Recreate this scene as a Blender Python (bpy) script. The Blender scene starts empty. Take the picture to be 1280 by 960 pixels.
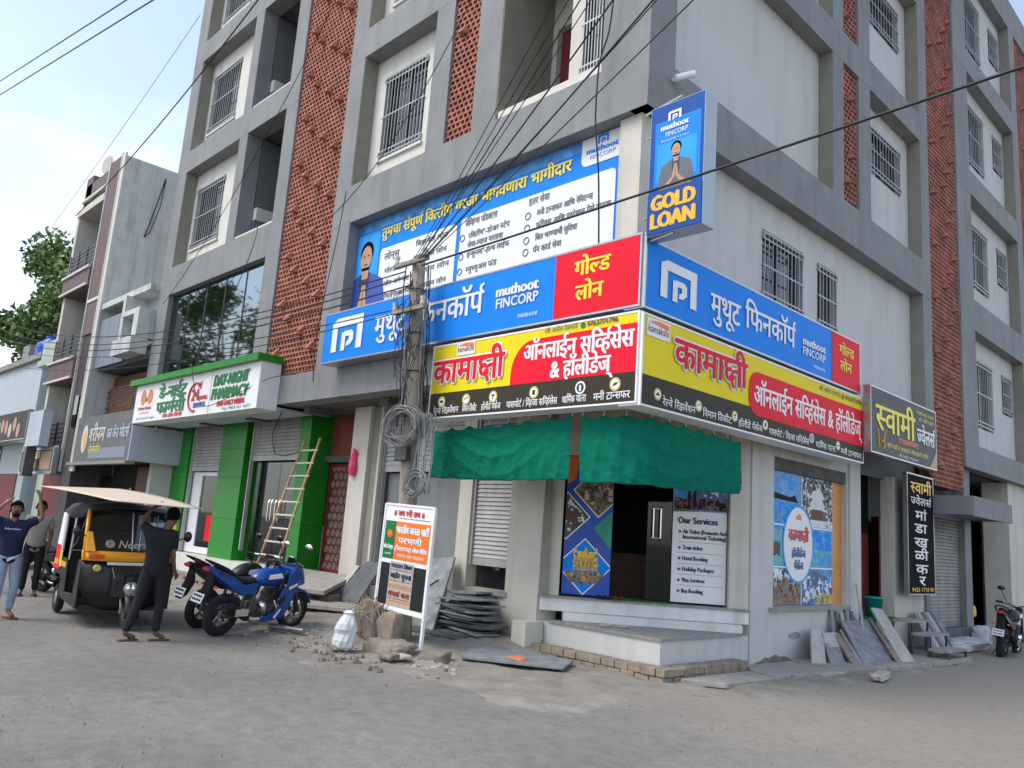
import bpy, math, random
from mathutils import Matrix, Vector
R = math.radians
scene = bpy.context.scene
COL = scene.collection
rnd = random.Random(7)

# ------------------------------------------------------------------ camera
cam_d = bpy.data.cameras.new("camera")
cam_d.sensor_fit = 'HORIZONTAL'; cam_d.sensor_width = 36.0
cam_d.lens = 36.0 * 1008.35 / 1280.0
cam_d.clip_start = 0.1; cam_d.clip_end = 3000
cam = bpy.data.objects.new("camera", cam_d); COL.objects.link(cam)
pit, rol, yaw = 0.1820876, 0.07180735, -0.80687848
fw = Vector((math.sin(yaw) * math.cos(pit), math.cos(yaw) * math.cos(pit), math.sin(pit)))
rt = Vector((math.cos(yaw), -math.sin(yaw), 0)); up = rt.cross(fw)
r2 = rt * math.cos(rol) + up * math.sin(rol); u2 = -rt * math.sin(rol) + up * math.cos(rol)
cam.matrix_world = Matrix(((r2.x, u2.x, -fw.x, 0), (r2.y, u2.y, -fw.y, 0), (r2.z, u2.z, -fw.z, 1.7), (0, 0, 0, 1)))
scene.camera = cam

# ------------------------------------------------------------------ world, sun, exposure
SUN_EL, SUN_AZ = R(52), R(205)      # azimuth clockwise from +y
w = bpy.data.worlds.new("World"); scene.world = w; w.use_nodes = True
nt = w.node_tree; bg = nt.nodes['Background']
sky = nt.nodes.new('ShaderNodeTexSky'); sky.sky_type = 'NISHITA'; sky.sun_disc = False
sky.sun_elevation = SUN_EL; sky.sun_rotation = SUN_AZ
sky.air_density = 1.0; sky.dust_density = 1.2; sky.ozone_density = 1.2
hs = nt.nodes.new('ShaderNodeHueSaturation'); hs.inputs['Saturation'].default_value = .80
nt.links.new(sky.outputs[0], hs.inputs['Color'])
# soft hazy cloud, thicker toward the horizon
tcw = nt.nodes.new('ShaderNodeTexCoord'); sxw = nt.nodes.new('ShaderNodeSeparateXYZ'); nt.links.new(tcw.outputs['Generated'], sxw.inputs[0])
mpw = nt.nodes.new('ShaderNodeMapping'); mpw.inputs['Scale'].default_value = (1, 1, 2.6); nt.links.new(tcw.outputs['Generated'], mpw.inputs[0])
now = nt.nodes.new('ShaderNodeTexNoise'); now.inputs['Scale'].default_value = 2.4; now.inputs['Detail'].default_value = 7; now.inputs['Roughness'].default_value = .58; nt.links.new(mpw.outputs[0], now.inputs['Vector'])
m1 = nt.nodes.new('ShaderNodeMath'); m1.operation = 'MULTIPLY_ADD'; nt.links.new(sxw.outputs[2], m1.inputs[0]); m1.inputs[1].default_value = -.42; nt.links.new(now.outputs[0], m1.inputs[2])
mrw = nt.nodes.new('ShaderNodeMapRange'); mrw.interpolation_type = 'SMOOTHSTEP'; nt.links.new(m1.outputs[0], mrw.inputs[0]); mrw.inputs[1].default_value = .20; mrw.inputs[2].default_value = .62; mrw.inputs[3].default_value = .06; mrw.inputs[4].default_value = .80
hz = nt.nodes.new('ShaderNodeMixRGB'); hz.inputs[2].default_value = (4.1, 4.2, 4.25, 1); nt.links.new(mrw.outputs[0], hz.inputs[0])
nt.links.new(hs.outputs[0], hz.inputs[1]); nt.links.new(hz.outputs[0], bg.inputs[0]); bg.inputs[1].default_value = 0.15
sd = bpy.data.lights.new("sun", 'SUN'); sd.energy = 1.0; sd.angle = R(28); sd.color = (1.0, 0.93, 0.80)
so = bpy.data.objects.new("sun", sd); COL.objects.link(so)
sv = Vector((math.sin(SUN_AZ) * math.cos(SUN_EL), math.cos(SUN_AZ) * math.cos(SUN_EL), math.sin(SUN_EL)))
so.rotation_euler = sv.to_track_quat('Z', 'Y').to_euler()
scene.view_settings.view_transform = 'Standard'; scene.view_settings.look = 'None'
scene.view_settings.gamma = 1.0; scene.view_settings.exposure = 1.1

# ------------------------------------------------------------------ materials
def mat(name, c, rough=.8, var=.12, scale=5, metal=0., bump=0., bscale=80, streak=0., grime=None, spec=.5, stretch=None):
    m = bpy.data.materials.new(name); m.use_nodes = True
    n = m.node_tree; L = n.links; b = n.nodes['Principled BSDF']
    b.inputs['Roughness'].default_value = rough; b.inputs['Metallic'].default_value = metal
    b.inputs['Specular IOR Level'].default_value = spec
    tc = n.nodes.new('ShaderNodeTexCoord'); out = None
    c = tuple(c)
    if var > 0:
        mp = n.nodes.new('ShaderNodeMapping'); L.new(tc.outputs['Object'], mp.inputs[0])
        if stretch: mp.inputs['Scale'].default_value = stretch
        no = n.nodes.new('ShaderNodeTexNoise'); no.inputs['Scale'].default_value = scale
        no.inputs['Detail'].default_value = 5; no.inputs['Roughness'].default_value = .65
        L.new(mp.outputs[0], no.inputs['Vector'])
        rp = n.nodes.new('ShaderNodeValToRGB'); L.new(no.outputs[0], rp.inputs[0])
        rp.color_ramp.elements[0].position = .3; rp.color_ramp.elements[1].position = .7
        rp.color_ramp.elements[0].color = tuple(x * (1 - var) for x in c) + (1,)
        rp.color_ramp.elements[1].color = tuple(min(1, x * (1 + var)) for x in c) + (1,)
        out = rp.outputs[0]
    if streak > 0:
        mp = n.nodes.new('ShaderNodeMapping'); L.new(tc.outputs['Object'], mp.inputs[0])
        mp.inputs['Scale'].default_value = (2.2, 2.2, .22)
        no = n.nodes.new('ShaderNodeTexNoise'); no.inputs['Scale'].default_value = 1.6; no.inputs['Detail'].default_value = 6
        L.new(mp.outputs[0], no.inputs['Vector'])
        rp = n.nodes.new('ShaderNodeValToRGB'); L.new(no.outputs[0], rp.inputs[0])
        rp.color_ramp.elements[0].position = .5; rp.color_ramp.elements[1].position = .75
        rp.color_ramp.elements[0].color = (0, 0, 0, 1); rp.color_ramp.elements[1].color = (streak,) * 3 + (1,)
        mx = n.nodes.new('ShaderNodeMixRGB'); L.new(rp.outputs[0], mx.inputs[0])
        if out: L.new(out, mx.inputs[1])
        else: mx.inputs[1].default_value = c + (1,)
        g = grime or tuple(x * .45 for x in c)
        mx.inputs[2].default_value = tuple(g) + (1,); out = mx.outputs[0]
    if out: L.new(out, b.inputs['Base Color'])
    else: b.inputs['Base Color'].default_value = c + (1,)
    if bump > 0:
        no = n.nodes.new('ShaderNodeTexNoise'); no.inputs['Scale'].default_value = bscale; no.inputs['Detail'].default_value = 4
        L.new(tc.outputs['Object'], no.inputs['Vector'])
        bp = n.nodes.new('ShaderNodeBump'); bp.inputs['Strength'].default_value = bump; bp.inputs['Distance'].default_value = .02
        L.new(no.outputs[0], bp.inputs['Height']); L.new(bp.outputs[0], b.inputs['Normal'])
    return m

M = {}
def D(k, *a, **kw): M[k] = mat(k, *a, **kw)
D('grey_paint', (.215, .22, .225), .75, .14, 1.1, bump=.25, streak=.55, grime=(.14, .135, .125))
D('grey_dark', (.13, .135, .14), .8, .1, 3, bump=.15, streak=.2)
D('beige_paint', (.235, .225, .185), .8, .1, 3, bump=.1)
D('white_wall', (.62, .61, .56), .8, .07, 1.5, bump=.2, streak=.5, grime=(.4, .38, .33))
D('wall_cool', (.52, .52, .505), .8, .05, 1.2, bump=.2, streak=.35, grime=(.33, .33, .33))
D('old_wall', (.52, .54, .52), .9, .12, 2.5, bump=.3, streak=.75, grime=(.27, .27, .25))
D('cream', (.56, .535, .47), .8, .08, 2, bump=.2, streak=.5, grime=(.36, .33, .28))
D('concrete', (.30, .285, .26), .9, .22, 6, bump=.5, bscale=40)
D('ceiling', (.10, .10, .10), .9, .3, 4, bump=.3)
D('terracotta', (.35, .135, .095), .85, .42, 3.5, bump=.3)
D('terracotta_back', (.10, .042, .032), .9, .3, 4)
D('brick_red', (.30, .13, .09), .9, .35, 8, bump=.4)
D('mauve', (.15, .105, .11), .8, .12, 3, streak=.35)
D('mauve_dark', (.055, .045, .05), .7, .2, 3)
D('mint', (.42, .50, .42), .85, .1, 2, streak=.4)
D('panel_blue', (.19, .22, .27), .5, .1, 2, stretch=(3, 3, .3))
D('wood_brown', (.10, .045, .025), .6, .4, 3, stretch=(.4, .4, 6))
D('black', (.006, .006, .007), .5, 0)
D('black_gloss', (.008, .008, .010), .18, 0)
D('sign_black', (.008, .008, .010), .8, 0, spec=.1)
D('black_matte', (.007, .007, .008), .85, .3, 6)
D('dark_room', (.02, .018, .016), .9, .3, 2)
D('rubber', (.012, .0115, .011), .9, .25, 20, bump=.3, bscale=150)
D('steel', (.42, .42, .43), .35, .1, 6, metal=.9)
D('steel_dark', (.10, .10, .11), .45, .25, 8, metal=.7)
D('chrome', (.7, .7, .72), .12, 0, metal=1)
D('grille_steel', (.34, .35, .36), .45, .1, 6, metal=.4)
D('shutter_steel', (.42, .41, .40), .5, .15, 3, metal=.25, streak=.5, grime=(.22, .2, .18))
D('shutter_old', (.24, .235, .22), .6, .25, 3, metal=.3, streak=.7, grime=(.10, .08, .06))
D('green_panel', (.006, .21, .012), .38, .06, 2)
D('white_plastic', (.74, .75, .76), .4, .03, 3)
D('pale_blue', (.40, .47, .53), .5, .05, 2, streak=.2)
D('marble', (.64, .64, .63), .4, .08, 3, streak=.5, grime=(.38, .36, .32))
D('marble_dark', (.24, .24, .23), .45, .3, 8, bump=.1)
D('slate', (.21, .22, .24), .65, .4, 5, bump=.25, streak=.4, grime=(.26, .26, .26))
D('slate_dark', (.085, .092, .10), .6, .35, 5, bump=.2)
D('stone_pale', (.42, .40, .36), .8, .2, 6, bump=.3)
D('stone_brown', (.26, .215, .165), .85, .3, 7, bump=.4)
D('rock', (.20, .17, .14), .95, .35, 5, bump=.8, bscale=18)
D('sack', (.58, .60, .62), .55, .1, 5, bump=.4, bscale=14)
D('wood_pole', (.27, .235, .195), .9, .35, 4, bump=.5, bscale=30, stretch=(6, 6, .5))
D('bamboo', (.42, .27, .15), .7, .3, 6)
D('bamboo_pale', (.60, .52, .42), .7, .2, 6)
D('cable', (.012, .012, .013), .6, 0)
D('cable_grey', (.20, .20, .20), .6, .3, 20)
D('cloth_green', (.004, .155, .10), .95, .12, 5, bump=.4, bscale=260, spec=.1)
D('cloth_pink', (.75, .06, .17), .8, .15, 10)
D('blue_sign', (.004, .225, .80), .55, .03, 1.5, spec=.2)
D('blue_deep', (.008, .075, .33), .55, .05, 1.5, spec=.2)
D('blue_light', (.03, .33, .82), .55, .2, 1.2, spec=.2)
D('red_sign', (.78, .006, .028), .55, .03, 1.5, spec=.2)
D('yellow_sign', (.80, .64, .010), .55, .04, 1.5, spec=.2)
D('brown_sign', (.042, .033, .022), .55, .05, 2, spec=.2)
D('letter_white', (.80, .80, .80), .45, 0)
D('letter_yellow', (.88, .70, .03), .45, 0)
D('letter_gold', (.85, .46, .02), .4, 0)
D('letter_gold_pale', (.55, .50, .10), .4, 0)
D('letter_maroon', (.30, .004, .012), .4, 0)
D('letter_navy', (.01, .02, .09), .5, 0)
D('letter_grey', (.10, .11, .14), .5, 0)
D('letter_green', (.0, .15, .035), .4, 0)
D('letter_red', (.55, .01, .02), .4, 0)
D('letter_blue', (.02, .06, .35), .4, 0)
D('letter_orange', (.80, .17, .02), .4, 0)
D('skin', (.23, .12, .075), .6, .1, 12)
D('skin_dark', (.125, .062, .038), .6, .1, 12)
D('skin_print', (.45, .26, .17), .5, .08, 6)
D('hair', (.006, .005, .005), .95, .3, 30, bump=.8, bscale=120, spec=.08)
D('tshirt_black', (.006, .0065, .009), .9, .25, 9, bump=.3, bscale=25)
D('trouser_black', (.005, .0055, .008), .85, .25, 9, bump=.3, bscale=25)
D('tshirt_navy', (.006, .011, .045), .9, .2, 9, bump=.3, bscale=25)
D('jeans', (.26, .34, .44), .9, .35, 6, bump=.3, bscale=25)
D('maroon', (.16, .012, .015), .6, .15, 5)
D('carved_maroon', (.13, .022, .02), .55, .2, 5, bump=.2)
D('rust_red', (.22, .05, .03), .7, .3, 3)
D('paint_blue', (.004, .060, .28), .2, .05, 3)
D('paint_yellow', (.80, .36, .012), .3, .06, 3)
D('paint_black', (.0035, .0035, .004), .42, .2, 3)
D('canvas', (.022, .026, .034), .8, .25, 6, bump=.4, bscale=18)
D('seat_red', (.16, .012, .02), .5, .15, 6)
D('orange_lens', (.75, .10, .02), .2, 0)
D('sheet', (.60, .49, .38), .7, .06, 2)
D('orange_board', (.62, .26, .07), .5, .1, 3)
D('teal', (.01, .30, .28), .4, .05, 4)
D('grass_mat', (.012, .16, .02), .95, .4, 40, bump=.6, bscale=120)
D('paper', (.42, .38, .32), .7, .15, 12)
D('leaf', (.085, .16, .045), .7, .5, 1.2)
D('leaf_b', (.17, .25, .08), .7, .4, 1.5)
D('bark', (.10, .075, .05), .9, .3, 6, bump=.5)
D('brass', (.62, .36, .06), .35, .2, 4)
D('snow', (.62, .66, .72), .5, .25, 5)
D('photo_dark', (.05, .055, .06), .45, .6, 9)
D('photo_brown', (.20, .13, .075), .45, .7, 9)
D('photo_teal', (.10, .38, .42), .45, .35, 3)
D('photo_sky', (.06, .26, .60), .45, .55, 3)
D('photo_mount', (.06, .10, .20), .45, .7, 6)
D('photo_green', (.02, .28, .20), .45, .15, 3)
D('photo_blue', (.01, .07, .42), .4, .15, 2)
D('plastic_green', (.02, .2, .06), .5, .1, 5)
D('tank_blue', (.02, .08, .5), .4, .1, 3)

def glassy(name, tr, col, rough=.03, tint=(.5, .55, .55)):
    m = bpy.data.materials.new(name); m.use_nodes = True; n = m.node_tree
    for q in list(n.nodes): n.nodes.remove(q)
    o = n.nodes.new('ShaderNodeOutputMaterial'); mx = n.nodes.new('ShaderNodeMixShader')
    g = n.nodes.new('ShaderNodeBsdfGlossy'); g.inputs[0].default_value = tuple(col) + (1,); g.inputs['Roughness'].default_value = rough
    t = n.nodes.new('ShaderNodeBsdfTransparent'); t.inputs[0].default_value = tuple(tint) + (1,)
    mx.inputs[0].default_value = tr
    n.links.new(g.outputs[0], mx.inputs[1]); n.links.new(t.outputs[0], mx.inputs[2]); n.links.new(mx.outputs[0], o.inputs[0])
    M[name] = m
glassy('glass_curtain', .55, (.62, .68, .70))
glassy('glass_shop', .80, (.5, .52, .52), .03, (.55, .6, .58))
glassy('glass_door', .93, (.5, .52, .52), .04, (.35, .38, .37))
glassy('glass_clear', .88, (.75, .8, .85), .03, (.85, .9, .92))
D('glass_dark', (.012, .014, .016), .06, 0, spec=.8)
D('glass_blue', (.14, .18, .26), .12, .05, 3, spec=.6)

# ------------------------------------------------------------------ things, parts, meshes
def FM(x=0, y=0, z=0, rz=0, m=None):
    return Matrix.Translation((x, y, z)) @ (m if m is not None else Matrix.Rotation(R(rz), 4, 'Z'))
def FL(Y): return FM(0, Y, 0, 0)             # plane facing -y: (x, depth, z)
def FR(X): return FM(X, 0, 0, 90)            # plane facing +x: (y, depth, z)
FW = Matrix.Identity(4)
ORG = {}
def tag(o, label=None, cat=None, group=None, kind=None):
    if label: o['label'] = label
    if cat: o['category'] = cat
    if group: o['group'] = group
    if kind: o['kind'] = kind
    return o
def thing(name, label, cat, base=(0, 0, 0), F=FW, group=None):
    o = bpy.data.objects.new(name, None); COL.objects.link(o); o.empty_display_size = .1
    o.matrix_world = F @ Matrix.Translation(base)
    ORG[o.name] = Vector(base)
    return tag(o, label, cat, group)
def root_org(p):
    while p.parent: p = p.parent
    return ORG.get(p.name, Vector((0, 0, 0)))
class MB:
    def __init__(s): s.v = []; s.f = []
    def quad(s, a, b, c, d):
        k = len(s.v); s.v += [a, b, c, d]; s.f.append((k, k + 1, k + 2, k + 3)); return s
    def poly(s, pts):
        k = len(s.v); s.v += list(pts); s.f.append(tuple(range(k, k + len(pts)))); return s
    def box(s, x0, x1, y0, y1, z0, z1):
        k = len(s.v)
        s.v += [(x0, y0, z0), (x1, y0, z0), (x1, y1, z0), (x0, y1, z0), (x0, y0, z1), (x1, y0, z1), (x1, y1, z1), (x0, y1, z1)]
        s.f += [tuple(k + i for i in q) for q in ((0, 3, 2, 1), (4, 5, 6, 7), (0, 1, 5, 4), (1, 2, 6, 5), (2, 3, 7, 6), (3, 0, 4, 7))]
        return s
    def hexa(s, p):   # 8 points: bottom four, top four
        k = len(s.v); s.v += [tuple(q) for q in p]
        s.f += [tuple(k + i for i in q) for q in ((0, 3, 2, 1), (4, 5, 6, 7), (0, 1, 5, 4), (1, 2, 6, 5), (2, 3, 7, 6), (3, 0, 4, 7))]
        return s
    def prism(s, pts, off):
        n = len(pts); k = len(s.v); off = Vector(off)
        s.v += [tuple(p) for p in pts] + [tuple(Vector(p) + off) for p in pts]
        s.f.append(tuple(k + i for i in range(n))); s.f.append(tuple(k + n + i for i in reversed(range(n))))
        for i in range(n):
            j = (i + 1) % n; s.f.append((k + i, k + n + i, k + n + j, k + j))
        return s
    def tube(s, pts, r, n=6, caps=True):
        P = [Vector(p) for p in pts]; rr = r if isinstance(r, (list, tuple)) else [r] * len(P)
        k0 = len(s.v); a = None
        for i, p in enumerate(P):
            d = (P[min(i + 1, len(P) - 1)] - P[max(i - 1, 0)])
            d = d.normalized() if d.length > 1e-9 else Vector((0, 0, 1))
            if a is None: a = d.orthogonal().normalized()
            else:
                a = a - d * a.dot(d); a = a.normalized() if a.length > 1e-6 else d.orthogonal().normalized()
            b = d.cross(a)
            for j in range(n):
                t = 2 * math.pi * j / n
                s.v.append(tuple(p + (a * math.cos(t) + b * math.sin(t)) * rr[i]))
        for i in range(len(P) - 1):
            for j in range(n):
                q = k0 + i * n; s.f.append((q + j, q + (j + 1) % n, q + n + (j + 1) % n, q + n + j))
        if caps:
            s.f.append(tuple(k0 + j for j in reversed(range(n)))); s.f.append(tuple(k0 + (len(P) - 1) * n + j for j in range(n)))
        return s
    def ring(s, c, ax, R0, r, n=24, m=8, sx=1.0):   # torus round axis ax
        c = Vector(c); ax = Vector(ax).normalized(); a = ax.orthogonal().normalized(); b = ax.cross(a); k = len(s.v)
        for i in range(n):
            t = 2 * math.pi * i / n; d = a * math.cos(t) + b * math.sin(t)
            for j in range(m):
                u = 2 * math.pi * j / m
                s.v.append(tuple(c + d * (R0 + r * math.cos(u)) + ax * r * sx * math.sin(u)))
        for i in range(n):
            for j in range(m):
                i2, j2 = (i + 1) % n, (j + 1) % m
                s.f.append((k + i * m + j, k + i2 * m + j, k + i2 * m + j2, k + i * m + j2))
        return s
    def ball(s, c, rx, ry=None, rz=None, n=10, m=7, jit=0):
        ry = rx if ry is None else ry; rz = rx if rz is None else rz; k = len(s.v)
        for i in range(m + 1):
            ph = math.pi * i / m
            for j in range(n):
                t = 2 * math.pi * j / n; q = 1 + (rnd.uniform(-jit, jit) if jit else 0)
                s.v.append((c[0] + rx * q * math.sin(ph) * math.cos(t), c[1] + ry * q * math.sin(ph) * math.sin(t), c[2] + rz * q * math.cos(ph)))
        for i in range(m):
            for j in range(n):
                j2 = (j + 1) % n; s.f.append((k + i * n + j, k + (i + 1) * n + j, k + (i + 1) * n + j2, k + i * n + j2))
        return s
    def loft(s, rings, caps=True):
        n = len(rings[0]); k = len(s.v)
        for rg in rings: s.v += [tuple(p) for p in rg]
        for i in range(len(rings) - 1):
            for j in range(n):
                a = k + i * n; s.f.append((a + j, a + (j + 1) % n, a + n + (j + 1) % n, a + n + j))
        if caps:
            s.f.append(tuple(k + j for j in reversed(range(n)))); s.f.append(tuple(k + (len(rings) - 1) * n + j for j in range(n)))
        return s
    def build(s, name, m, parent=None, label=None, kind=None, smooth=False, bevel=0, sub=0, solid=0, mats=None):
        me = bpy.data.meshes.new(name)
        o3 = root_org(parent) if parent else Vector((0, 0, 0))
        me.from_pydata([(p[0] - o3.x, p[1] - o3.y, p[2] - o3.z) for p in s.v], [], s.f)
        me.validate(); me.materials.append(M[m] if isinstance(m, str) else m)
        if smooth:
            me.polygons.foreach_set('use_smooth', [True] * len(me.polygons))
        o = bpy.data.objects.new(name, me); COL.objects.link(o)
        if parent: o.parent = parent
        if solid: md = o.modifiers.new('s', 'SOLIDIFY'); md.thickness = solid; md.offset = 0
        if bevel: md = o.modifiers.new('b', 'BEVEL'); md.width = bevel; md.segments = 2; md.limit_method = 'ANGLE'
        if sub: md = o.modifiers.new('u', 'SUBSURF'); md.levels = sub; md.render_levels = sub
        return tag(o, label, kind=kind)
def single(mb, name, m, label, cat, base, F=FW, group=None, **kw):   # a thing that is one mesh
    mb.v = [(p[0] - base[0], p[1] - base[1], p[2] - base[2]) for p in mb.v]
    o = mb.build(name, m, None, **kw); o.matrix_world = F @ Matrix.Translation(base)
    return tag(o, label, cat, group)
def copy_part(o, parent):
    c = o.copy(); COL.objects.link(c); c.parent = parent
    for ch in list(o.children): copy_part(ch, c)
    return c
def copy_thing(root, label, mw, group=None):
    c = root.copy(); COL.objects.link(c); c.matrix_world = mw; c['label'] = label
    if group: c['group'] = group
    for ch in list(root.children): copy_part(ch, c)
    return c

# ------------------------------------------------------------------ lettering (Blender's own font)
GL = {}
def _mesh_of(t, res):
    c = bpy.data.curves.new('g', 'FONT'); c.body = t; c.size = 1; c.resolution_u = res
    o = bpy.data.objects.new('g', c)
    me = o.to_mesh(); v = [(p.co.x, p.co.y) for p in me.vertices]; f = [tuple(q.vertices) for q in me.polygons]
    o.to_mesh_clear(); bpy.data.objects.remove(o); bpy.data.curves.remove(c)
    return v, f
_bar = {}
def glyph(ch, res=2):
    if (ch, res) not in GL:
        if 'b' not in _bar: _bar['b'] = max(p[0] for p in _mesh_of('W', 1)[0])
        v, f = _mesh_of(ch, res)
        if not v and ch == ' ': adv = .28
        else: adv = max(p[0] for p in _mesh_of(ch + 'W', 1)[0]) - _bar['b']
        GL[(ch, res)] = (v, f, adv)
    return GL[(ch, res)]
def clip_right(v, f, xc):
    V = []; Fc = []
    for q in f:
        pts = [v[i] for i in q]; out = []
        for i in range(len(pts)):
            a, b = pts[i], pts[(i + 1) % len(pts)]
            if a[0] <= xc: out.append(a)
            if (a[0] <= xc) != (b[0] <= xc):
                t = (xc - a[0]) / (b[0] - a[0]); out.append((xc, a[1] + t * (b[1] - a[1])))
        if len(out) >= 3:
            k = len(V); V += out; Fc.append(tuple(range(k, k + len(out))))
    return V, Fc
def stroke(pts, wd):
    V = []; Fc = []
    for (a, b) in zip(pts[:-1], pts[1:]):
        dx, dy = b[0] - a[0], b[1] - a[1]; l = math.hypot(dx, dy) or 1; nx, ny = -dy / l * wd / 2, dx / l * wd / 2
        ex, ey = dx / l * wd * .3, dy / l * wd * .3; k = len(V)
        V += [(a[0] + nx - ex, a[1] + ny - ey), (a[0] - nx - ex, a[1] - ny - ey), (b[0] - nx + ex, b[1] - ny + ey), (b[0] + nx + ex, b[1] + ny + ey)]
        Fc.append((k, k + 1, k + 2, k + 3))
    return V, Fc
HL = .618
def compose(txt, res=2):
    """visual-order string. '<' makes the next letter a half form, '^' a reph on the last letter, '~' the ksha letter, '_' a ra stroke below."""
    V = []; Fc = []; x = 0; half = False
    cnt = [0]
    def put(v, f, dx, each=False):
        k = len(V)
        if each:
            for i, p in enumerate(v): V.append((p[0] + dx, p[1], ((cnt[0] + i // 4) % 16) * 5e-5))
            cnt[0] += len(v) // 4
        else: V.extend([(p[0] + dx, p[1], (cnt[0] % 16) * 5e-5) for p in v]); cnt[0] += 1
        Fc.extend([tuple(k + i for i in q) for q in f])
    for ch in txt:
        if ch == '<': half = True; continue
        if ch == '^': put(*stroke([(-.07, HL), (-.13, HL + .09), (-.11, HL + .17), (-.02, HL + .2)], .06), x, True); continue
        if ch == '_': put(*stroke([(-.42, -.02), (-.3, .1), (-.18, -.02)], .05), x, True); continue
        if ch == '~':
            v, f, adv = glyph('६', res); lo = min(p[0] for p in v); hi = max(p[0] for p in v); yb = min(p[1] for p in v); yt = max(p[1] for p in v)
            v = [(.04 + (p[0] - lo) / (hi - lo) * .42, -.10 + (p[1] - yb) / (yt - yb) * (HL + .08)) for p in v]; put(v, f, x)
            put(*stroke([(-.02, HL - .03), (.74, HL - .03)], .07), x, True); put(*stroke([(.65, HL - .03), (.65, .0)], .08), x, True); put(*stroke([(.36, .30), (.48, .34), (.65, .34)], .06), x, True); x += .74; continue
        v, f, adv = glyph(ch, res)
        if half:
            half = False; xc = adv - .20; v, f = clip_right(v, f, xc); put(v, f, x); x += xc + .01; continue
        put(v, f, x); x += adv
    return V, Fc, x
def lettering(parent, txt, u0, u1, v, h, m, wd=-.012, bold=0., res=2, grow=0., name='lettering', slant=0., vslope=0.):
    """txt between u0 and u1, baseline v, body height h"""
    V, Fc, adv = compose(txt, res)
    if not V: return None
    x0 = min(p[0] for p in V); x1 = max(p[0] for p in V); sx = (u1 - u0) / (x1 - x0); sy = h / .62
    mb = MB(); sh = [(0, 0)]
    if bold: sh += [(bold, 0), (-bold, 0), (0, bold * .6)]
    if grow: sh += [(grow * math.cos(a * math.pi / 4), grow * math.sin(a * math.pi / 4)) for a in range(8)]
    for i, (dx, dy) in enumerate(sh):
        k = len(mb.v)
        mb.v += [(u0 + (p[0] - x0) * sx + dx + slant * p[1] * sy, wd - i * .0009 - p[2], v + p[1] * sy + dy + vslope * (p[0] - x0) * sx) for p in V]
        mb.f += [tuple(k + i2 for i2 in q) for q in Fc]
    return mb.build(name, m, parent)
def flat(parent, pts, m, wd=-.008, name='printed_panel', th=.003):
    return MB().prism([(p[0], wd, p[1]) for p in reversed(pts)], (0, th, 0)).build(name, m, parent)
def rect(u0, u1, v0, v1): return [(u0, v0), (u1, v0), (u1, v1), (u0, v1)]
def ell(cu, cv, ru, rv, n=20): return [(cu + ru * math.cos(2 * math.pi * i / n), cv + rv * math.sin(2 * math.pi * i / n)) for i in range(n)]
def rrect(u0, u1, v0, v1, r, n=4, corners=(1, 1, 1, 1)):
    out = []
    for k, (cx, cy, a0) in enumerate(((u0 + r, v0 + r, 180), (u1 - r, v0 + r, 270), (u1 - r, v1 - r, 0), (u0 + r, v1 - r, 90))):
        if corners[k]:
            for i in range(n + 1):
                a = R(a0 + 90 * i / n); out.append((cx + r * math.cos(a), cy + r * math.sin(a)))
        else: out.append(((u0, v0), (u1, v0), (u1, v1), (u0, v1))[k])
    return out

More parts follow.
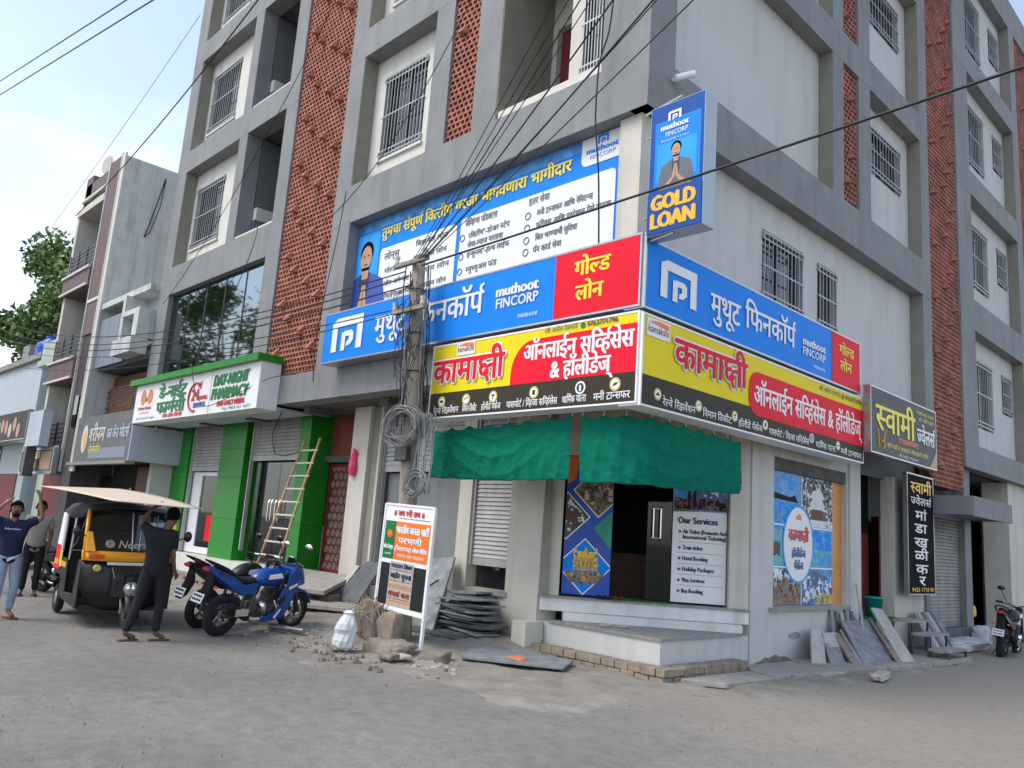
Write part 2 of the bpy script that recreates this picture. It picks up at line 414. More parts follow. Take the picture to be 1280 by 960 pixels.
# ------------------------------------------------------------------ ground
def gz(x, y):
    def ss(a, b, t): t = max(0, min(1, (t - a) / (b - a))); return t * t * (3 - 2 * t)
    return .17 * ss(6.2, 8.1, y) * ss(7.6, 9.0, -x)
def road_mat():
    m = bpy.data.materials.new('road_surface'); m.use_nodes = True; n = m.node_tree; L = n.links; b = n.nodes['Principled BSDF']
    b.inputs['Roughness'].default_value = .9
    tc = n.nodes.new('ShaderNodeTexCoord')
    def noise(s, d=6, r=.6):
        q = n.nodes.new('ShaderNodeTexNoise'); q.inputs['Scale'].default_value = s; q.inputs['Detail'].default_value = d; q.inputs['Roughness'].default_value = r
        L.new(tc.outputs['Object'], q.inputs['Vector']); return q
    def ramp(src, a, ca, b_, cb):
        q = n.nodes.new('ShaderNodeValToRGB'); L.new(src, q.inputs[0]); e = q.color_ramp.elements
        e[0].position = a; e[0].color = ca + (1,); e[1].position = b_; e[1].color = cb + (1,); return q
    def mix(t, f, a, c):
        q = n.nodes.new('ShaderNodeMixRGB'); q.blend_type = t
        if isinstance(f, float): q.inputs[0].default_value = f
        else: L.new(f, q.inputs[0])
        L.new(a, q.inputs[1]); L.new(c, q.inputs[2]); return q
    big = ramp(noise(.45).outputs[0], .35, (.185, .180, .170), .65, (.245, .236, .218))
    fine = ramp(noise(95, 3, .8).outputs[0], .3, (.55, .55, .55), .7, (1.35, 1.33, 1.3))
    c1 = mix('MULTIPLY', 1., big.outputs[0], fine.outputs[0])
    mid = ramp(noise(6, 5, .7).outputs[0], .35, (.82, .82, .82), .68, (1.14, 1.12, 1.08))
    c2 = mix('MULTIPLY', 1., c1.outputs[0], mid.outputs[0])
    # dust toward the building side of the road
    sx = n.nodes.new('ShaderNodeSeparateXYZ'); L.new(tc.outputs['Object'], sx.inputs[0])
    ad = n.nodes.new('ShaderNodeMath'); ad.operation = 'MULTIPLY_ADD'; L.new(noise(1.1, 6, .7).outputs[0], ad.inputs[0]); ad.inputs[1].default_value = 5.0; L.new(sx.outputs[1], ad.inputs[2])
    du = ramp(ad.outputs[0], 0, (0, 0, 0), 1, (.75, .75, .75))
    mr = n.nodes.new('ShaderNodeMapRange'); L.new(ad.outputs[0], mr.inputs[0]); mr.inputs[1].default_value = 8.2; mr.inputs[2].default_value = 11.0; mr.inputs[4].default_value = .7
    dust = ramp(noise(14, 5).outputs[0], .3, (.23, .205, .17), .7, (.34, .30, .25))
    c3 = mix('MIX', mr.outputs[0], c2.outputs[0], dust.outputs[0])
    # dark oil spots and patches
    sp = ramp(noise(2.3, 3, .5).outputs[0], .68, (1, 1, 1), .76, (.72, .70, .68))
    c4 = mix('MULTIPLY', 1., c3.outputs[0], sp.outputs[0])
    # cracks
    vo = n.nodes.new('ShaderNodeTexVoronoi'); vo.feature = 'DISTANCE_TO_EDGE'; vo.inputs['Scale'].default_value = .55
    wn = noise(3, 4); ml = n.nodes.new('ShaderNodeMixRGB'); ml.inputs[0].default_value = .12
    L.new(tc.outputs['Object'], ml.inputs[1]); L.new(wn.outputs[1], ml.inputs[2]); L.new(ml.outputs[0], vo.inputs['Vector'])
    cr = ramp(vo.outputs[0], .0, (.72, .70, .68), .006, (1, 1, 1))
    c5 = mix('MULTIPLY', .30, c4.outputs[0], cr.outputs[0])
    L.new(c5.outputs[0], b.inputs['Base Color'])
    bp = n.nodes.new('ShaderNodeBump'); bp.inputs['Strength'].default_value = .55; bp.inputs['Distance'].default_value = .012
    L.new(noise(70, 5, .8).outputs[0], bp.inputs['Height']); L.new(bp.outputs[0], b.inputs['Normal'])
    M['road'] = m
road_mat()
def dirt_mat():
    m = mat('dirt', (.245, .226, .196), .95, .28, 2.2, bump=.9, bscale=35, streak=0)
    M['dirt'] = m
dirt_mat()
g = MB().quad((-900, -900, -.03), (900, -900, -.03), (900, 900, -.03), (-900, 900, -.03)).build('ground', 'dirt', kind='structure')
# road: gently uneven sheet
mb = MB(); nx, ny = 150, 90; X0, X1, Y0, Y1 = -60., 14., -8., 36.
for j in range(ny + 1):
    for i in range(nx + 1):
        x = X0 + (X1 - X0) * i / nx; y = Y0 + (Y1 - Y0) * j / ny
        mb.v.append((x, y, .006 * math.sin(x * 1.3 + y * .7) + .005 * math.sin(x * .5 - y * 1.9)))
for j in range(ny):
    for i in range(nx):
        a = j * (nx + 1) + i; mb.f.append((a, a + 1, a + nx + 2, a + nx + 1))
mb.build('road', 'road', kind='structure', smooth=True)
from mathutils import noise as mn
def sheet(name, m, X0, X1, Y0, Y1, st, zf):
    mb = MB(); nx = int((X1 - X0) / st); ny = int((Y1 - Y0) / st)
    for j in range(ny + 1):
        for i in range(nx + 1):
            x = X0 + (X1 - X0) * i / nx; y = Y0 + (Y1 - Y0) * j / ny; mb.v.append((x, y, zf(x, y)))
    for j in range(ny):
        for i in range(nx):
            a = j * (nx + 1) + i; mb.f.append((a, a + 1, a + nx + 2, a + nx + 1))
    return mb.build(name, m, kind='structure', smooth=True)
def nz(x, y, s): return mn.noise(Vector((x * s, y * s, 3.1)))
def z_left(x, y):
    e = y - (6.15 + .35 * nz(x, y, .8) + .12 * nz(x, y, 3)) 
    base = gz(x, y) + .030 * nz(x, y, 1.7) + .018 * nz(x, y, 5) + .010 * nz(x, y, 13)
    return base + max(-.3, min(0, e)) * .12 + .016 - max(0, x + 5.75 - .3 * nz(x, y, 1.1)) * .16
sheet('footpath', 'dirt', -40, -4.6, 5.2, 9.3, .09, z_left)
def z_right(x, y):
    edge = -4.95 + .25 * nz(x, y, .7) + .1 * nz(x, y, 3)
    e = edge - x
    return .03 + .02 * nz(x, y, 2.5) + .008 * nz(x, y, 8) + min(0, e) * .25 - max(0, y - 11) * .004 - max(0, 9.6 + .4 * nz(x, y, 1.3) - y) * .14 - (.03 if y > 24 else 0)
sheet('dirt_verge', 'dirt', -6.6, -4.4, 8.6, 34, .09, z_right)

# ------------------------------------------------------------------ the grey commercial building
def cells(mb, x0, x1, y0, y1, z0, z1, holes):
    xs = sorted({x0, x1, *[h[0] for h in holes], *[h[1] for h in holes]}); zs = sorted({z0, z1, *[h[2] for h in holes], *[h[3] for h in holes]})
    for a, b in zip(xs[:-1], xs[1:]):
        if a < x0 or b > x1: continue
        for c, d in zip(zs[:-1], zs[1:]):
            if c < z0 or d > z1: continue
            mx, mz = (a + b) / 2, (c + d) / 2
            if any(h[0] < mx < h[1] and h[2] < mz < h[3] for h in holes): continue
            mb.box(a, b, y0, y1, c, d)
    return mb
bld = thing('commercial_building', 'tall grey and white corner building with red brick screens and shop floors', 'building', (0, 0, 0), FW)
# the same parts are drawn in the frame of each street front
def sub_frame(name, F):
    return F
YL, XR = 7.95, -6.08          # front planes of the grey frames
BANDS = [(3.96, 4.55), (7.45, 8.25), (11.08, 11.73), (14.55, 15.20), (18.05, 19.10)]
def bpart(mb, F, name, m, **kw):   # part of the building given in a front's frame
    mb.v = [tuple(F @ Vector(p)) for p in mb.v]
    return mb.build(name, m, kw.pop('parent', bld), **kw)
LF, RF = FL(0), FR(0)
# in LF: y is world y. in RF: local x = world y, local y = -world x
def fbox(F, x0, x1, d0, d1, z0, z1):
    """box with depths d behind the front plane"""
    if F is LF: return (x0, x1, YL + d0, YL + d1, z0, z1)
    return (x0, x1, -XR + d0, -XR + d1, z0, z1)
def B(F, *a): return MB().box(*fbox(F, *a))
# bands
for i, (z0, z1) in enumerate(BANDS):
    # the tall brick screens interrupt the bands, except under the left screen and at the parapet
    for a, b in (((-22.9, -16.03), (-13.88, -6.083)) if 0 < i < 4 else ((-22.9, -6.083),)): bpart(B(LF, a, b, 0, .42, z0, z1), LF, 'floor_band', 'grey_paint')
    for a, b in (((YL + .003, 18.55), (20.55, 26.4), (28.6, 34)) if 0 < i < 4 else (((YL + .003, 18.55), (20.55, 34)) if i == 0 else ((YL + .003, 34),))): bpart(B(RF, a, b, 0, .30, z0, z1), RF, 'floor_band', 'grey_paint')
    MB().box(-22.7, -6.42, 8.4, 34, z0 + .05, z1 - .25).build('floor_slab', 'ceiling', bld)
# columns between bands. bottoms from z=4.55
Lcols = [(-22.9, -22.25), (-18.95, -18.5), (-16.57, -16.03), (-13.88, -13.34), (-10.98, -10.47), (-9.74, -9.15)]
Rcols = [(13.6, 14.05), (14.75, 15.3), (18.05, 18.55), (20.55, 21.6), (25.85, 26.4), (28.6, 29.3), (33.4, 34)]
for k in range(1, 4):
    z0, z1 = BANDS[k][1], BANDS[k + 1][0]
    for a, b in Lcols: bpart(B(LF, a, b, .003, .40, z0, z1), LF, 'column', 'grey_paint')
    for a, b in Rcols: bpart(B(RF, a, b, .003, .28, z0, z1), RF, 'column', 'grey_paint')
    bpart(B(LF, -6.93, -6.085, .003, .30, z0, z1), LF, 'corner_column', 'grey_paint')
    bpart(B(RF, YL + .3, 8.55, .003, .28, z0, z1), RF, 'corner_column', 'grey_paint')
z0, z1 = BANDS[0][1], BANDS[1][0]
for a, b in ((-22.9, -22.15), (-16.66, -16.03), (-13.88, -13.22)): bpart(B(LF, a, b, .003, .6, z0, z1), LF, 'column', 'grey_paint')
for a, b in ((18.05, 18.55), (20.55, 21.6), (25.85, 26.4), (28.6, 29.3), (33.4, 34)): bpart(B(RF, a, b, .003, .28, z0, z1), RF, 'column', 'grey_paint')
# beige reveals lining the recesses (far jambs) and dark soffit edge
for k in range(1, 4):
    z0, z1 = BANDS[k][1], BANDS[k + 1][0]
    for a in (-22.25, -13.34): bpart(B(LF, a + .002, a + .012, .012, .36, z0 + .002, z1 - .002), LF, 'reveal', 'beige_paint')
    for b in (13.6, 18.05, 25.85): bpart(B(RF, b - .012, b - .002, .012, .27, z0 + .002, z1 - .002), RF, 'reveal', 'beige_paint')
    for a, b in ((-9.15, -9.13),): bpart(B(LF, a + .002, b, .012, 1.2, z0 + .002, z1 - .002), LF, 'reveal', 'beige_paint')
z0, z1 = BANDS[0][1], BANDS[1][0]
for b in (18.05, 25.85): bpart(B(RF, b - .012, b - .002, .012, .27, z0 + .002, z1 - .002), RF, 'reveal', 'beige_paint')

def window(F, x0, x1, z0, z1, d, bars, m='grille_steel', frame=True):
    """dark pane, slim frame and a steel bar grille, d = depth of the wall face"""
    wn = bpart(B(F, x0 - .001, x1 + .001, d + .14, d + .16, z0 - .001, z1 + .001), F, 'window', 'glass_dark')
    fb = MB()
    for q in ((x0, x0 + .05, z0, z1), (x1 - .05, x1, z0, z1), (x0 + .05, x1 - .05, z0, z0 + .05), (x0 + .05, x1 - .05, z1 - .05, z1), ((x0 + x1) / 2 - .02, (x0 + x1) / 2 + .02, z0 + .05, z1 - .05)):
        fb.box(*fbox(F, q[0], q[1], d + .09, d + .138, q[2], q[3]))
    bpart(fb, F, 'frame', 'steel_dark', parent=wn)
    gb = MB(); yy = fbox(F, 0, 0, d - .03, 0, 0, 0)[2]
    for i in range(bars):
        x = x0 + .04 + (x1 - x0 - .08) * i / (bars - 1)
        gb.tube([(x, yy, z0 + .02), (x, yy, z1 - .02)], .011, 4, False)
    for z in (z0 + .06, z0 + .16, (z0 + z1) / 2, z1 - .16, z1 - .06):
        gb.box(x0 - .02, x1 + .02, yy - .008, yy + .012, z - .014, z + .014)
    for x in (x0 - .01, x1 + .01):
        for z in (z0 + .11, z1 - .11): gb.box(x - .012, x + .012, yy - .008, yy + .06, z - .03, z + .03)
    bpart(gb, F, 'grille', m, parent=wn)
    return wn
# recessed window walls on the left front
for k in range(1, 4):
    z0, z1 = BANDS[k][1], BANDS[k + 1][0]
    for (a, b, w0, w1) in ((-22.24, -18.955, -22.0, -20.3), (-13.33, -10.985, -12.95, -11.6)):
        wz0, wz1 = z0 + .55, z0 + 2.38
        bpart(cells(MB(), *fbox(LF, a, b, .34, .5, z0, z1), [(w0, w1, wz0, wz1)]), LF, 'wall', 'white_wall')
        window(LF, w0, w1, wz0, wz1, .34, 13)
        bpart(B(LF, w0 - .05, w1 + .05, .29, .338, wz0 - .06, wz0 - .003), LF, 'window_sill', 'white_wall')
    # open balcony between the window bay and the brick screen
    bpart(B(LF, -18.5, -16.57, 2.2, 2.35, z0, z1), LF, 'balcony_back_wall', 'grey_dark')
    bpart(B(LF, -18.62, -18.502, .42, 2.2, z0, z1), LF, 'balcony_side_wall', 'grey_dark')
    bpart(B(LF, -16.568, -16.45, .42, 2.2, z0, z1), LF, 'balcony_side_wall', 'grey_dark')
    bpart(B(LF, -18.495, -18.40, .41, 2.19, z0 + .003, z0 + .62), LF, 'balcony_glass_panel', 'glass_blue')
    bpart(B(LF, -18.495, -18.33, .41, 2.19, z0 + .63, z0 + .95), LF, 'balcony_coping', 'white_wall')
    bpart(B(LF, -18.49, -16.58, .03, .33, z0 + .003, z0 + .07), LF, 'balcony_coping', 'white_wall')
    # open balcony at the corner: back wall with door, grilled window on the sill
    cb = cells(MB(), *fbox(LF, -9.15, -6.93, 1.2, 1.35, z0, z1), [(-9.02, -8.1, z0 + .1, z0 + 2.2)])
    bpart(cb, LF, 'wall', 'cream')
    dr = bpart(B(LF, -9.02, -8.1, 1.42, 1.47, z0 + .1, z0 + 2.2), LF, 'balcony_door', 'black_gloss')
    bpart(MB().box(*fbox(LF, -9.0, -8.62, 1.30, 1.36, z0 + .1, z0 + 2.18)), LF, 'door_leaf', 'maroon', parent=dr)
    bpart(B(LF, -9.1, -6.94, .02, .32, z0 + .003, z0 + .13), LF, 'balcony_coping', 'white_wall')
    bpart(cells(MB(), *fbox(LF, -7.75, -6.935, .20, .32, z0 + .135, z1), [(-7.5, -6.95, z0 + .2, z0 + 1.95)]), LF, 'wall', 'cream')
    window(LF, -7.5, -6.95, z0 + .2, z0 + 1.95, .2, 9)
    bpart(B(LF, -7.0, -6.94, .33, 1.2, z0, z1), LF, 'wall', 'cream')
# recessed walls on the right front
for k in range(0, 4):
    z0, z1 = BANDS[k][1], BANDS[k + 1][0]
    if k == 0:
        bpart(cells(MB(), *fbox(RF, 8.16, 18.045, .28, .48, z0, z1), [(11.55, 12.95, 5.68, 6.92), (13.55, 14.3, 5.68, 6.92)]), RF, 'wall', 'wall_cool')
        window(RF, 11.55, 12.95, 5.68, 6.92, .28, 11, 'grille_steel'); window(RF, 13.55, 14.3, 5.68, 6.92, .28, 6)
    else:
        bpart(B(RF, 8.56, 13.59, .28, .48, z0, z1), RF, 'wall', 'wall_cool')
        bpart(cells(MB(), *fbox(RF, 15.305, 18.04, .28, .48, z0, z1), [(15.9, 17.55, z0 + 1.35, z0 + 2.42)]), RF, 'wall', 'wall_cool')
        window(RF, 15.9, 17.55, z0 + 1.35, z0 + 2.42, .28, 11)
    ws = [(22.3, 23.8, z0 + .62, z0 + 2.4), (24.75, 25.6, z0 + 1.3, z0 + 2.4)]
    bpart(cells(MB(), *fbox(RF, 21.605, 25.84, .28, .48, z0, z1), ws), RF, 'wall', 'wall_cool')
    for q in ws: window(RF, *q, .28, 11 if q[1] - q[0] > 1 else 7)
    bpart(B(RF, 29.31, 33.39, .28, .48, z0, z1), RF, 'wall', 'wall_cool')

# terracotta lattice screens with brick noses
def lattice(F, x0, x1, z0, z1, d=.05):
    cw, chh, t = .128, .108, .034
    nx = max(1, round((x1 - x0) / cw)); cw = (x1 - x0) / nx; nzr = int((z1 - z0) / chh); chh = (z1 - z0) / nzr
    mb = MB(); y0, y1 = fbox(F, 0, 0, d, d + .09, 0, 0)[2:4]
    for j in range(nzr + 1):
        zz = z0 + j * chh; mb.box(x0, x1, y0, y1, max(z0, zz - t / 2), min(z1, zz + t / 2))
        if j == nzr: break
        for i in range(nx + 1):
            xx = x0 + (i + (.5 if j % 2 else 0)) * cw
            if xx > x1 + 1e-6: continue
            o = rnd.uniform(-.006, .006)
            mb.box(max(x0, xx - t / 2), min(x1, xx + t / 2), y0 + .004 + o, y1 - .004, zz + t / 2, zz + chh - t / 2)
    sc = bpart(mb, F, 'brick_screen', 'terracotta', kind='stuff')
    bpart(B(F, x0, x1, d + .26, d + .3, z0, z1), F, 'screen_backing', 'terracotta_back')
    return sc, nx, cw
nose_me = {}
def noses(F, x0, x1, z0, z1, pattern, dz, d=.05, start=.5):
    y = fbox(F, 0, 0, d, 0, 0, 0)[2]; key = 'n'
    if key not in nose_me:
        me = bpy.data.meshes.new('projecting_brick')
        v = [(-.07, 0, -.07), (.07, 0, -.07), (.07, 0, .11), (-.07, 0, .11), (-.06, -.13, -.07), (.06, -.13, -.07), (.045, -.10, -.01), (-.045, -.10, -.01)]
        me.from_pydata(v, [], [(0, 1, 5, 4), (4, 5, 6, 7), (7, 6, 2, 3), (1, 2, 6, 5), (0, 4, 7, 3), (0, 3, 2, 1)]); me.materials.append(M['terracotta']); nose_me[key] = me
    z = z0 + start; k = 0
    while z < z1 - .15:
        for f in pattern[k % len(pattern)]:
            o = bpy.data.objects.new('projecting_brick', nose_me[key]); COL.objects.link(o); o.parent = bld
            o.matrix_basis = F @ Matrix.Translation((x0 + f * (x1 - x0), y, z))
        z += dz; k += 1
WIDE = [(.2,), (.82,), (.55,), (.3,), (.9,), (.62,)]
lattice(LF, -16.028, -13.882, 4.59, 18.04); noses(LF, -16.03, -13.88, 4.59, 18.0, [(.2, .85), (.62,), (.36,)], .36)
for k in range(1, 4):
    a, b = BANDS[k][1] + .02, BANDS[k + 1][0]
    lattice(LF, -10.468, -9.742, a, b); noses(LF, -10.47, -9.74, a, b, [(.4,)], .95, start=2.05)
    lattice(RF, 14.052, 14.748, a, b); noses(RF, 14.05, 14.75, a, b, [(.15,), (.5,)], .6, start=.4)
lattice(RF, 18.552, 20.548, 3.36, 18.04); noses(RF, 18.55, 20.55, 3.36, 18.0, [(.15, .8), (.5,), (.62,)], .42)
lattice(RF, 26.402, 28.598, 4.6, 18.04); noses(RF, 26.4, 28.6, 4.6, 18.0, [(.3,), (.8,), (.55,)], .45)

# ---- first floor, left front: recess behind the banner, glass curtain
bpart(B(LF, -13.2, -6.42, .30, .42, 4.56, 7.44), LF, 'wall', 'wall_cool')
pil = bpart(B(LF, -6.62, -6.25, .12, .5, 4.6, 7.44), LF, 'corner_pilaster', 'cream')
MB().box(-22.12, -16.68, 9.6, 9.7, 4.56, 7.44).build('showroom_back_wall', 'cream', bld)
MB().box(-22.14, -22.12, 8.1, 9.6, 4.56, 7.44).build('showroom_side_wall', 'cream', bld)
MB().box(-16.7, -16.68, 8.1, 9.6, 4.56, 7.44).build('showroom_side_wall', 'cream', bld)
for i in range(5):
    a = -22.13 + i * 1.09
    wn = bpart(MB().box(a + .012, a + 1.08, 8.10, 8.112, 4.9, 7.44), LF, 'glass_pane', 'glass_curtain')
mb = MB()
for i in range(6): mb.box(-22.14 + i * 1.09, -22.118 + i * 1.09, 8.085, 8.13, 4.9, 7.44)
mb.box(-22.14, -16.68, 8.08, 8.13, 4.56, 4.9); mb.build('glazing_frame', 'steel_dark', bld)
# roof parapet and back of the block
MB().box(-22.6, -6.4, 8.45, 33.7, 19.0, 19.12).build('roof', 'concrete', bld)
MB().box(-22.9, -22.7, 8.4, 34, 0, 19.0).build('wall', 'wall_cool', bld)
MB().box(-22.7, -6.4, 33.8, 34, 0, 19.0).build('wall', 'wall_cool', bld)
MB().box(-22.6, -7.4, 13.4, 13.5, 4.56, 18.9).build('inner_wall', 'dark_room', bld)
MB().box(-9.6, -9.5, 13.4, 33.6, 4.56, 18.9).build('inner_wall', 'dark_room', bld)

# ---- ground floor, left front (wall plane y = 9)
def gb(x0, x1, y0, y1, z0, z1, name, m, **kw): return MB().box(x0, x1, y0, y1, z0, z1).build(name, m, kw.pop('parent', bld), **kw)
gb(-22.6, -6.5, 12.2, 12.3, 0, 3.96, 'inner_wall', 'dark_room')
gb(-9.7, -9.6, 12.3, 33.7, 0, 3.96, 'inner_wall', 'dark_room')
gb(-22.88, -15.5, 8.75, 12.2, -.1, .60, 'shop_floor', 'white_wall')
gb(-15.5, -12.4, 9.05, 12.2, -.1, .56, 'shop_floor', 'concrete')
gb(-12.4, -8.52, 9.0, 12.2, -.1, .42, 'shop_floor', 'cream')
def shutter(F, x0, x1, d, z0, z1, m='shutter_steel', pitch=.085, parent=None):
    mb = MB(); z = z0 + .12; ys = d
    mb.box(x0, x1, ys - .02, ys + .02, z0, z0 + .12)
    while z < z1:
        zt = min(z + pitch, z1)
        mb.hexa([(x0, ys - .028, z + .006), (x1, ys - .028, z + .006), (x1, ys + .02, z + .006), (x0, ys + .02, z + .006), (x0, ys - .004, zt), (x1, ys - .004, zt), (x1, ys + .02, zt), (x0, ys + .02, zt)])
        z += pitch
    s = bpart(mb, F, 'roller_shutter', m)
    for x in (x0 - .045, x1): bpart(MB().box(x, x + .045, ys - .06, ys + .03, z0 - 2.1 if z0 > 2 else z0, z1), F, 'shutter_guide', m, parent=s)
    return s
# pharmacy: green piers, shutters, glass
for a, b, y in ((-22.85, -21.7, 8.95), (-19.75, -18.45, 8.93), (-15.95, -15.5, 8.95)):
    pier = gb(a, b, y, y + .55, .58, 3.955, 'green_pier', 'green_panel')
    mb = MB()
    for z in (1.55, 2.55, 3.25): mb.box(a - .002, b + .002, y - .003, y + .54, z, z + .008)
    mb.build('panel_joint', 'black_matte', pier, kind='stuff')
shutter(LF, -21.6, -19.8, 9.05, 2.72, 3.955); shutter(LF, -18.2, -16.0, 9.05, 2.95, 3.955)
mb = MB(); mb.box(-21.65, -21.05, 9.12, 9.2, .62, 2.7); mb.box(-19.95, -19.78, 9.12, 9.2, .62, 2.7); mb.box(-21.05, -19.95, 9.12, 9.2, .62, .78); mb.box(-21.05, -19.95, 9.12, 9.2, 2.6, 2.7)
wf = mb.build('window_frame', 'white_plastic', bld)
gb(-21.05, -19.95, 9.15, 9.16, .78, 2.6, 'glass_pane', 'glass_shop')
gb(-21.4, -19.8, 10.1, 10.15, .6, 2.7, 'partition', 'pale_blue')
mb = MB()
for i in range(7): mb.box(-21.4 + i * .23, -21.39 + i * .23, 10.08, 10.098, .6, 2.7)
mb.build('partition_joint', 'steel', bld)
gb(-20.5, -20.0, 9.13, 9.14, .95, 1.6, 'red_notice', 'red_sign')
gb(-18.2, -17.12, 9.22, 9.23, .62, 2.94, 'glass_door', 'glass_shop'); gb(-17.1, -16.0, 9.22, 9.23, .62, 2.94, 'glass_door', 'glass_shop')
mb = MB()
for x in (-17.35, -17.2, -17.02, -16.87): mb.tube([(x, 9.17, 1.55), (x, 9.14, 1.6), (x, 9.14, 2.0), (x, 9.17, 2.05)], .014, 5)
mb.box(-18.22, -18.16, 9.18, 9.24, .62, 2.94)
mb.build('door_handle', 'chrome', bld)
gb(-17.9, -16.3, 10.6, 11.2, .6, 1.55, 'shop_counter', 'white_plastic'); gb(-18.1, -16.1, 11.9, 12.1, .6, 2.6, 'medicine_shelf', 'steel_dark')
# carved maroon door, red wall above
gb(-15.5, -13.85, 9.5, 9.6, 3.0, 3.955, 'lintel_wall', 'rust_red'); gb(-15.5, -13.85, 9.35, 9.5, 2.92, 3.05, 'lintel', 'ceiling')
gb(-14.0, -13.85, 9.3, 9.6, .5, 3.0, 'door_jamb', 'pale_blue')
dr = gb(-15.45, -14.05, 9.52, 9.57, .60, 2.9, 'carved_door', 'carved_maroon')
mb = MB()
for j in range(13):
    for i in range(7):
        cx = -15.29 + i * .185 + (.0925 if j % 2 else 0); cz = .74 + j * .172
        if cx > -14.12: continue
        mb.ring((cx, 9.515, cz), (0, 1, 0), .062, .013, 8, 4)
        mb.box(cx - .008, cx + .008, 9.505, 9.52, cz - .05, cz + .05); mb.box(cx - .05, cx + .05, 9.506, 9.519, cz - .008, cz + .008)
mb.build('door_carving', 'stone_brown', dr)
mb = MB()
for q in ((-15.45, -15.37, .6, 2.9), (-14.13, -14.05, .6, 2.9), (-15.37, -14.13, .6, .68), (-15.37, -14.13, 2.82, 2.9)): mb.box(q[0], q[1], 9.49, 9.518, q[2], q[3])
mb.build('door_frame', 'maroon', dr); gb(-14.1, -14.07, 9.46, 9.49, 1.6, 1.9, 'door_handle', 'brass', parent=dr)
gb(-15.6, -13.8, 8.9, 9.5, .5, .58, 'doorstep', 'stone_brown')
# cream pier and the grey shutter bay
gb(-13.82, -13.25, 8.93, 9.4, 0, 3.955, 'pier', 'cream'); gb(-13.247, -12.93, 9.02, 9.4, 0, 3.955, 'pier', 'beige_paint'); gb(-12.97, -12.9, 8.98, 9.05, .3, 3.955, 'pier_edge', 'cream')
shutter(LF, -12.86, -10.46, 9.12, 2.68, 3.955)
gb(-12.86, -10.6, 9.22, 9.25, .4, 2.66, 'flush_sheet_door', 'grey_paint'); gb(-10.598, -10.32, 9.5, 9.6, .4, 3.955, 'dark_gap_sheet', 'black_matte')  # black sheet stands in for the shade in the gap beside the door
gb(-10.46, -10.15, 8.98, 9.4, 0, 3.955, 'pier', 'cream')
shutter(LF, -10.10, -9.24, 9.08, 1.15, 3.955, pitch=.07)
gb(-10.1, -9.2, 9.18, 9.19, .82, 1.2, 'window_glass', 'glass_dark'); gb(-10.15, -9.15, 8.95, 9.2, .72, .80, 'window_sill', 'concrete'); gb(-10.15, -9.2, 9.0, 9.3, .42, .72, 'wall', 'cream')
gb(-9.2, -8.5, 8.97, 9.4, 0, 3.955, 'pier', 'cream'); gb(-8.62, -8.34, 8.60, 8.967, .05, .46, 'pier_plinth', 'cream')
# underside beams of the overhang
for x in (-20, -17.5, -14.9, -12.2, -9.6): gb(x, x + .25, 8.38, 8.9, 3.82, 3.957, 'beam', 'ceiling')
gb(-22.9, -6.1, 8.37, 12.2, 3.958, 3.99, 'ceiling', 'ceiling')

# ---- chamfered corner shop (front frame turned 45 degrees)
DF = FM(-8.5, 9.0, 0, 45)
def dp(mb, name, m, **kw): return bpart(mb, DF, name, m, **kw)
tri = lambda pts, z0, z1: MB().prism([(p[0], p[1], z0) for p in reversed(pts)], (0, 0, z1 - z0))
tri([(-8.5, 9.0), (-6.3, 9.0), (-6.3, 11.2), (-7.9, 12.8), (-10, 10.6)], -.1, .46).build('corner_plinth', 'wall_cool', bld)
tri([(-8.26, 8.97), (-6.27, 8.97), (-6.27, 10.98)], .463, .50).build('step_slab', 'marble_dark', bld)
tri([(-8.2, 9.06), (-8.2, 9.32), (-6.62, 10.9), (-6.36, 10.9)], .503, .615).build('step_riser', 'marble', bld) if False else dp(MB().box(.37, 2.97, -.22, .3, .503, .615), 'step_riser', 'marble')
dp(MB().box(.02, 3.10, -.06, .6, .62, .80), 'threshold_tread', 'marble')
dp(MB().box(0.01, 3.11, -.09, .6, .803, .83), 'threshold_nosing', 'marble_dark')
dp(MB().box(.0, .13, .0, .5, .83, 3.955), 'door_pier', 'beige_paint'); dp(MB().box(.133, .30, .08, .3, .83, 3.955), 'door_jamb', 'cream')
dp(MB().box(2.82, 3.11, .02, .4, .83, 3.955), 'door_pier', 'cream'); dp(MB().box(.30, 2.82, .10, .3, 2.95, 3.955), 'door_header', 'cream')
dp(MB().box(1.05, 1.07, .30, 1.0, .84, 2.94), 'glass_door', 'glass_shop')
gl = dp(MB().box(1.60, 1.97, .17, .185, .84, 2.94), 'glass_door', 'glass_door')
dp(MB().box(2.6, 2.8, .5, 1.5, .5, 2.2), 'shop_cabinet', 'wood_brown'); dp(MB().box(1.2, 1.9, 1.3, 1.5, .5, 1.5), 'shop_desk', 'wood_brown')
mb = MB(); mb.tube([(1.68, .13, 1.75), (1.68, .10, 1.78), (1.68, .10, 2.22), (1.68, .13, 2.25)], .014, 6); mb.tube([(1.79, .13, 1.75), (1.79, .10, 1.78), (1.79, .10, 2.22), (1.79, .13, 2.25)], .014, 6)
for z in (1.78, 2.22): mb.tube([(1.64, .10, z), (1.81, .10, z)], .012, 6)
dp(mb, 'door_handle', 'chrome', parent=gl)
dp(MB().box(1.0, 1.95, -.03, .5, .832, .845), 'door_mat', 'grass_mat')
dp(MB().box(.3, 2.82, 1.6, 1.7, .5, 3.9), 'inner_wall', 'black_matte')
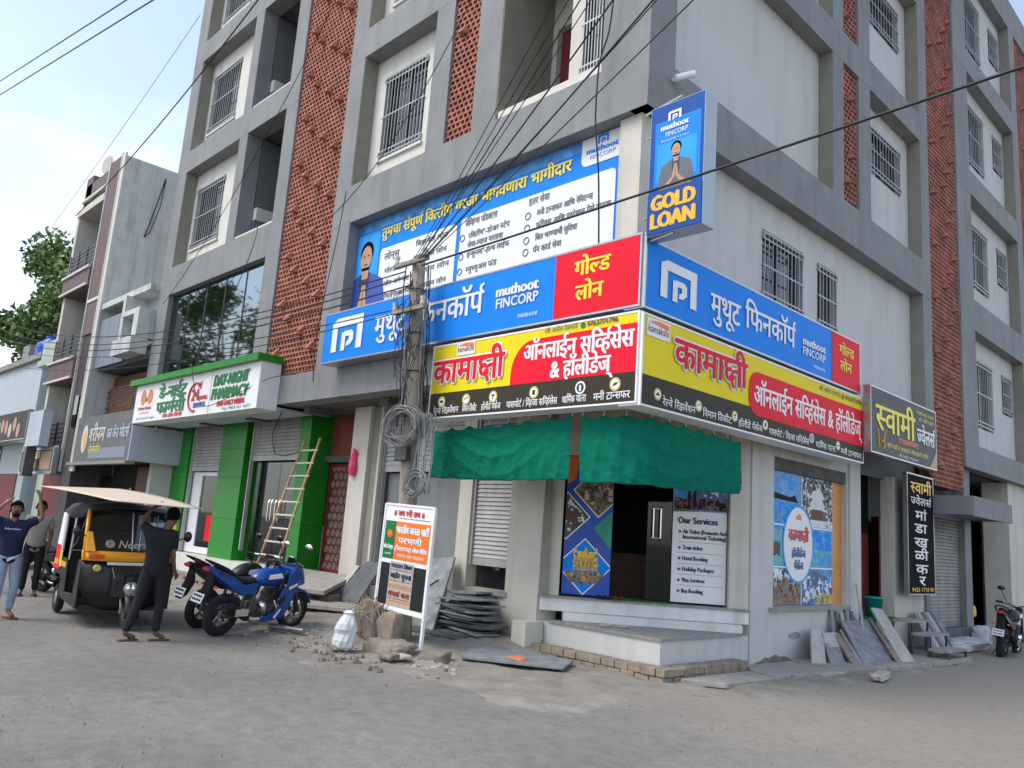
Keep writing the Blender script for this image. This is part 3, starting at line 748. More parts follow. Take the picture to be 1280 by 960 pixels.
# ---- ground floor, right front: depth is measured inside from x = -6.3
GR = FR(-6.3)
def rp(x0, x1, d0, d1, z0, z1, name, m, **kw): return bpart(MB().box(x0, x1, d0, d1, z0, z1), GR, name, m, **kw)
bpart(cells(MB(), 11.25, 14.66, 0, .22, -.1, 3.955, [(11.93, 14.6, .86, 3.2)]), GR, 'wall', 'wall_cool')
rp(11.8, 14.66, -.06, .2, .80, .858, 'window_sill', 'concrete')
rp(11.93, 14.6, .02, .2, 3.0, 3.2, 'shutter_box', 'ceiling')
rp(14.2, 14.6, .10, .14, .86, 3.0, 'orange_board', 'orange_board'); rp(14.66, 15.12, -.04, .3, 0, 3.955, 'pier', 'wall_cool')
rp(15.12, 16.9, .0, 3.0, -.1, .58, 'shop_floor', 'wall_cool'); rp(15.15, 16.9, -.12, .8, .58, .61, 'entrance_mat', 'grass_mat')
rp(15.12, 16.15, .75, .85, .6, 3.955, 'white_partition', 'white_plastic')
mb = MB()
for x in (15.3, 15.62, 15.9): mb.box(x, x + .015, .735, .748, .6, 3.9)
bpart(mb, GR, 'partition_joint', 'steel_dark')
rp(15.2, 15.9, .5, .75, .62, 1.45, 'display_counter', 'wall_cool')
rp(16.2, 16.9, .55, .6, .6, 2.2, 'wooden_door', 'maroon'); rp(16.2, 16.9, .55, .6, 2.2, 3.95, 'door_glass', 'glass_dark')
rp(16.9, 18.5, .05, .3, 0, 3.36, 'pier', 'cream')
rp(18.5, 21.3, .28, .3, 2.7, 3.955, 'wall', 'grey_dark')
shutter(GR, 18.75, 20.95, .12, .33, 2.9, 'shutter_old', pitch=.075)
rp(18.5, 18.7, .0, .3, 0, 3.0, 'pier', 'grey_paint'); rp(21.0, 21.45, -.02, .3, 0, 3.955, 'pier', 'grey_paint')
rp(18.75, 21.0, 0.02, .3, -.1, .32, 'shop_floor', 'grey_dark')
hood = bpart(MB().box(18.75, 21.45, -.85, .0, 2.78, 2.84), GR, 'shutter_hood', 'grey_paint')
mb = MB(); mb.box(18.75, 21.45, -.9, -.85, 2.72, 3.14); mb.box(18.70, 18.75, -.88, .0, 2.75, 3.14); mb.box(21.45, 21.5, -.88, .0, 2.75, 3.14)
bpart(mb, GR, 'hood_fascia', 'grey_paint', parent=hood)
rp(21.45, 24.6, 2.6, 2.7, 0, 3.955, 'lobby_back_wall', 'grey_dark')
ld = rp(22.0, 23.3, 2.4, 2.45, .3, 2.7, 'lobby_door', 'pale_blue'); rp(21.9, 22.0, 2.3, 2.5, .3, 2.8, 'door_frame', 'maroon', parent=ld); rp(23.3, 23.4, 2.3, 2.5, .3, 2.8, 'door_frame', 'maroon', parent=ld)
mb = MB()
for i in range(4):
    for j in range(17): mb.box(23.55 + i * .26, 23.79 + i * .26, 2.22, 2.24, .5 + j * .19, .67 + j * .19)
bpart(mb, GR, 'wall_tiles', 'panel_blue', kind='stuff'); rp(23.5, 24.6, 2.24, 2.5, 0, 3.955, 'tiled_wall', 'black_matte')
rp(24.6, 26.2, -.02, .6, -.3, 3.955, 'pillar', 'cream'); rp(26.2, 34, 1.0, 1.1, -.3, 3.955, 'wall', 'wall_cool')
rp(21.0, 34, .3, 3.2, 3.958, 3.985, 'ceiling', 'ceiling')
rp(11.3, 21.0, .23, .26, 3.3, 3.955, 'wall', 'grey_dark')

# ------------------------------------------------------------------ signs
def logo(par, u0, u1, v0, v1, m, wd=-.014):
    """a broad arch with a small hook inside"""
    W, H = u1 - u0, v1 - v0; f = lambda a, b: (u0 + a * W, v0 + b * H)
    pts = [f(0, 0), f(.17, 0), f(.17, .72), f(.22, .80), f(.80, .80), f(.83, .76), f(.83, 0), f(1, 0), f(1, 1), f(.12, 1), f(0, .86)]
    mb = MB(); mb.prism([(p[0], wd, p[1]) for p in reversed([f(0, 0), f(.18, 0), f(.18, .74), f(0, .74)])], (0, .003, 0))
    mb.prism([(p[0], wd, p[1]) for p in reversed([f(.82, 0), f(1, 0), f(1, .74), f(.82, .74)])], (0, .003, 0))
    mb.prism([(p[0], wd, p[1]) for p in reversed([f(0, .74), f(1, .74), f(1, 1), f(.16, 1), f(.0, .88)])], (0, .003, 0))
    mb.prism([(p[0], wd, p[1]) for p in reversed([f(.33, 0), f(.46, 0), f(.46, .55), f(.33, .55)])], (0, .003, 0))
    mb.prism([(p[0], wd - .0005, p[1]) for p in reversed([f(.46, .42), f(.58, .42), f(.58, .3), f(.5, .24), f(.5, .12), f(.62, .14), f(.72, .26), f(.72, .50), f(.64, .58), f(.40, .58)])], (0, .003, 0))
    return mb.build('logo', m, par)
def box_sign(name, label, F, u0, u1, v0, v1, d, m, edge='steel', cat='sign', group=None):
    t = thing(name, label, cat, (u0, 0, v0), F, group)
    MB().box(u0, u1, 0, d, v0, v1).build('sign_panel', m, t)
    mb = MB(); e = .022
    for q in ((u0 - .004, u1 + .004, v0 - .004, v0 + e), (u0 - .004, u1 + .004, v1 - e, v1 + .004), (u0 - .004, u0 + e, v0 + e, v1 - e), (u1 - e, u1 + .004, v0 + e, v1 - e)):
        mb.box(q[0], q[1], -.006, d + .002, q[2], q[3])
    mb.build('sign_edge', edge, t, kind='stuff'); return t
SL, SR = FL(7.6), FR(-5.75)
# blue finance sign, left front
t = box_sign('shop_sign', 'long blue finance company sign with red end on the left front under the banner', SL, -13.1, -5.80, 4.52, 5.46, .3, 'blue_sign')
logo(t, -12.78, -11.80, 4.70, 5.32, 'letter_white')
lettering(t, 'मुथूट', -11.42, -10.54, 4.84, .33, 'letter_white', bold=.012)
lettering(t, 'फिनकॉप^'.replace('फि', 'िफ'), -10.30, -8.66, 4.86, .33, 'letter_white', bold=.012)
lettering(t, 'muthoot', -8.38, -7.54, 5.04, .14, 'letter_white', bold=.014)
lettering(t, 'FINCORP', -8.37, -7.53, 4.86, .13, 'letter_white', bold=.006)
lettering(t, 'PARBHANI', -7.90, -7.53, 4.66, .05, 'letter_white')
flat(t, rect(-7.23, -5.83, 4.545, 5.435), 'red_sign')
lettering(t, 'गोल्ड'.replace('ल्', '<ल'), -6.88, -6.28, 5.08, .19, 'letter_yellow', bold=.012)
lettering(t, 'लोन', -6.84, -6.38, 4.74, .19, 'letter_yellow', bold=.012)
# blue finance sign, right front
t = box_sign('shop_sign', 'long blue finance company sign with red end on the right front above the yellow one', SR, 7.62, 13.90, 4.50, 5.40, .3, 'blue_sign')
logo(t, 7.93, 8.73, 4.72, 5.22, 'letter_white')
lettering(t, 'मुथूट', 9.08, 9.84, 4.76, .30, 'letter_white', bold=.011)
lettering(t, 'िफनकॉप^', 9.98, 11.48, 4.80, .30, 'letter_white', bold=.011)
lettering(t, 'muthoot', 11.74, 12.52, 4.93, .11, 'letter_white', bold=.012)
lettering(t, 'FINCORP', 11.74, 12.52, 4.77, .11, 'letter_white', bold=.005)
lettering(t, 'PARBHANI', 12.1, 12.5, 4.62, .045, 'letter_white')
flat(t, rect(12.78, 13.87, 4.525, 5.375), 'red_sign')
lettering(t, 'गो<लड', 13.05, 13.62, 5.05, .15, 'letter_yellow', bold=.010)
lettering(t, 'लोन', 13.08, 13.52, 4.78, .15, 'letter_yellow', bold=.010)
# joint piece between the two blue signs
single(MB().box(-5.797, -5.753, 7.62, 7.9, 4.5, 5.46), 'sign_corner_plate', 'steel', 'grey metal plate closing the corner between the two blue signs', 'plate', (-5.8, 7.62, 4.5))
# yellow travel agency signs
SERV = ['रे<लवे िरझवे^शन', 'िवमान ितकीट', 'हॉलीडे पॅकेज', 'पासपोट^ / ि<वहजा सि<वह^सेस', 'धािम^क यात्रा'.replace('त्रा', '<तरा'), 'मनी ट्रा<नसफर'.replace('ट्रा', 'ट_ा')]
def kamakshi(t, u0, u1, v0, v1, k, o, red, ph, lg, sv, side):
    H = v1 - v0
    flat(t, rect(u0 + .02, u1 - .02, v0 + .02, v0 + H * .335), 'brown_sign')
    if side == 'L':
        a, b = red; pts = [(a, v0 + H * .335)] + [(a + (1 - math.cos(R(x))) * .42, v0 + H * .46 + math.sin(R(x)) * H * .41) for x in range(0, 91, 15)] + [(b, v0 + H * .87), (b, v0 + H * .335)]
        flat(t, pts, 'red_sign', -.010)
    else:
        flat(t, rrect(red[0], red[1], v0 + H * .245, v0 + H * .80, .24, corners=(1, 0, 0, 1)), 'red_sign', -.011)
    lettering(t, 'कामा~ी', k[0], k[1], k[2], k[3], 'letter_white', -.014, grow=.036)
    lettering(t, 'कामा~ी', k[0], k[1], k[2], k[3], 'red_sign', -.026, grow=.010)
    for (s, a, b, v, h) in o: lettering(t, s, a, b, v, h, 'letter_white', -.014, bold=.011)
    a, b, v, h = ph
    lettering(t, 'श्री अमोल देशपांडे'.replace('श्री', '<शरी'), a, a + (b - a) * .47, v, h, 'letter_navy'); flat(t, ell(a + (b - a) * .54, v + h * .5, h * .75, h * .75), 'letter_green', -.010)
    lettering(t, '9763771796', a + (b - a) * .60, b, v, h, 'letter_navy', bold=.003)
    a, b, c, d = lg; flat(t, rect(a, b, c, d), 'white_plastic', -.011); flat(t, [(a + .03, d - .05), (b - .03, d - .09), (b - .03, d - .03), ((a + b) / 2, d - .015)], 'letter_orange', -.015)
    lettering(t, 'kamakshi', a + .03, b - .03, c + .055, (d - c) * .36, 'letter_maroon', -.0165)
    for s, (a, b) in sv: lettering(t, s, a, b, v0 + H * .055, .085, 'letter_white', -.014, res=1, bold=.002)
t = box_sign('shop_sign', 'yellow travel agency sign with black lower strip on the left front above the green cloth', SL, -9.74, -5.79, 3.325, 4.46, .32, 'yellow_sign', edge='letter_white')
def icons(t, us, v, r):
    for i, u in enumerate(us):
        flat(t, ell(u, v, r, r), 'letter_gold_pale' if i != 4 else 'letter_white', -.0115, name='round_icon')
        flat(t, ell(u, v, r * .72, r * .72, 14), 'letter_white' if i != 4 else 'brown_sign', -.0125, name='icon_field')
        f = [[(-.5, -.2), (.5, -.2), (.3, .25), (-.3, .25)], [(-.6, -.1), (.6, .25), (.5, .4), (-.4, .1)], [(-.1, -.5), (.1, -.5), (.1, .1), (.5, .1), (0, .5), (-.5, .1), (-.1, .1)], [(-.3, -.4), (.3, -.4), (.3, .4), (-.3, .4)], [(-.2, -.5), (.2, -.5), (.2, .4), (-.2, .4)], [(-.5, -.3), (.3, -.1), (.6, .3), (-.2, .15)]][i]
        flat(t, [(u + a * r, v + b * r) for a, b in f], 'brown_sign' if i != 4 else 'letter_white', -.0140, name='icon_mark')
icons(t, (-9.43, -8.87, -8.29, -7.49, -6.67, -6.11), 3.57, .085)
kamakshi(t, -9.74, -5.79, 3.325, 4.46, (-9.66, -8.10, 3.86, .33), [('ऑनलाईन सि<वह^सेस', -7.72, -5.85, 4.02, .21), ('& हॉलीडेज्', -7.20, -6.16, 3.74, .20)],
         (-7.97, -5.81), (-7.36, -6.11, 4.365, .055), (-9.17, -8.76, 4.25, 4.45),
         [(SERV[0], (-9.60, -9.02)), (SERV[1], (-8.93, -8.62)), (SERV[2], (-8.52, -8.12)), (SERV[3], (-8.0, -7.05)), (SERV[4], (-6.96, -6.56)), (SERV[5], (-6.44, -5.87))], 'L')
t = box_sign('shop_sign', 'yellow travel agency sign with black lower strip on the right front beside the corner', SR, 7.62, 14.0, 3.30, 4.44, .32, 'yellow_sign', edge='letter_white')
icons(t, (7.96, 8.86, 9.75, 10.59, 12.05, 12.99), 3.48, .075)
kamakshi(t, 7.62, 14.0, 3.30, 4.44, (8.27, 10.04, 3.91, .34), [('ऑनलाईन सि<वह^सेस & हॉलीडेज्', 10.26, 13.92, 3.74, .26)],
         (10.12, 13.97), (12.32, 13.93, 4.30, .065), (7.69, 8.17, 4.17, 4.40),
         [(SERV[0], (8.06, 8.78)), (SERV[1], (8.95, 9.66)), (SERV[2], (9.84, 10.50)), (SERV[3], (10.69, 11.95)), (SERV[4], (12.18, 12.88)), (SERV[5], (13.08, 13.88))], 'R')
# portrait print used on two adverts
def portrait(t, cu, v0, s, wd, suit='blue_deep', hands=True):
    P = lambda pts: [(cu + a * s, v0 + b * s) for a, b in pts]
    flat(t, P([(-.46, 0), (.46, 0), (.50, .30), (.42, .62), (.16, .74), (-.16, .74), (-.42, .62), (-.50, .30)]), suit, wd, 'printed_jacket')
    flat(t, P([(-.09, .35), (.09, .35), (.12, .76), (-.12, .76)]), 'letter_navy', wd - .001, 'printed_shirt')
    flat(t, P([(-.07, .68), (.07, .68), (.08, .86), (-.08, .86)]), 'skin_print', wd - .002, 'printed_neck')
    flat(t, [(cu + s * (.148 * math.cos(a)), v0 + s * (1.05 + .155 * math.sin(a))) for a in [2 * math.pi * i / 20 for i in range(20)]], 'hair', wd - .0025, 'printed_hair')
    flat(t, [(cu + s * (.125 * math.cos(a)), v0 + s * (.97 + .175 * math.sin(a))) for a in [2 * math.pi * i / 18 for i in range(18)]], 'skin_print', wd - .0035, 'printed_face')
    for a, b, rx, ry in ((-.05, 1.0, .024, .010), (.05, 1.0, .024, .010), (0, .88, .042, .010)): flat(t, [(cu + s * (a + rx * math.cos(q)), v0 + s * (b + ry * math.sin(q))) for q in [2 * math.pi * i / 10 for i in range(10)]], 'hair', wd - .0045, 'printed_feature')
    flat(t, P([(-.10, .84), (.10, .84), (.07, .80), (-.07, .80)]), 'hair', wd - .0042, 'printed_beard')
    if hands:
        flat(t, P([(-.32, .10), (-.10, .30), (-.035, .62), (-.002, .62), (-.01, .30), (-.22, .02)]), 'skin_print', wd - .004, 'printed_hand')
        flat(t, P([(.32, .10), (.10, .30), (.035, .62), (.002, .62), (.01, .30), (.22, .02)]), 'skin_print', wd - .0045, 'printed_hand')
# banner in the recess
BF = FL(8.2)
t = thing('advert_banner', 'large blue and white advertising banner in the wall recess above the blue sign', 'banner', (-13.2, 0, 4.9), BF)
MB().box(-13.2, -6.62, 0, .02, 4.9, 7.44).build('banner_sheet', 'blue_sign', t)
flat(t, rect(-13.2, -12.45, 4.9, 7.2), 'blue_light'); flat(t, rect(-13.2, -6.62, 7.25, 7.44), 'photo_sky', -.006)
flat(t, rrect(-12.40, -10.17, 5.0, 6.80, .08), 'white_plastic', -.009); flat(t, rrect(-10.07, -6.76, 5.0, 6.84, .08), 'white_plastic', -.0095)
flat(t, rrect(-7.42, -6.63, 7.0, 7.43, .1, corners=(1, 0, 0, 0)), 'white_plastic', -.0092)
logo(t, -7.12, -6.92, 7.29, 7.42, 'blue_sign'); lettering(t, 'muthoot', -7.32, -6.74, 7.18, .075, 'blue_sign', -.013, bold=.008); lettering(t, 'FINCORP', -7.25, -6.78, 7.08, .06, 'blue_sign', -.013)
lettering(t, 'तुमचा संपूण^ िव<ततीय कज^ा भागवणारा भागीदार'.replace('कज^ा', 'गरजा'), -12.40, -7.60, 7.02, .175, 'letter_yellow', -.013, bold=.010)
tl = lambda s, a, b, v, h=.085: lettering(t, s, a, b, v, h, 'letter_grey', -.014, res=1, bold=.003)
tl('लोन्स', -12.25, -11.78, 6.55, .12); tl('गोल्ड लोन'.replace('ल्ड', '<लड'), -12.2, -11.5, 6.28); tl('िबझनेस लोन', -11.3, -10.4, 6.62); tl('पस^नल लोन', -11.2, -10.4, 6.36)
tl('लोन अगे<नसट प्रॉपटी^'.replace('प्रॉ', 'पॉ'), -12.2, -11.0, 6.03); tl('होम लोन', -11.0, -10.3, 6.08); tl('शै~िणक लोन', -12.2, -11.2, 5.78); tl('वाहन लोन', -11.0, -10.35, 5.80)
tl('से<िवहंग्स प्रॉड<कटस'.replace('प्रॉ', 'पॉ').replace('ग्स', '<गस').replace('<ि', 'ि<'), -9.95, -9.17, 6.68, .10); tl('रिकिरंग"-डोअर स्टेप'.replace('स्ट', '<सट'), -9.85, -8.86, 6.45); tl('सेवा-<वयाज परतावा', -9.85, -9.0, 6.29)
tl('इ<नशु<रनस"-ह<ेलथ लाईफ'.replace('ह<े', 'ह<'), -9.85, -8.84, 6.12); tl('<मयु<चयुअल फंड', -9.85, -9.1, 5.86)
tl('इतर सेवा', -8.46, -8.02, 6.68, .10); tl('मनी ट्रा<नसफर आिण रेिमट<नस'.replace('ट्रा', 'ट_ा'), -8.27, -7.16, 6.47); tl('फॉरे<कस आिण परदेशात पैसे पाठवा', -8.27, -6.82, 6.27); tl('िबल भर<णयाची सुिवधा', -8.27, -7.43, 6.07); tl('पॅन काड^ सेवा', -8.30, -7.72, 5.88)
for a, b in ((-8.46, 6.51), (-8.46, 6.31), (-8.46, 6.11), (-8.46, 5.92), (-10.0, 6.49), (-10.0, 6.16), (-10.0, 5.90)):
    MB().ring((a, -.014, b), (0, 1, 0), .055, .009, 14, 4).build('round_icon', 'letter_grey', t)
portrait(t, -12.85, 5.30, 1.45, -.016, 'letter_blue')
# gold loan light box at the corner
G6 = FL(7.6)
t = thing('light_box', 'blue projecting light box with a printed man reading GOLD LOAN at the corner', 'light box', (-5.74, 0, 5.37), G6)
MB().box(-5.74, -4.95, 0, .26, 5.38, 7.08).build('box_body', 'pale_blue', t, bevel=.006)
flat(t, rect(-5.73, -4.96, 5.39, 7.07), 'blue_deep', -.004); flat(t, rect(-5.66, -5.0, 6.0, 6.85), 'blue_sign', -.006); flat(t, rect(-5.62, -5.05, 6.05, 6.55), 'blue_light', -.0075)
logo(t, -5.47, -5.28, 6.83, 6.95, 'letter_white'); lettering(t, 'muthoot', -5.57, -5.17, 6.72, .07, 'letter_white', bold=.006); lettering(t, 'FINCORP', -5.50, -5.18, 6.63, .055, 'letter_white')
lettering(t, 'Blessing India to prosper', -5.56, -5.16, 6.57, .025, 'letter_white', res=1)
portrait(t, -5.34, 5.93, .50, -.010, 'letter_grey')
flat(t, rect(-5.73, -4.96, 5.39, 5.92), 'blue_deep', -.017)
lettering(t, 'GOLD', -5.66, -5.05, 5.68, .17, 'letter_gold', -.022, bold=.02); lettering(t, 'LOAN', -5.66, -5.05, 5.45, .17, 'letter_gold', -.022, bold=.02)
mb = MB(); mb.tube([(-5.9, .1, 7.1), (-5.3, .02, 7.13)], .018, 6); mb.tube([(-5.9, .1, 5.34), (-5.35, .02, 5.36)], .018, 6); mb.tube([(-5.9, .15, 6.8), (-5.74, .15, 6.8)], .02, 6); mb.tube([(-5.9, .15, 5.7), (-5.74, .15, 5.7)], .02, 6)
mb.build('bracket', 'steel', t, kind='stuff')
# pharmacy sign
PF = FL(7.5)
t = thing('pharmacy_sign', 'white pharmacy sign with green letters under a green ledge above the green piers', 'sign', (-22.1, 0, 3.8), PF)
MB().box(-22.12, -15.25, 0, .45, 3.82, 4.80).build('sign_panel', 'white_plastic', t)
MB().box(-22.12, -15.25, .45, 1.3, 3.86, 3.90).build('sign_soffit', 'pale_blue', t)
MB().box(-22.35, -15.20, -.12, .45, 4.803, 4.95).build('green_ledge', 'green_panel', t)
lettering(t, 'डे-नाईट', -20.50, -18.85, 4.36, .26, 'letter_green', bold=.03); lettering(t, 'फाम^सी', -20.55, -18.85, 3.98, .26, 'letter_green', bold=.03)
lettering(t, 'DAY-NIGHT', -17.38, -15.75, 4.42, .22, 'letter_green', bold=.03, slant=.15); lettering(t, 'PHARMACY', -17.42, -15.72, 4.12, .22, 'letter_green', bold=.03, slant=.15)
lettering(t, 'AND DAILY NEEDS', -17.1, -15.8, 3.96, .10, 'letter_red', bold=.012); lettering(t, 'सेवा हीच िसद्धी'.replace('िसद्धी', 'िस<दधी'), -20.1, -18.95, 3.86, .08, 'letter_red', bold=.008)
lettering(t, 'Mo. 9403 061 4277', -16.8, -15.5, 3.86, .055, 'letter_navy'); lettering(t, '24', -18.50, -18.12, 4.17, .24, 'letter_red', bold=.02)
lettering(t, 'HOURS', -18.1, -17.65, 4.17, .08, 'letter_red', bold=.01); lettering(t, 'SERVICE', -18.35, -17.72, 4.0, .10, 'letter_blue', bold=.01)
MB().tube([(-18.0 + .0 * a, -.012, 0) if False else (-18.30 + .36 * math.cos(R(a)), -.012, 4.25 + .33 * math.sin(R(a))) for a in range(60, 300, 20)], .026, 5).build('ring_emblem', 'letter_red', t)
flat(t, [(-18.22, 4.5), (-18.0, 4.62), (-18.05, 4.42)], 'letter_red', -.012); flat(t, rect(-17.535, -17.52, 3.84, 4.78), 'steel', -.006)
for cx in (-21.55, -21.10): flat(t, ell(cx, 4.46, .17, .20), 'letter_orange', -.008); flat(t, ell(cx, 4.48, .09, .11), 'skin_print', -.010)
flat(t, [(-21.42, 4.45), (-21.25, 4.45), (-21.33, 4.32)], 'green_panel', -.011)
lettering(t, 'Parbhani Medical', -21.8, -20.95, 4.14, .07, 'letter_red', bold=.006); lettering(t, 'and General', -21.65, -21.05, 4.03, .06, 'letter_red'); lettering(t, 'Retail Chemist & Druggist', -21.85, -20.65, 3.89, .055, 'letter_blue')
# brown sign of the neighbouring shop
NF = FL(7.6)
t = thing('shop_sign', 'grey brown sign with pale letters and white side panel left of the pharmacy', 'sign', (-27.35, 0, 2.85), NF)
MB().box(-27.0, -22.35, 0, .2, 2.86, 4.22).build('sign_panel', 'grey_dark', t); MB().box(-27.4, -22.35, -.05, .2, 2.78, 2.86).build('sign_ledge', 'beige_paint', t)
MB().box(-22.35, -22.30, 0, 1.95, 2.86, 3.80).build('side_panel', 'pale_blue', t)
lettering(t, '<शरी<राम', -25.7, -24.4, 3.45, .38, 'cream', bold=.02); lettering(t, 'कार ॲ<नड', -24.2, -23.3, 3.5, .26, 'pale_blue', bold=.015); lettering(t, 'मोटस^', -23.2, -22.5, 3.5, .26, 'pale_blue', bold=.015)
flat(t, ell(-26.15, 3.55, .26, .42), 'cream', -.01); flat(t, ell(-26.12, 3.5, .14, .28), 'brass', -.013); lettering(t, 'ॲ<कसेसरीज', -25.6, -24.6, 3.1, .2, 'letter_gold_pale', bold=.01)
flat(t, rect(-25.6, -22.6, 2.95, 3.25), 'panel_blue', -.006)
# jeweller signs
JF = FR(-5.6)
t = box_sign('shop_sign', 'dark jeweller sign with yellow lettering hanging right of the yellow travel sign', JF, 13.96, 17.15, 3.50, 4.67, .12, 'grey_dark')
lettering(t, '<सवामी', 14.16, 16.0, 3.93, .42, 'letter_yellow', bold=.022); lettering(t, '<जवेलस^', 16.1, 17.03, 3.93, .26, 'letter_white', bold=.015)
lettering(t, '(मांडाखळीकर)', 15.15, 16.12, 3.80, .085, 'letter_orange', bold=.006); lettering(t, 'सोने चांदी व डायमंडचे ऑड^रप्रमाणे दािगने'.replace('प्र', 'प_'), 14.65, 16.66, 3.66, .07, 'letter_yellow', res=1)
lettering(t, 'मो. 9423 1718 90', 15.2, 16.1, 3.55, .05, 'letter_white', res=1); lettering(t, 'गंगाखेड रोड, परभणी', 16.1, 17.0, 4.48, .055, 'letter_yellow', res=1); lettering(t, 'सोने चांदीचे <वयापारी', 16.2, 17.0, 4.36, .055, 'letter_yellow', res=1)
mb = MB(); mb.tube([(14.3, -.012, 3.62), (14.28, -.012, 3.78), (14.42, -.012, 3.72), (14.5, -.012, 3.78), (14.52, -.012, 3.62)], .018, 5); mb.tube([(14.28, -.012, 3.78), (14.22, -.012, 3.95)], .012, 4); mb.tube([(14.5, -.012, 3.78), (14.58, -.012, 3.95)], .012, 4)
mb.build('emblem', 'brass', t, kind='stuff')
flat(t, [(16.75, 3.52), (17.1, 3.52), (17.12, 3.9), (16.98, 3.72)], 'skin_print', -.008)
VF = FR(-6.1)
t = box_sign('vertical_sign', 'tall narrow black jeweller sign with white letters beside the old steel shutter', VF, 16.95, 18.42, 1.06, 3.46, .08, 'sign_black')
lettering(t, '<सवामी', 17.12, 18.28, 3.08, .20, 'letter_gold', bold=.014); lettering(t, '<जवेलस^', 17.12, 18.25, 2.84, .14, 'letter_white', bold=.008)
for s, v, a, b in (('मां', 2.54, 17.35, 17.98), ('डा', 2.28, 17.30, 17.98), ('ख', 2.00, 17.28, 18.02), ('ळी', 1.74, 17.28, 18.02), ('क', 1.47, 17.33, 18.0), ('र', 1.24, 17.50, 17.85)):
    lettering(t, s, a, b, v, .17, 'letter_white', bold=.014)
lettering(t, '9423 1718 90', 17.1, 18.3, 1.12, .07, 'letter_gold', bold=.006)
# sign portion beyond the brick screen: white panel on the first floor wall, far right
# ---- printed panels of the corner shop
t = thing('door_poster', 'tall printed poster with diamond framed buildings left of the dark glass door', 'poster', (.34, .14, .86), DF)
MB().box(.34, 1.06, .14, .16, .86, 2.94).build('poster_sheet', 'photo_blue', t)
O = lambda pts, m, wd, nm='printed_photo': MB().prism([(p[0], wd, p[1]) for p in reversed(pts)], (0, .002, 0)).build(nm, m, t)
def dia(c, v, r, hw=None): return [(c, v - r), (c + r, v), (c, v + r), (c - r, v)]
def cl(pts, a=.345, b=1.055):   # clip polygon to the sheet
    for lim, sgn in ((a, 1), (b, -1)):
        out = []
        for i in range(len(pts)):
            p, q = pts[i], pts[(i + 1) % len(pts)]; ip = (p[0] - lim) * sgn >= 0; iq = (q[0] - lim) * sgn >= 0
            if ip: out.append(p)
            if ip != iq: tt = (lim - p[0]) / (q[0] - p[0]); out.append((lim, p[1] + tt * (q[1] - p[1])))
        pts = out
    return pts
for (c, v, r, m) in ((.84, 2.42, .38, 'photo_brown'), (.36, 2.02, .34, 'photo_dark'), (.66, 1.28, .40, 'blue_sign')):
    O(cl(dia(c, v, r + .025)), 'letter_white', .1375); O(cl(dia(c, v, r)), m, .135)
O(cl([(1.055, 1.55), (.78, 1.86), (1.055, 2.14)]), 'photo_green', .1365)
O([(.345, 2.5), (.345, 2.93), (.5, 2.93), (.48, 2.6)], 'letter_orange', .1365)
for i in range(5): O(rect(.62 + .09 * i, .68 + .09 * i, 2.28, 2.42 + .05 * (i % 3)), 'photo_dark' if i % 2 else 'cream', .132)
def speckle(par, u0, u1, v0, v1, n, sz, mats, wd, seed, keep=None):
    q = random.Random(seed)
    for mm in mats:
        mb = MB()
        for i in range(n):
            a, b = q.uniform(u0, u1), q.uniform(v0, v1); w_, h_ = sz * q.uniform(.3, 1.2), sz * q.uniform(.3, 1.3)
            if keep and not keep(a, b): continue
            a0, a1, b0, b1 = max(u0, a - w_), min(u1, a + w_), max(v0, b - h_), min(v1, b + h_); wd -= 1e-5
            mb.quad((a0, wd, b0), (a1, wd, b0 + q.uniform(-.2, .2) * h_), (a1 - w_ * q.uniform(0, .6), wd, b1), (a0 + w_ * q.uniform(0, .6), wd, b1))
        if mb.v: mb.build('printed_speckle', mm, par, kind='stuff')
indi = lambda c, v, r: (lambda a, b: abs(a - c) + abs(b - v) < r * .86)
speckle(t, .46, 1.05, 2.06, 2.78, 46, .03, ('cream', 'photo_dark', 'rust_red', 'stone_brown', 'photo_dark'), .1325, 1, indi(.84, 2.42, .38))
speckle(t, .35, .70, 1.70, 2.34, 40, .03, ('snow', 'photo_dark', 'wood_brown'), .1328, 2, indi(.36, 2.02, .34))
speckle(t, .40, .95, .90, 1.20, 30, .022, ('brass', 'photo_dark', 'stone_brown'), .1308, 3, indi(.66, 1.28, .40))
speckle(t, .48, .88, 1.22, 1.5, 26, .014, ('letter_gold', 'stone_brown', 'letter_yellow'), .1295, 4)
O([(.36, 2.2), (.56, 2.12), (.46, 2.2), (.40, 2.3)], 'snow', .132); O(rect(.37, .52, 1.92, 2.10), 'wood_brown', .132)
O(rect(.50, .86, 1.22, 1.42), 'brass', .132); O(rect(.56, .80, 1.42, 1.50), 'letter_gold', .131)
for x in (.52, .68, .84): O([(x - .03, 1.48), (x + .03, 1.48), (x, 1.58)], 'letter_gold', .130)
for i in range(6): O(rect(.515 + i * .058, .545 + i * .058, 1.24, 1.36), 'stone_brown', .130)
O(cl([(.44, 1.04), (.88, 1.04), (.98, 1.20), (.36, 1.20)]), 'photo_brown', .1315)
t = thing('services_poster', 'printed poster headed Our Services with a mountain photo right of the glass door', 'poster', (1.98, .14, .86), DF)
MB().box(1.98, 2.80, .14, .16, .86, 2.94).build('poster_sheet', 'white_plastic', t)
O(rect(1.985, 2.795, 2.22, 2.935), 'photo_sky', .138); O([(1.985, 2.24), (2.795, 2.24), (2.795, 2.42), (2.66, 2.62), (2.56, 2.72), (2.46, 2.56), (2.36, 2.62), (2.2, 2.40), (1.985, 2.34)], 'photo_mount', .136)
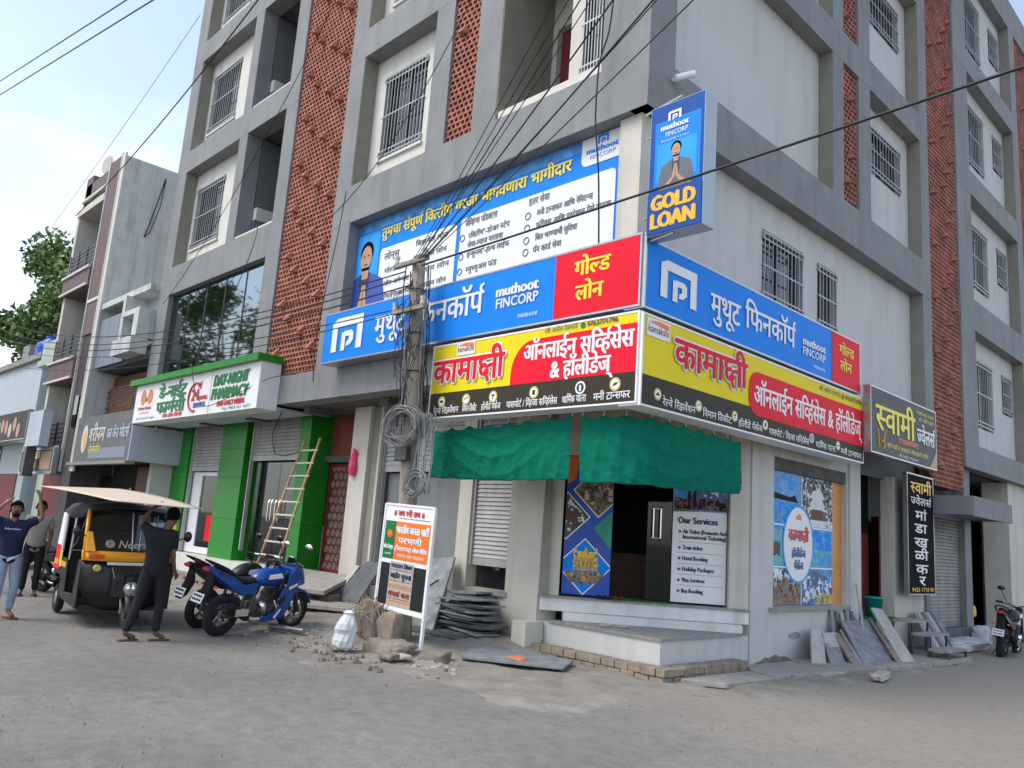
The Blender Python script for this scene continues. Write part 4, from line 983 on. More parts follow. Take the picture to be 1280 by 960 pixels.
O([(2.5, 2.62), (2.56, 2.72), (2.63, 2.64), (2.57, 2.60)], 'snow', .134); O([(1.985, 2.24), (2.45, 2.24), (2.2, 2.34), (1.985, 2.36)], 'rust_red', .134); O([(1.985, 2.20), (2.4, 2.22), (1.985, 2.25)], 'letter_green', .133)
for x in (2.20, 2.28): O(rect(x, x + .04, 2.36, 2.54), 'black_matte', .132); O(ell(x + .02, 2.565, .022, .028, 8), 'black_matte', .131); O([(x - .01, 2.24), (x + .015, 2.24), (x + .03, 2.37), (x, 2.37)], 'black_matte', .131)
speckle(t, 1.99, 2.79, 2.25, 2.42, 40, .035, ('photo_mount', 'rust_red', 'black_matte'), .1335, 6); speckle(t, 2.3, 2.79, 2.44, 2.62, 12, .03, ('snow', 'photo_mount'), .1332, 7, lambda a, b: b < 2.66 - abs(a - 2.56) * 1.2); speckle(t, 1.99, 2.79, 2.6, 2.9, 10, .06, ('blue_light', 'snow'), .1372, 8)
lettering(t, 'Our Services', 2.06, 2.66, 2.03, .085, 'letter_navy', .134, bold=.007)
for s, v, b in (('Air Ticket (Domestic And', 1.88, 2.79), ('International Ticketing)', 1.80, 2.79), ('Train ticket', 1.64, 2.44), ('Hotel Booking', 1.48, 2.52), ('Holiday Packages', 1.32, 2.62), ('Visa Services', 1.16, 2.48), ('Bus Booking', 1.00, 2.46)):
    lettering(t, s, 2.14, b, v, .055, 'letter_navy', .134, bold=.004, res=1)
    if v != 1.80: O(ell(2.09, v + .025, .022, .022, 10), 'letter_blue', .134, 'bullet')
for v in (1.75, 1.59, 1.43, 1.27, 1.11): O(rect(2.06, 2.76, v, v + .004), 'letter_grey', .135, 'rule')
t = thing('window_poster', 'collage of travel photographs with a white oval covering the right hand shop window', 'poster', (11.95, .08, .87), GR)
MB().box(11.95, 14.19, .08, .10, .87, 3.0).build('poster_sheet', 'photo_sky', t)
O(rect(11.96, 13.0, 2.42, 2.99), 'photo_sky', .077); O([(11.96, 2.55), (12.9, 2.52), (12.78, 2.64), (12.6, 2.60), (11.96, 2.66)], 'black_matte', .075); O(rect(11.96, 13.0, 2.08, 2.50), 'blue_light', .0765)
O(rect(13.03, 14.18, 2.16, 2.99), 'photo_dark', .077); O([(13.2, 2.44), (13.6, 2.78), (14.0, 2.44)], 'snow', .075); O([(13.3, 2.64), (13.6, 2.92), (13.9, 2.64)], 'snow', .0745); O(rect(13.4, 13.8, 2.28, 2.46), 'wood_brown', .0745); O(rect(13.03, 14.18, 2.16, 2.28), 'snow', .074)
O(rect(13.0, 14.18, 1.48, 2.12), 'photo_sky', .077); O(rect(13.0, 14.18, 1.50, 1.76), 'photo_teal', .075); O(rect(11.96, 12.98, 1.50, 2.06), 'photo_teal', .077); O([(11.96, 1.66), (12.3, 1.68), (12.3, 1.84), (11.96, 1.86)], 'wood_brown', .075)
O([(11.96, .88), (13.0, .88), (13.0, 1.36), (12.6, 1.14), (11.96, 1.22)], 'photo_brown', .075); O([(11.96, 1.10), (12.7, 1.30), (12.3, 1.44), (11.96, 1.46)], 'snow', .0745)
O([(13.03, .88), (14.18, .88), (14.18, 1.26), (13.6, 1.42), (13.03, 1.46)], 'photo_mount', .075); O([(13.5, .88), (14.18, .88), (14.18, 1.06), (13.8, 1.10)], 'letter_gold_pale', .0735); O([(13.2, 1.0), (13.5, 1.20), (13.35, .98)], 'snow', .073)
speckle(t, 13.03, 14.18, 2.18, 2.98, 90, .035, ('photo_dark', 'snow', 'black_matte', 'snow', 'photo_dark'), .0738, 11, lambda a, b: abs(a - 13.6) > .28 or b > 2.8); speckle(t, 11.97, 12.98, 1.0, 1.30, 70, .035, ('brass', 'photo_dark', 'wood_brown', 'stone_brown'), .0742, 12)
speckle(t, 11.97, 12.98, 1.16, 1.44, 26, .03, ('snow', 'photo_mount', 'black_matte'), .0741, 13); speckle(t, 13.05, 14.16, .9, 1.42, 60, .05, ('photo_mount', 'blue_light', 'photo_mount', 'snow'), .0745, 14, lambda a, b: b < 1.45 - (a - 13.05) * .2); speckle(t, 13.5, 14.16, .89, 1.04, 30, .03, ('letter_gold_pale', 'leaf', 'brass'), .0725, 15)
speckle(t, 13.05, 14.16, 1.78, 2.1, 26, .07, ('blue_light', 'blue_sign'), .0755, 16); speckle(t, 13.05, 14.16, 1.52, 1.74, 24, .06, ('photo_teal', 'blue_light'), .0744, 17); speckle(t, 11.97, 12.9, 2.55, 2.98, 30, .07, ('blue_light', 'photo_sky'), .0757, 18); speckle(t, 11.97, 12.9, 2.10, 2.5, 26, .06, ('blue_sign', 'photo_sky'), .0755, 19)
speckle(t, 11.97, 12.3, 1.64, 1.88, 26, .03, ('wood_brown', 'photo_dark'), .0738, 20)
for q in (rect(11.96, 14.18, 2.125, 2.15), rect(11.96, 14.18, 1.46, 1.485), rect(13.0, 13.025, .88, 1.46), rect(13.0, 13.025, 2.15, 2.99)): O(q, 'letter_white', .071, 'white_border')
O(ell(12.9, 1.85, .54, .64, 30), 'blue_light', .069, 'oval_border'); O(ell(12.9, 1.85, .50, .60, 30), 'white_plastic', .067, 'oval')
lettering(t, 'कामा~ी', 12.55, 13.25, 1.90, .17, 'letter_red', .061, bold=.012); lettering(t, 'हॉलीडेज', 12.66, 13.14, 1.64, .11, 'letter_blue', .061, bold=.008); lettering(t, 'पॅकेज', 12.75, 13.06, 1.44, .11, 'letter_blue', .061, bold=.008)
O([(12.78, 2.26), (13.0, 2.24), (12.98, 2.32), (12.9, 2.35)], 'letter_orange', .062, 'emblem')

# ------------------------------------------------------------------ neighbours to the left
Y2 = 7.65
mv = thing('apartment_house', 'narrow mauve and white house with stacked balconies left of the grey building', 'building', (-27.3, 7.65, 0))
gb(-31.2, -27.0, 8.9, 16, 0, 12.6, 'wall', 'old_wall', parent=mv)
gb(-27.05, -26.98, Y2 + .02, 15.8, 3.0, 12.95, 'side_wall', 'old_wall', parent=mv)
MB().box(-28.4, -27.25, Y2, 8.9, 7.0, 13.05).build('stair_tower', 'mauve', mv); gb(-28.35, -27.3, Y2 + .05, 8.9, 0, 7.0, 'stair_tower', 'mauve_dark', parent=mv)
mb = MB()
for x in (-28.42, -27.27): mb.box(x, x + .06, Y2 - .03, Y2 + .05, 2.6, 13.1)
mb.box(-27.25, -26.97, Y2 - .01, Y2 + .05, 2.6, 13.06); mb.box(-28.36, -27.27, Y2 - .03, Y2 + .0, 8.1, 8.2); mb.build('white_trim', 'white_wall', mv, kind='stuff')
gb(-31.2, -28.42, Y2 + .1, Y2 + .25, 12.2, 13.0, 'parapet', 'mauve', parent=mv); gb(-31.25, -28.42, Y2 - .05, 8.9, 11.75, 12.0, 'roof_slab', 'cream', parent=mv); gb(-31.2, -28.42, Y2, Y2 + .1, 12.3, 12.4, 'parapet_rail', 'cream', parent=mv)
gb(-31.3, -30.6, Y2 + .1, 9, 12.0, 13.3, 'roof_pier', 'mauve', parent=mv)
for z0, z1 in ((8.75, 9.45), (5.6, 6.35), (2.55, 3.4)):
    gb(-31.35, -28.44, Y2 - .1, 8.9, z0, z1, 'balcony_band', 'mauve', parent=mv)
    mb = MB(); mb.box(-31.38, -28.44, Y2 - .16, Y2 - .1, z1 - .08, z1); mb.box(-31.38, -28.44, Y2 - .16, Y2 - .1, z0, z0 + .07); mb.build('white_trim', 'white_wall', mv, kind='stuff')
    mb = MB()
    for k in range(5): mb.box(-31.2, -28.5, Y2 - .02, Y2, z1 + .12 + k * .15, z1 + .16 + k * .15)
    for x in (-31.2, -30.3, -29.4, -28.55): mb.box(x, x + .06, Y2 - .03, Y2 + .02, z1, z1 + .82)
    mb.build('balcony_railing', 'steel_dark', mv, kind='stuff')
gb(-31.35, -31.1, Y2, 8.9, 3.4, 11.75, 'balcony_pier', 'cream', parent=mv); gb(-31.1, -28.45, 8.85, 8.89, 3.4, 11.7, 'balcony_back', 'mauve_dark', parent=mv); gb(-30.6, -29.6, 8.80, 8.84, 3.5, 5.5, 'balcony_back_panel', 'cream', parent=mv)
gb(-30.4, -29.3, 8.80, 8.84, 6.4, 8.2, 'balcony_back_panel', 'mauve', parent=mv); gb(-31.2, -27.2, Y2 + .9, 9, 0, 2.55, 'shop_interior', 'black_matte', parent=mv)
gb(-27.95, -27.6, Y2 - .0, Y2 + .04, 4.0, 5.0, 'stair_window', 'glass_dark', parent=mv)
mb = MB(); mb.tube([(-26.97, 9.0, 12.6), (-26.9, 8.85, 11.8), (-26.93, 8.7, 10.9), (-26.95, 8.6, 10.4)], .018, 5); mb.tube([(-26.95, 9.0, 12.6), (-26.93, 8.95, 11.6), (-26.95, 8.75, 10.6), (-26.95, 8.6, 10.4)], .012, 5); mb.build('drain_pipe', 'black_matte', mv, kind='stuff')
t = thing('satellite_dish', 'small grey satellite dish on the roof of the mauve house', 'dish', (-30.0, 8.2, 13.0))
mb = MB(); mb.loft([[Vector((-30.0, 8.0, 13.6)) + Vector((r_ * math.cos(a) * .8, -.25 * r_ * r_ + r_ * math.cos(a) * .3, r_ * math.sin(a))) for a in [2 * math.pi * i / 14 for i in range(14)]] for r_ in (.36, .24, .12, .02)]); mb.build('dish_bowl', 'cream', t)
MB().tube([(-30, 8.2, 12.4), (-30, 8.1, 13.6)], .03, 5).build('mast', 'steel', t)
t = thing('shop_sign', 'small dark sign with yellow and white lettering under the lowest balcony', 'sign', (-32.1, 7.5, 2.5), FW)
MB().box(-32.1, -28.35, 7.42, 7.55, 2.55, 3.3).build('sign_panel', 'grey_dark', t); mb = MB()
for q in ((-32.15, -28.3, 2.5, 2.58), (-32.15, -28.3, 3.28, 3.34), (-32.15, -32.08, 2.58, 3.28), (-28.38, -28.3, 2.58, 3.28)): mb.box(q[0], q[1], 7.40, 7.56, q[2], q[3])
mb.build('sign_edge', 'steel', t, kind='stuff'); mb = MB().box(-31.7, -29.9, 7.412, 7.418, 3.0, 3.25).box(-31.2, -30.3, 7.411, 7.417, 2.72, 2.85); mb.build('printed_line', 'letter_yellow', t, kind='stuff'); MB().box(-29.7, -28.6, 7.411, 7.417, 2.65, 3.22).build('printed_panel', 'skin_print', t)
# low shop between
br = thing('brick_shop_house', 'low shop house with dark brown brick front and pale blue upper panels', 'building', (-26.9, 7.9, 0))
gb(-26.95, -22.95, 9.4, 9.6, 0, 6.0, 'back_wall', 'black_matte', parent=br)
mb = MB()
for j in range(16):
    for i in range(13):
        x = -26.9 + i * .3 + (.15 if j % 2 else 0); mb.box(x, min(x + .285, -23.2), 8.25 + rnd.uniform(0, .012), 8.4, 3.9 + j * .085, 3.9 + j * .085 + .075)
mb.build('dark_brick_wall', 'wood_brown', br, kind='stuff'); gb(-26.95, -23.1, 8.41, 9.4, 2.9, 5.6, 'wall_core', 'wood_brown', parent=br)
gb(-26.9, -22.93, 7.85, 9.4, 5.72, 5.85, 'upper_floor_slab', 'ceiling', parent=br)
for i in range(3): gb(-26.9 + i * .8, -26.12 + i * .8, 7.75, 7.82, 5.8, 7.35, 'cladding_panel', 'panel_blue', parent=br)
gb(-24.45, -22.95, 7.4, 7.85, 5.85, 6.3, 'concrete_ledge', 'old_wall', parent=br); gb(-24.5, -24.3, 7.55, 8.3, 6.3, 7.7, 'concrete_fin', 'old_wall', parent=br); gb(-23.3, -22.93, 7.5, 8.3, 6.3, 7.0, 'concrete_fin', 'old_wall', parent=br)
gb(-24.3, -23.3, 8.2, 8.3, 6.3, 7.7, 'back_panel', 'pale_blue', parent=br); gb(-24.3, -22.93, 7.5, 8.3, 7.0, 7.15, 'concrete_ledge', 'old_wall', parent=br); gb(-26.95, -22.93, 7.7, 8.4, 7.7, 7.88, 'roof_slab', 'old_wall', parent=br)
gb(-24.3, -23.0, 8.25, 8.35, 7.15, 7.7, 'back_panel', 'concrete', parent=br); gb(-26.95, -22.93, 8.4, 9.4, 5.85, 7.7, 'upper_wall', 'old_wall', parent=br)
gb(-26.6, -24.6, 8.6, 8.7, .5, 2.2, 'display_window', 'glass_dark', parent=br); gb(-24.3, -23.2, 8.6, 8.7, 1.5, 2.8, 'shop_board', 'wood_brown', parent=br); gb(-26.95, -22.93, 8.8, 9.0, 0, 2.9, 'shop_front', 'black_matte', parent=br)
# mint house, white house with tank, purple board
mh = thing('mint_house', 'pale mint green house with an arched corner far down the street', 'building', (-37.5, 9.5, 0))
gb(-38.5, -34.4, 9.6, 16, 0, 8.6, 'wall', 'mint', parent=mh); gb(-36.6, -34.4, 8.4, 9.6, 6.9, 7.15, 'balcony_slab', 'mint', parent=mh); gb(-36.5, -34.5, 8.5, 8.6, 7.15, 7.9, 'balcony_parapet', 'mint', parent=mh); gb(-35.9, -35.0, 9.56, 9.6, 4.2, 6.3, 'window', 'glass_dark', parent=mh)
gb(-36.8, -34.4, 8.5, 9.6, 3.6, 3.8, 'canopy', 'mint', parent=mh); MB().tube([(-38.4 + 2.2 * math.cos(R(a)), 9.5, 5.2 + 2.2 * math.sin(R(a))) for a in range(0, 100, 12)], .12, 6).build('arch_moulding', 'mint', mh)
gb(-34.8, -34.4, 9.0, 9.6, 3.8, 6.9, 'pier', 'mint', parent=mh); gb(-37.4, -34.6, 9.56, 9.6, .2, 3.0, 'shop_opening', 'maroon', parent=mh)
wh = thing('white_house', 'plain white rendered house with a flat roof at the left edge', 'building', (-44, 9.2, 0))
gb(-50, -39.0, 9.2, 16, 0, 7.7, 'wall', 'pale_blue', parent=wh); gb(-50, -38.8, 9.0, 16, 7.7, 7.95, 'roof_slab', 'concrete', parent=wh); gb(-46, -43.5, 9.15, 9.2, 3.2, 5.0, 'window', 'glass_dark', parent=wh); gb(-49, -40, 9.16, 9.2, .1, 2.7, 'shop_opening', 'maroon', parent=wh)
gb(-42.5, -41.4, 9.1, 9.6, 7.96, 8.6, 'roof_block', 'concrete', parent=wh); gb(-50, -39.2, 8.2, 9.19, 4.0, 4.15, 'canopy', 'old_wall', parent=wh)
t = thing('water_tank', 'blue plastic water tank on the roof of the white house', 'water tank', (-40.6, 9.8, 7.95))
MB().loft([[(-40.6 + r_ * math.cos(a), 9.8 + r_ * math.sin(a), z) for a in [2 * math.pi * i / 18 for i in range(18)]] for r_, z in ((.62, 7.96), (.66, 8.1), (.62, 8.2), (.66, 8.35), (.62, 8.5), (.60, 8.62), (.3, 8.82), (.28, 8.9))]).build('tank_body', 'tank_blue', t, smooth=True)
MB().tube([(-40.6, 9.8, 8.9), (-40.6, 9.8, 8.97)], .3, 14).build('tank_lid', 'tank_blue', t)
PB = FL(7.0)
t = box_sign('shop_board', 'purple board with printed flowers at the left edge of the street', PB, -36.2, -30.4, 3.62, 4.62, .15, 'mauve_dark')
for i in range(9): flat(t, ell(-35.8 + i * .55, 4.1 + rnd.uniform(-.2, .2), .22, .26, 9), 'skin_print' if i % 3 else 'cream', -.008 - i * .0004, 'printed_flower')
gb2 = thing('blank_signboard', 'blank pale blue panel beside the purple board', 'panel', (-30.4, 7.0, 2.4)); MB().box(-30.3, -28.7, 7.02, 7.3, 3.36, 4.5).build('panel_sheet', 'pale_blue', gb2); MB().box(-30.2, -29.9, 7.0, 7.3, 2.4, 3.36).build('panel_leg', 'steel_dark', gb2)
# rooftop block behind the far right end
tb = thing('rooftop_room', 'small white stair room standing on the roof at the right end', 'building', (-8, 30, 19.1)); gb(-9.5, -7.2, 29.0, 32.5, 19.12, 21.6, 'wall', 'white_wall', parent=tb); gb(-9.6, -7.1, 28.9, 32.6, 21.6, 21.75, 'roof_slab', 'cream', parent=tb)
# ------------------------------------------------------------------ trees
def tree(label, x, y, h, r, n, seed, name='neem_tree', zc=.62, group=None, leaf=.11):
    q = random.Random(seed); t = thing(name, label, 'tree', (x, y, 0), group=group)
    mb = MB(); mb.tube([(x, y, 0), (x + .1, y, h * .2), (x - .1, y + .1, h * .42), (x, y, h * .6), (x + .2, y, h * .8)], [.3, .25, .2, .13, .05], 8)
    cl_ = []
    for i in range(44):
        a = q.uniform(0, 2 * math.pi); e = q.uniform(-.75, 1); rr = r * q.uniform(.35, 1)
        c = Vector((x + rr * math.cos(a) * math.sqrt(max(0, 1 - e * e * .8)), y + rr * math.sin(a) * math.sqrt(max(0, 1 - e * e * .8)), h * zc + e * h * .36 * q.uniform(.6, 1)))
        cl_.append((c, r * q.uniform(.16, .34)))
        if i % 2 == 0: s0 = Vector((x, y, h * q.uniform(.3, .6))); mb.tube([s0, (s0 + c) / 2 + Vector((0, 0, .3)), c], [.09, .06, .02], 5)
    mb.build('trunk', 'bark', t, smooth=True)
    for k, (mm, fr) in enumerate((('leaf', .6), ('leaf_b', .4))):
        lb = MB()
        for i in range(int(n * fr)):
            c, rc = q.choice(cl_); d = Vector((q.gauss(0, 1), q.gauss(0, 1), q.gauss(0, .8))); d = d.normalized() * rc * q.uniform(.3, 1.15) ; p = c + d
            u = Vector((q.uniform(-1, 1), q.uniform(-1, 1), q.uniform(-1, 1))).normalized() * leaf * q.uniform(.6, 1.4); v = u.orthogonal().normalized() * leaf * q.uniform(.4, .8)
            lb.quad(tuple(p - u), tuple(p - v), tuple(p + u), tuple(p + v))
        lb.build('crown', mm, t, kind='stuff')
    return t
tree('loose crowned green tree rising behind the mauve house at the left edge', -48.5, 13.8, 16.6, 5.0, 26000, 3, leaf=.17, zc=.60)
tree('low green tree behind the white house roof', -52, 15, 12.0, 3.5, 3500, 5, leaf=.15)
tree('large tree across the street mirrored in the upstairs glass', -44, -3.5, 15, 5.5, 7000, 8, leaf=.17)
tree('second large tree across the street mirrored in the upstairs glass', -34, -9, 14, 4.5, 6000, 9, leaf=.17)

# ------------------------------------------------------------------ street pole, coils and cables
pbz = .12
t = thing('utility_pole', 'weathered concrete pole wrapped in cables in front of the grey shutter bay', 'pole', (-9.45, 7.25, pbz))
pl = lambda z: (-9.45 - .075 * (z - pbz), 7.25)
P3 = [(-9.45 - .075 * (z - pbz), 7.25, z) for z in (0, 1, 2, 3, 4, 5, 5.85)]
MB().tube(P3, [.15, .145, .135, .125, .115, .105, .10], 12).build('shaft', 'wood_pole', t, smooth=True)
for z, a, b in ((5.72, -.42, .42), (4.95, -.40, .40)):
    cx = pl(z)[0]; MB().box(cx + a, cx + b, 7.06, 7.13, z - .03, z + .03).build('cross_arm', 'wood_pole', t)
    for k in (-.36, .34):
        MB().tube([(cx + k, 7.09, z), (cx + k, 7.09, z + .06), (cx + k, 7.09, z + .08), (cx + k, 7.09, z + .16)], [.02, .045, .03, .045], 8).build('insulator', 'cream', t)
MB().tube([pl(5.7) + (5.7,), (-9.86, 7.1, 5.3)], .02, 5).build('brace', 'steel_dark', t)
MB().box(-9.72, -9.45, 7.02, 7.12, 2.62, 2.84).build('junction_box', 'steel_dark', t, bevel=.01)
for z in (2.0, 3.3, 4.0, 4.6, 5.3): MB().ring((pl(z)[0], 7.25, z), (0, 0, 1), .125, .012, 16, 5).build('strap', 'steel_dark', t)
q = random.Random(4)
for i in range(20):
    mb = MB(); z0, z1 = q.uniform(4.6, 5.8), q.uniform(2.7, 3.6); a = q.uniform(0, 6.28); rr = .13 + q.random() * .10
    pts = [(pl(z0 + (z1 - z0) * k / 7)[0] + rr * math.cos(a) + q.uniform(-.03, .03), 7.25 + rr * math.sin(a) - .02 + q.uniform(-.02, .02), z0 + (z1 - z0) * k / 7) for k in range(8)]
    mb.tube(pts, q.uniform(.006, .011), 4).build('hanging_cable', q.choice(['cable_grey', 'cable_grey', 'cable', 'wood_pole']), t)
for z in (5.1, 5.4, 4.7, 4.4):
    for i in range(7):
        a = q.uniform(0, 6.28); mb = MB(); x0 = pl(z)[0]
        mb.tube([(x0 + .14 * math.cos(a), 7.2 + .12 * math.sin(a), z), (x0 + q.uniform(-.4, .4), 7.08, z - q.uniform(.1, .4)), (x0 + q.uniform(-.25, .25), 7.1, z - q.uniform(.5, .9))], .006, 4).build('loose_wire', 'cable', t)
mb = MB()
for i in range(12):
    x0 = -9.1 + q.uniform(-.22, .15); mb.tube([(x0, 7.1 + q.uniform(-.06, .1), 3.3), (x0 + q.uniform(-.05, .05), 7.1, 2.9), (x0 + q.uniform(-.08, .08), 7.1, 2.5), (x0 + q.uniform(-.1, .1), 7.12, 2.15)], .010, 4)
mb.build('cable_bundle', 'cable_grey', t, kind='stuff')
def coil(name, label, c, R0, n, w, tilt, m='cable_grey'):
    q = random.Random(int(c[2] * 100)); ax = Vector(tilt).normalized(); a = ax.orthogonal().normalized(); b = ax.cross(a); pts = []
    for i in range(n * 16):
        th = i * 2 * math.pi / 16; k = i // 16
        if i % 16 == 0: rr = R0 * q.uniform(.72, 1.05); off = Vector((q.uniform(-.05, .05), q.uniform(-.03, .03), q.uniform(-.05, .05))); d = q.uniform(-w, w)
        pts.append(Vector(c) + off + (a * math.cos(th) + b * math.sin(th)) * rr * (1 + .04 * math.sin(3 * th + k)) + ax * d)
    base = (c[0], c[1], c[2] - R0); return single(MB().tube(pts, .009, 4), name, m, label, 'cable coil', base)
coil('cable_coil', 'thick round coil of grey cable hung high on the concrete pole', (-9.56, 7.02, 3.12), .30, 26, .12, (.35, -1, .1)); coil('cable_coil', 'smaller coil of cable hung lower on the concrete pole above the party board', (-9.20, 7.05, 2.28), .19, 12, .05, (.1, -1, .2))
# overhead wires: each runs from its support to the next one out of view
def wire(label, a, b, r=.012, sag=.15, m='cable', n=14, name='overhead_wire', group=None):
    A, Bv = Vector(a), Vector(b); pts = []
    for i in range(n + 1):
        s = i / n; p = A.lerp(Bv, s); p.z -= sag * 4 * s * (1 - s); pts.append(p - A)
    o = single(MB().tube([p + A for p in pts], r, 5), name, m, label, 'wire', a, group=group); return o
TOP = (-9.87, 7.15, 5.75)
def through(a, b, k=1.7): A = Vector(a); return tuple(A + (Vector(b) - A) * k)
BG = 'cables fanning up from the pole to the upper right'
for i, (e, r, lab) in enumerate((((-2.50, 2.5, 4.28), .008, 'thin cable at the left edge of the bundle rising right from the pole top'), ((-2.42, 2.5, 4.23), .008, 'thin cable second from left in the bundle rising from the pole top'),
        ((-2.34, 2.5, 4.20), .011, 'black cable third from left in the bundle rising from the pole top'), ((-2.27, 2.5, 4.165), .008, 'thin cable fourth from left in the bundle rising from the pole top'),
        ((-2.16, 2.5, 4.11), .013, 'heavy black cable in the middle of the bundle rising from the pole top'), ((-1.94, 2.5, 4.01), .013, 'heavy black cable right of the middle of the bundle rising from the pole top'),
        ((-1.90, 2.5, 3.985), .008, 'thin cable beside the heavy cable on the right of the rising bundle'), ((-1.72, 2.5, 3.90), .009, 'outermost right cable of the bundle rising from the pole top'))):
    e = (e[0] * 2.2, 5.5, 1.7 + (e[2] - 1.7) * 2.2); wire(lab, (TOP[0] + .04 * i, 7.12, 5.72 - .02 * (i % 3)), through((TOP[0] + .04 * i, 7.12, 5.72), e, 1.35), r * .75, .10 if i in (4, 5) else .03, group=BG)
wire('heavy black cable crossing the light box from the pole top to the upper right edge', (-9.6, 7.1, 5.62), (5.1, 6.9, 5.90), .016, .05)
for i, (z0, e, r, sg) in enumerate(((5.6, (-38.46, 7.2, 8.9), .012, .9), (5.5, (-38.6, 7.2, 8.55), .012, .9), (5.35, (-38.0, 7.2, 8.1), .014, .8), (5.0, (-37.5, 7.2, 7.6), .010, .6), (4.95, (-37.0, 7.2, 6.9), .010, .6))):
    wire(('highest', 'second highest', 'middle', 'fourth', 'lowest')[i] + ' of the cables running left from the pole across the upstairs glass', (-10.0 + .1 * i, 7.1, z0), e, r, sg, group='cables running left along the street')
wire('upper of two parallel cables crossing the sky at the top left', (-20.9, 3, 11.05), (-8.0, 3, 8.0), .011, 0, 'steel_dark', group='pair of cables in the sky'); wire('lower of two parallel cables crossing the sky at the top left', (-20.55, 3, 10.58), (-7.6, 3, 7.65), .011, 0, 'steel_dark', group='pair of cables in the sky')
wire('black cable slanting from the mauve house roof up across the grey building front', (-29.0, 7.0, 11.1), (-13.0, 6.0, 12.2), .015, .35); wire('thin wire climbing from the mauve house to the grey building top corner', (-32.2, 7.0, 11.3), (-20.35, 7, 14.7), .007, .1, 'steel_dark')
wire('thin slack wire sagging across the left brick screen', (-21.5, 7.6, 7.0), (-13.3, 7.2, 12.2), .008, .5); wire('thin cable drooping across the narrow brick screen to the banner corner', (-13.6, 7.5, 7.3), (-8.6, 7.3, 10.9), .008, .7)
for lab, pts, r in (('black cable hanging down over the right end of the banner', [(-6.65, 7.85, 9.6), (-6.7, 7.82, 8.7), (-6.85, 7.8, 8.3), (-6.82, 7.75, 7.4), (-6.74, 7.8, 6.6), (-6.74, 7.85, 6.0), (-6.75, 7.9, 5.5)], .018),
                    ('black cable looping down the upstairs glass onto the pharmacy ledge', [(-16.9, 7.8, 8.35), (-16.75, 7.7, 7.7), (-17.2, 7.6, 6.6), (-18.0, 7.3, 5.4), (-18.3, 7.3, 4.9), (-17.9, 7.35, 4.2), (-17.2, 7.3, 3.9), (-16.2, 7.4, 4.1), (-15.0, 7.6, 4.45), (-14.3, 7.85, 4.5)], .013),
                    ('dark cable hanging down the grey column left of the blue sign', [(-13.3, 7.85, 8.2), (-13.35, 7.8, 7.2), (-13.6, 7.8, 6.0), (-13.75, 7.8, 5.0), (-13.72, 7.85, 4.2)], .014),
                    ('black cable looping under the overhang beside the pharmacy shutter', [(-15.4, 8.2, 3.95), (-15.6, 8.1, 3.4), (-15.4, 8.1, 2.95), (-14.9, 8.1, 2.9), (-14.5, 8.2, 3.0)], .016)):
    P = []
    for a, b in zip(pts[:-1], pts[1:]):
        for k in range(4): P.append(tuple(Vector(a).lerp(Vector(b), k / 4)))
    P.append(pts[-1]); o = single(MB().tube(P, r, 6), 'hanging_cable', 'cable', lab, 'cable', pts[-1]); o.modifiers.new('s', 'SMOOTH').iterations = 6
# security camera
t = thing('security_camera', 'small white bullet camera on the corner column above the light box', 'camera', (-5.98, 8.5, 7.98)); MB().tube([(-6.08, 8.5, 8.05), (-5.98, 8.5, 8.03)], .03, 8).build('bracket', 'white_plastic', t)
MB().tube([(-5.98, 8.42, 8.01), (-5.86, 8.62, 8.11), (-5.84, 8.66, 8.13)], [.045, .05, .055], 12).build('camera_body', 'white_plastic', t); MB().tube([(-5.84, 8.66, 8.13), (-5.835, 8.67, 8.135)], .04, 12).build('lens', 'black_gloss', t)

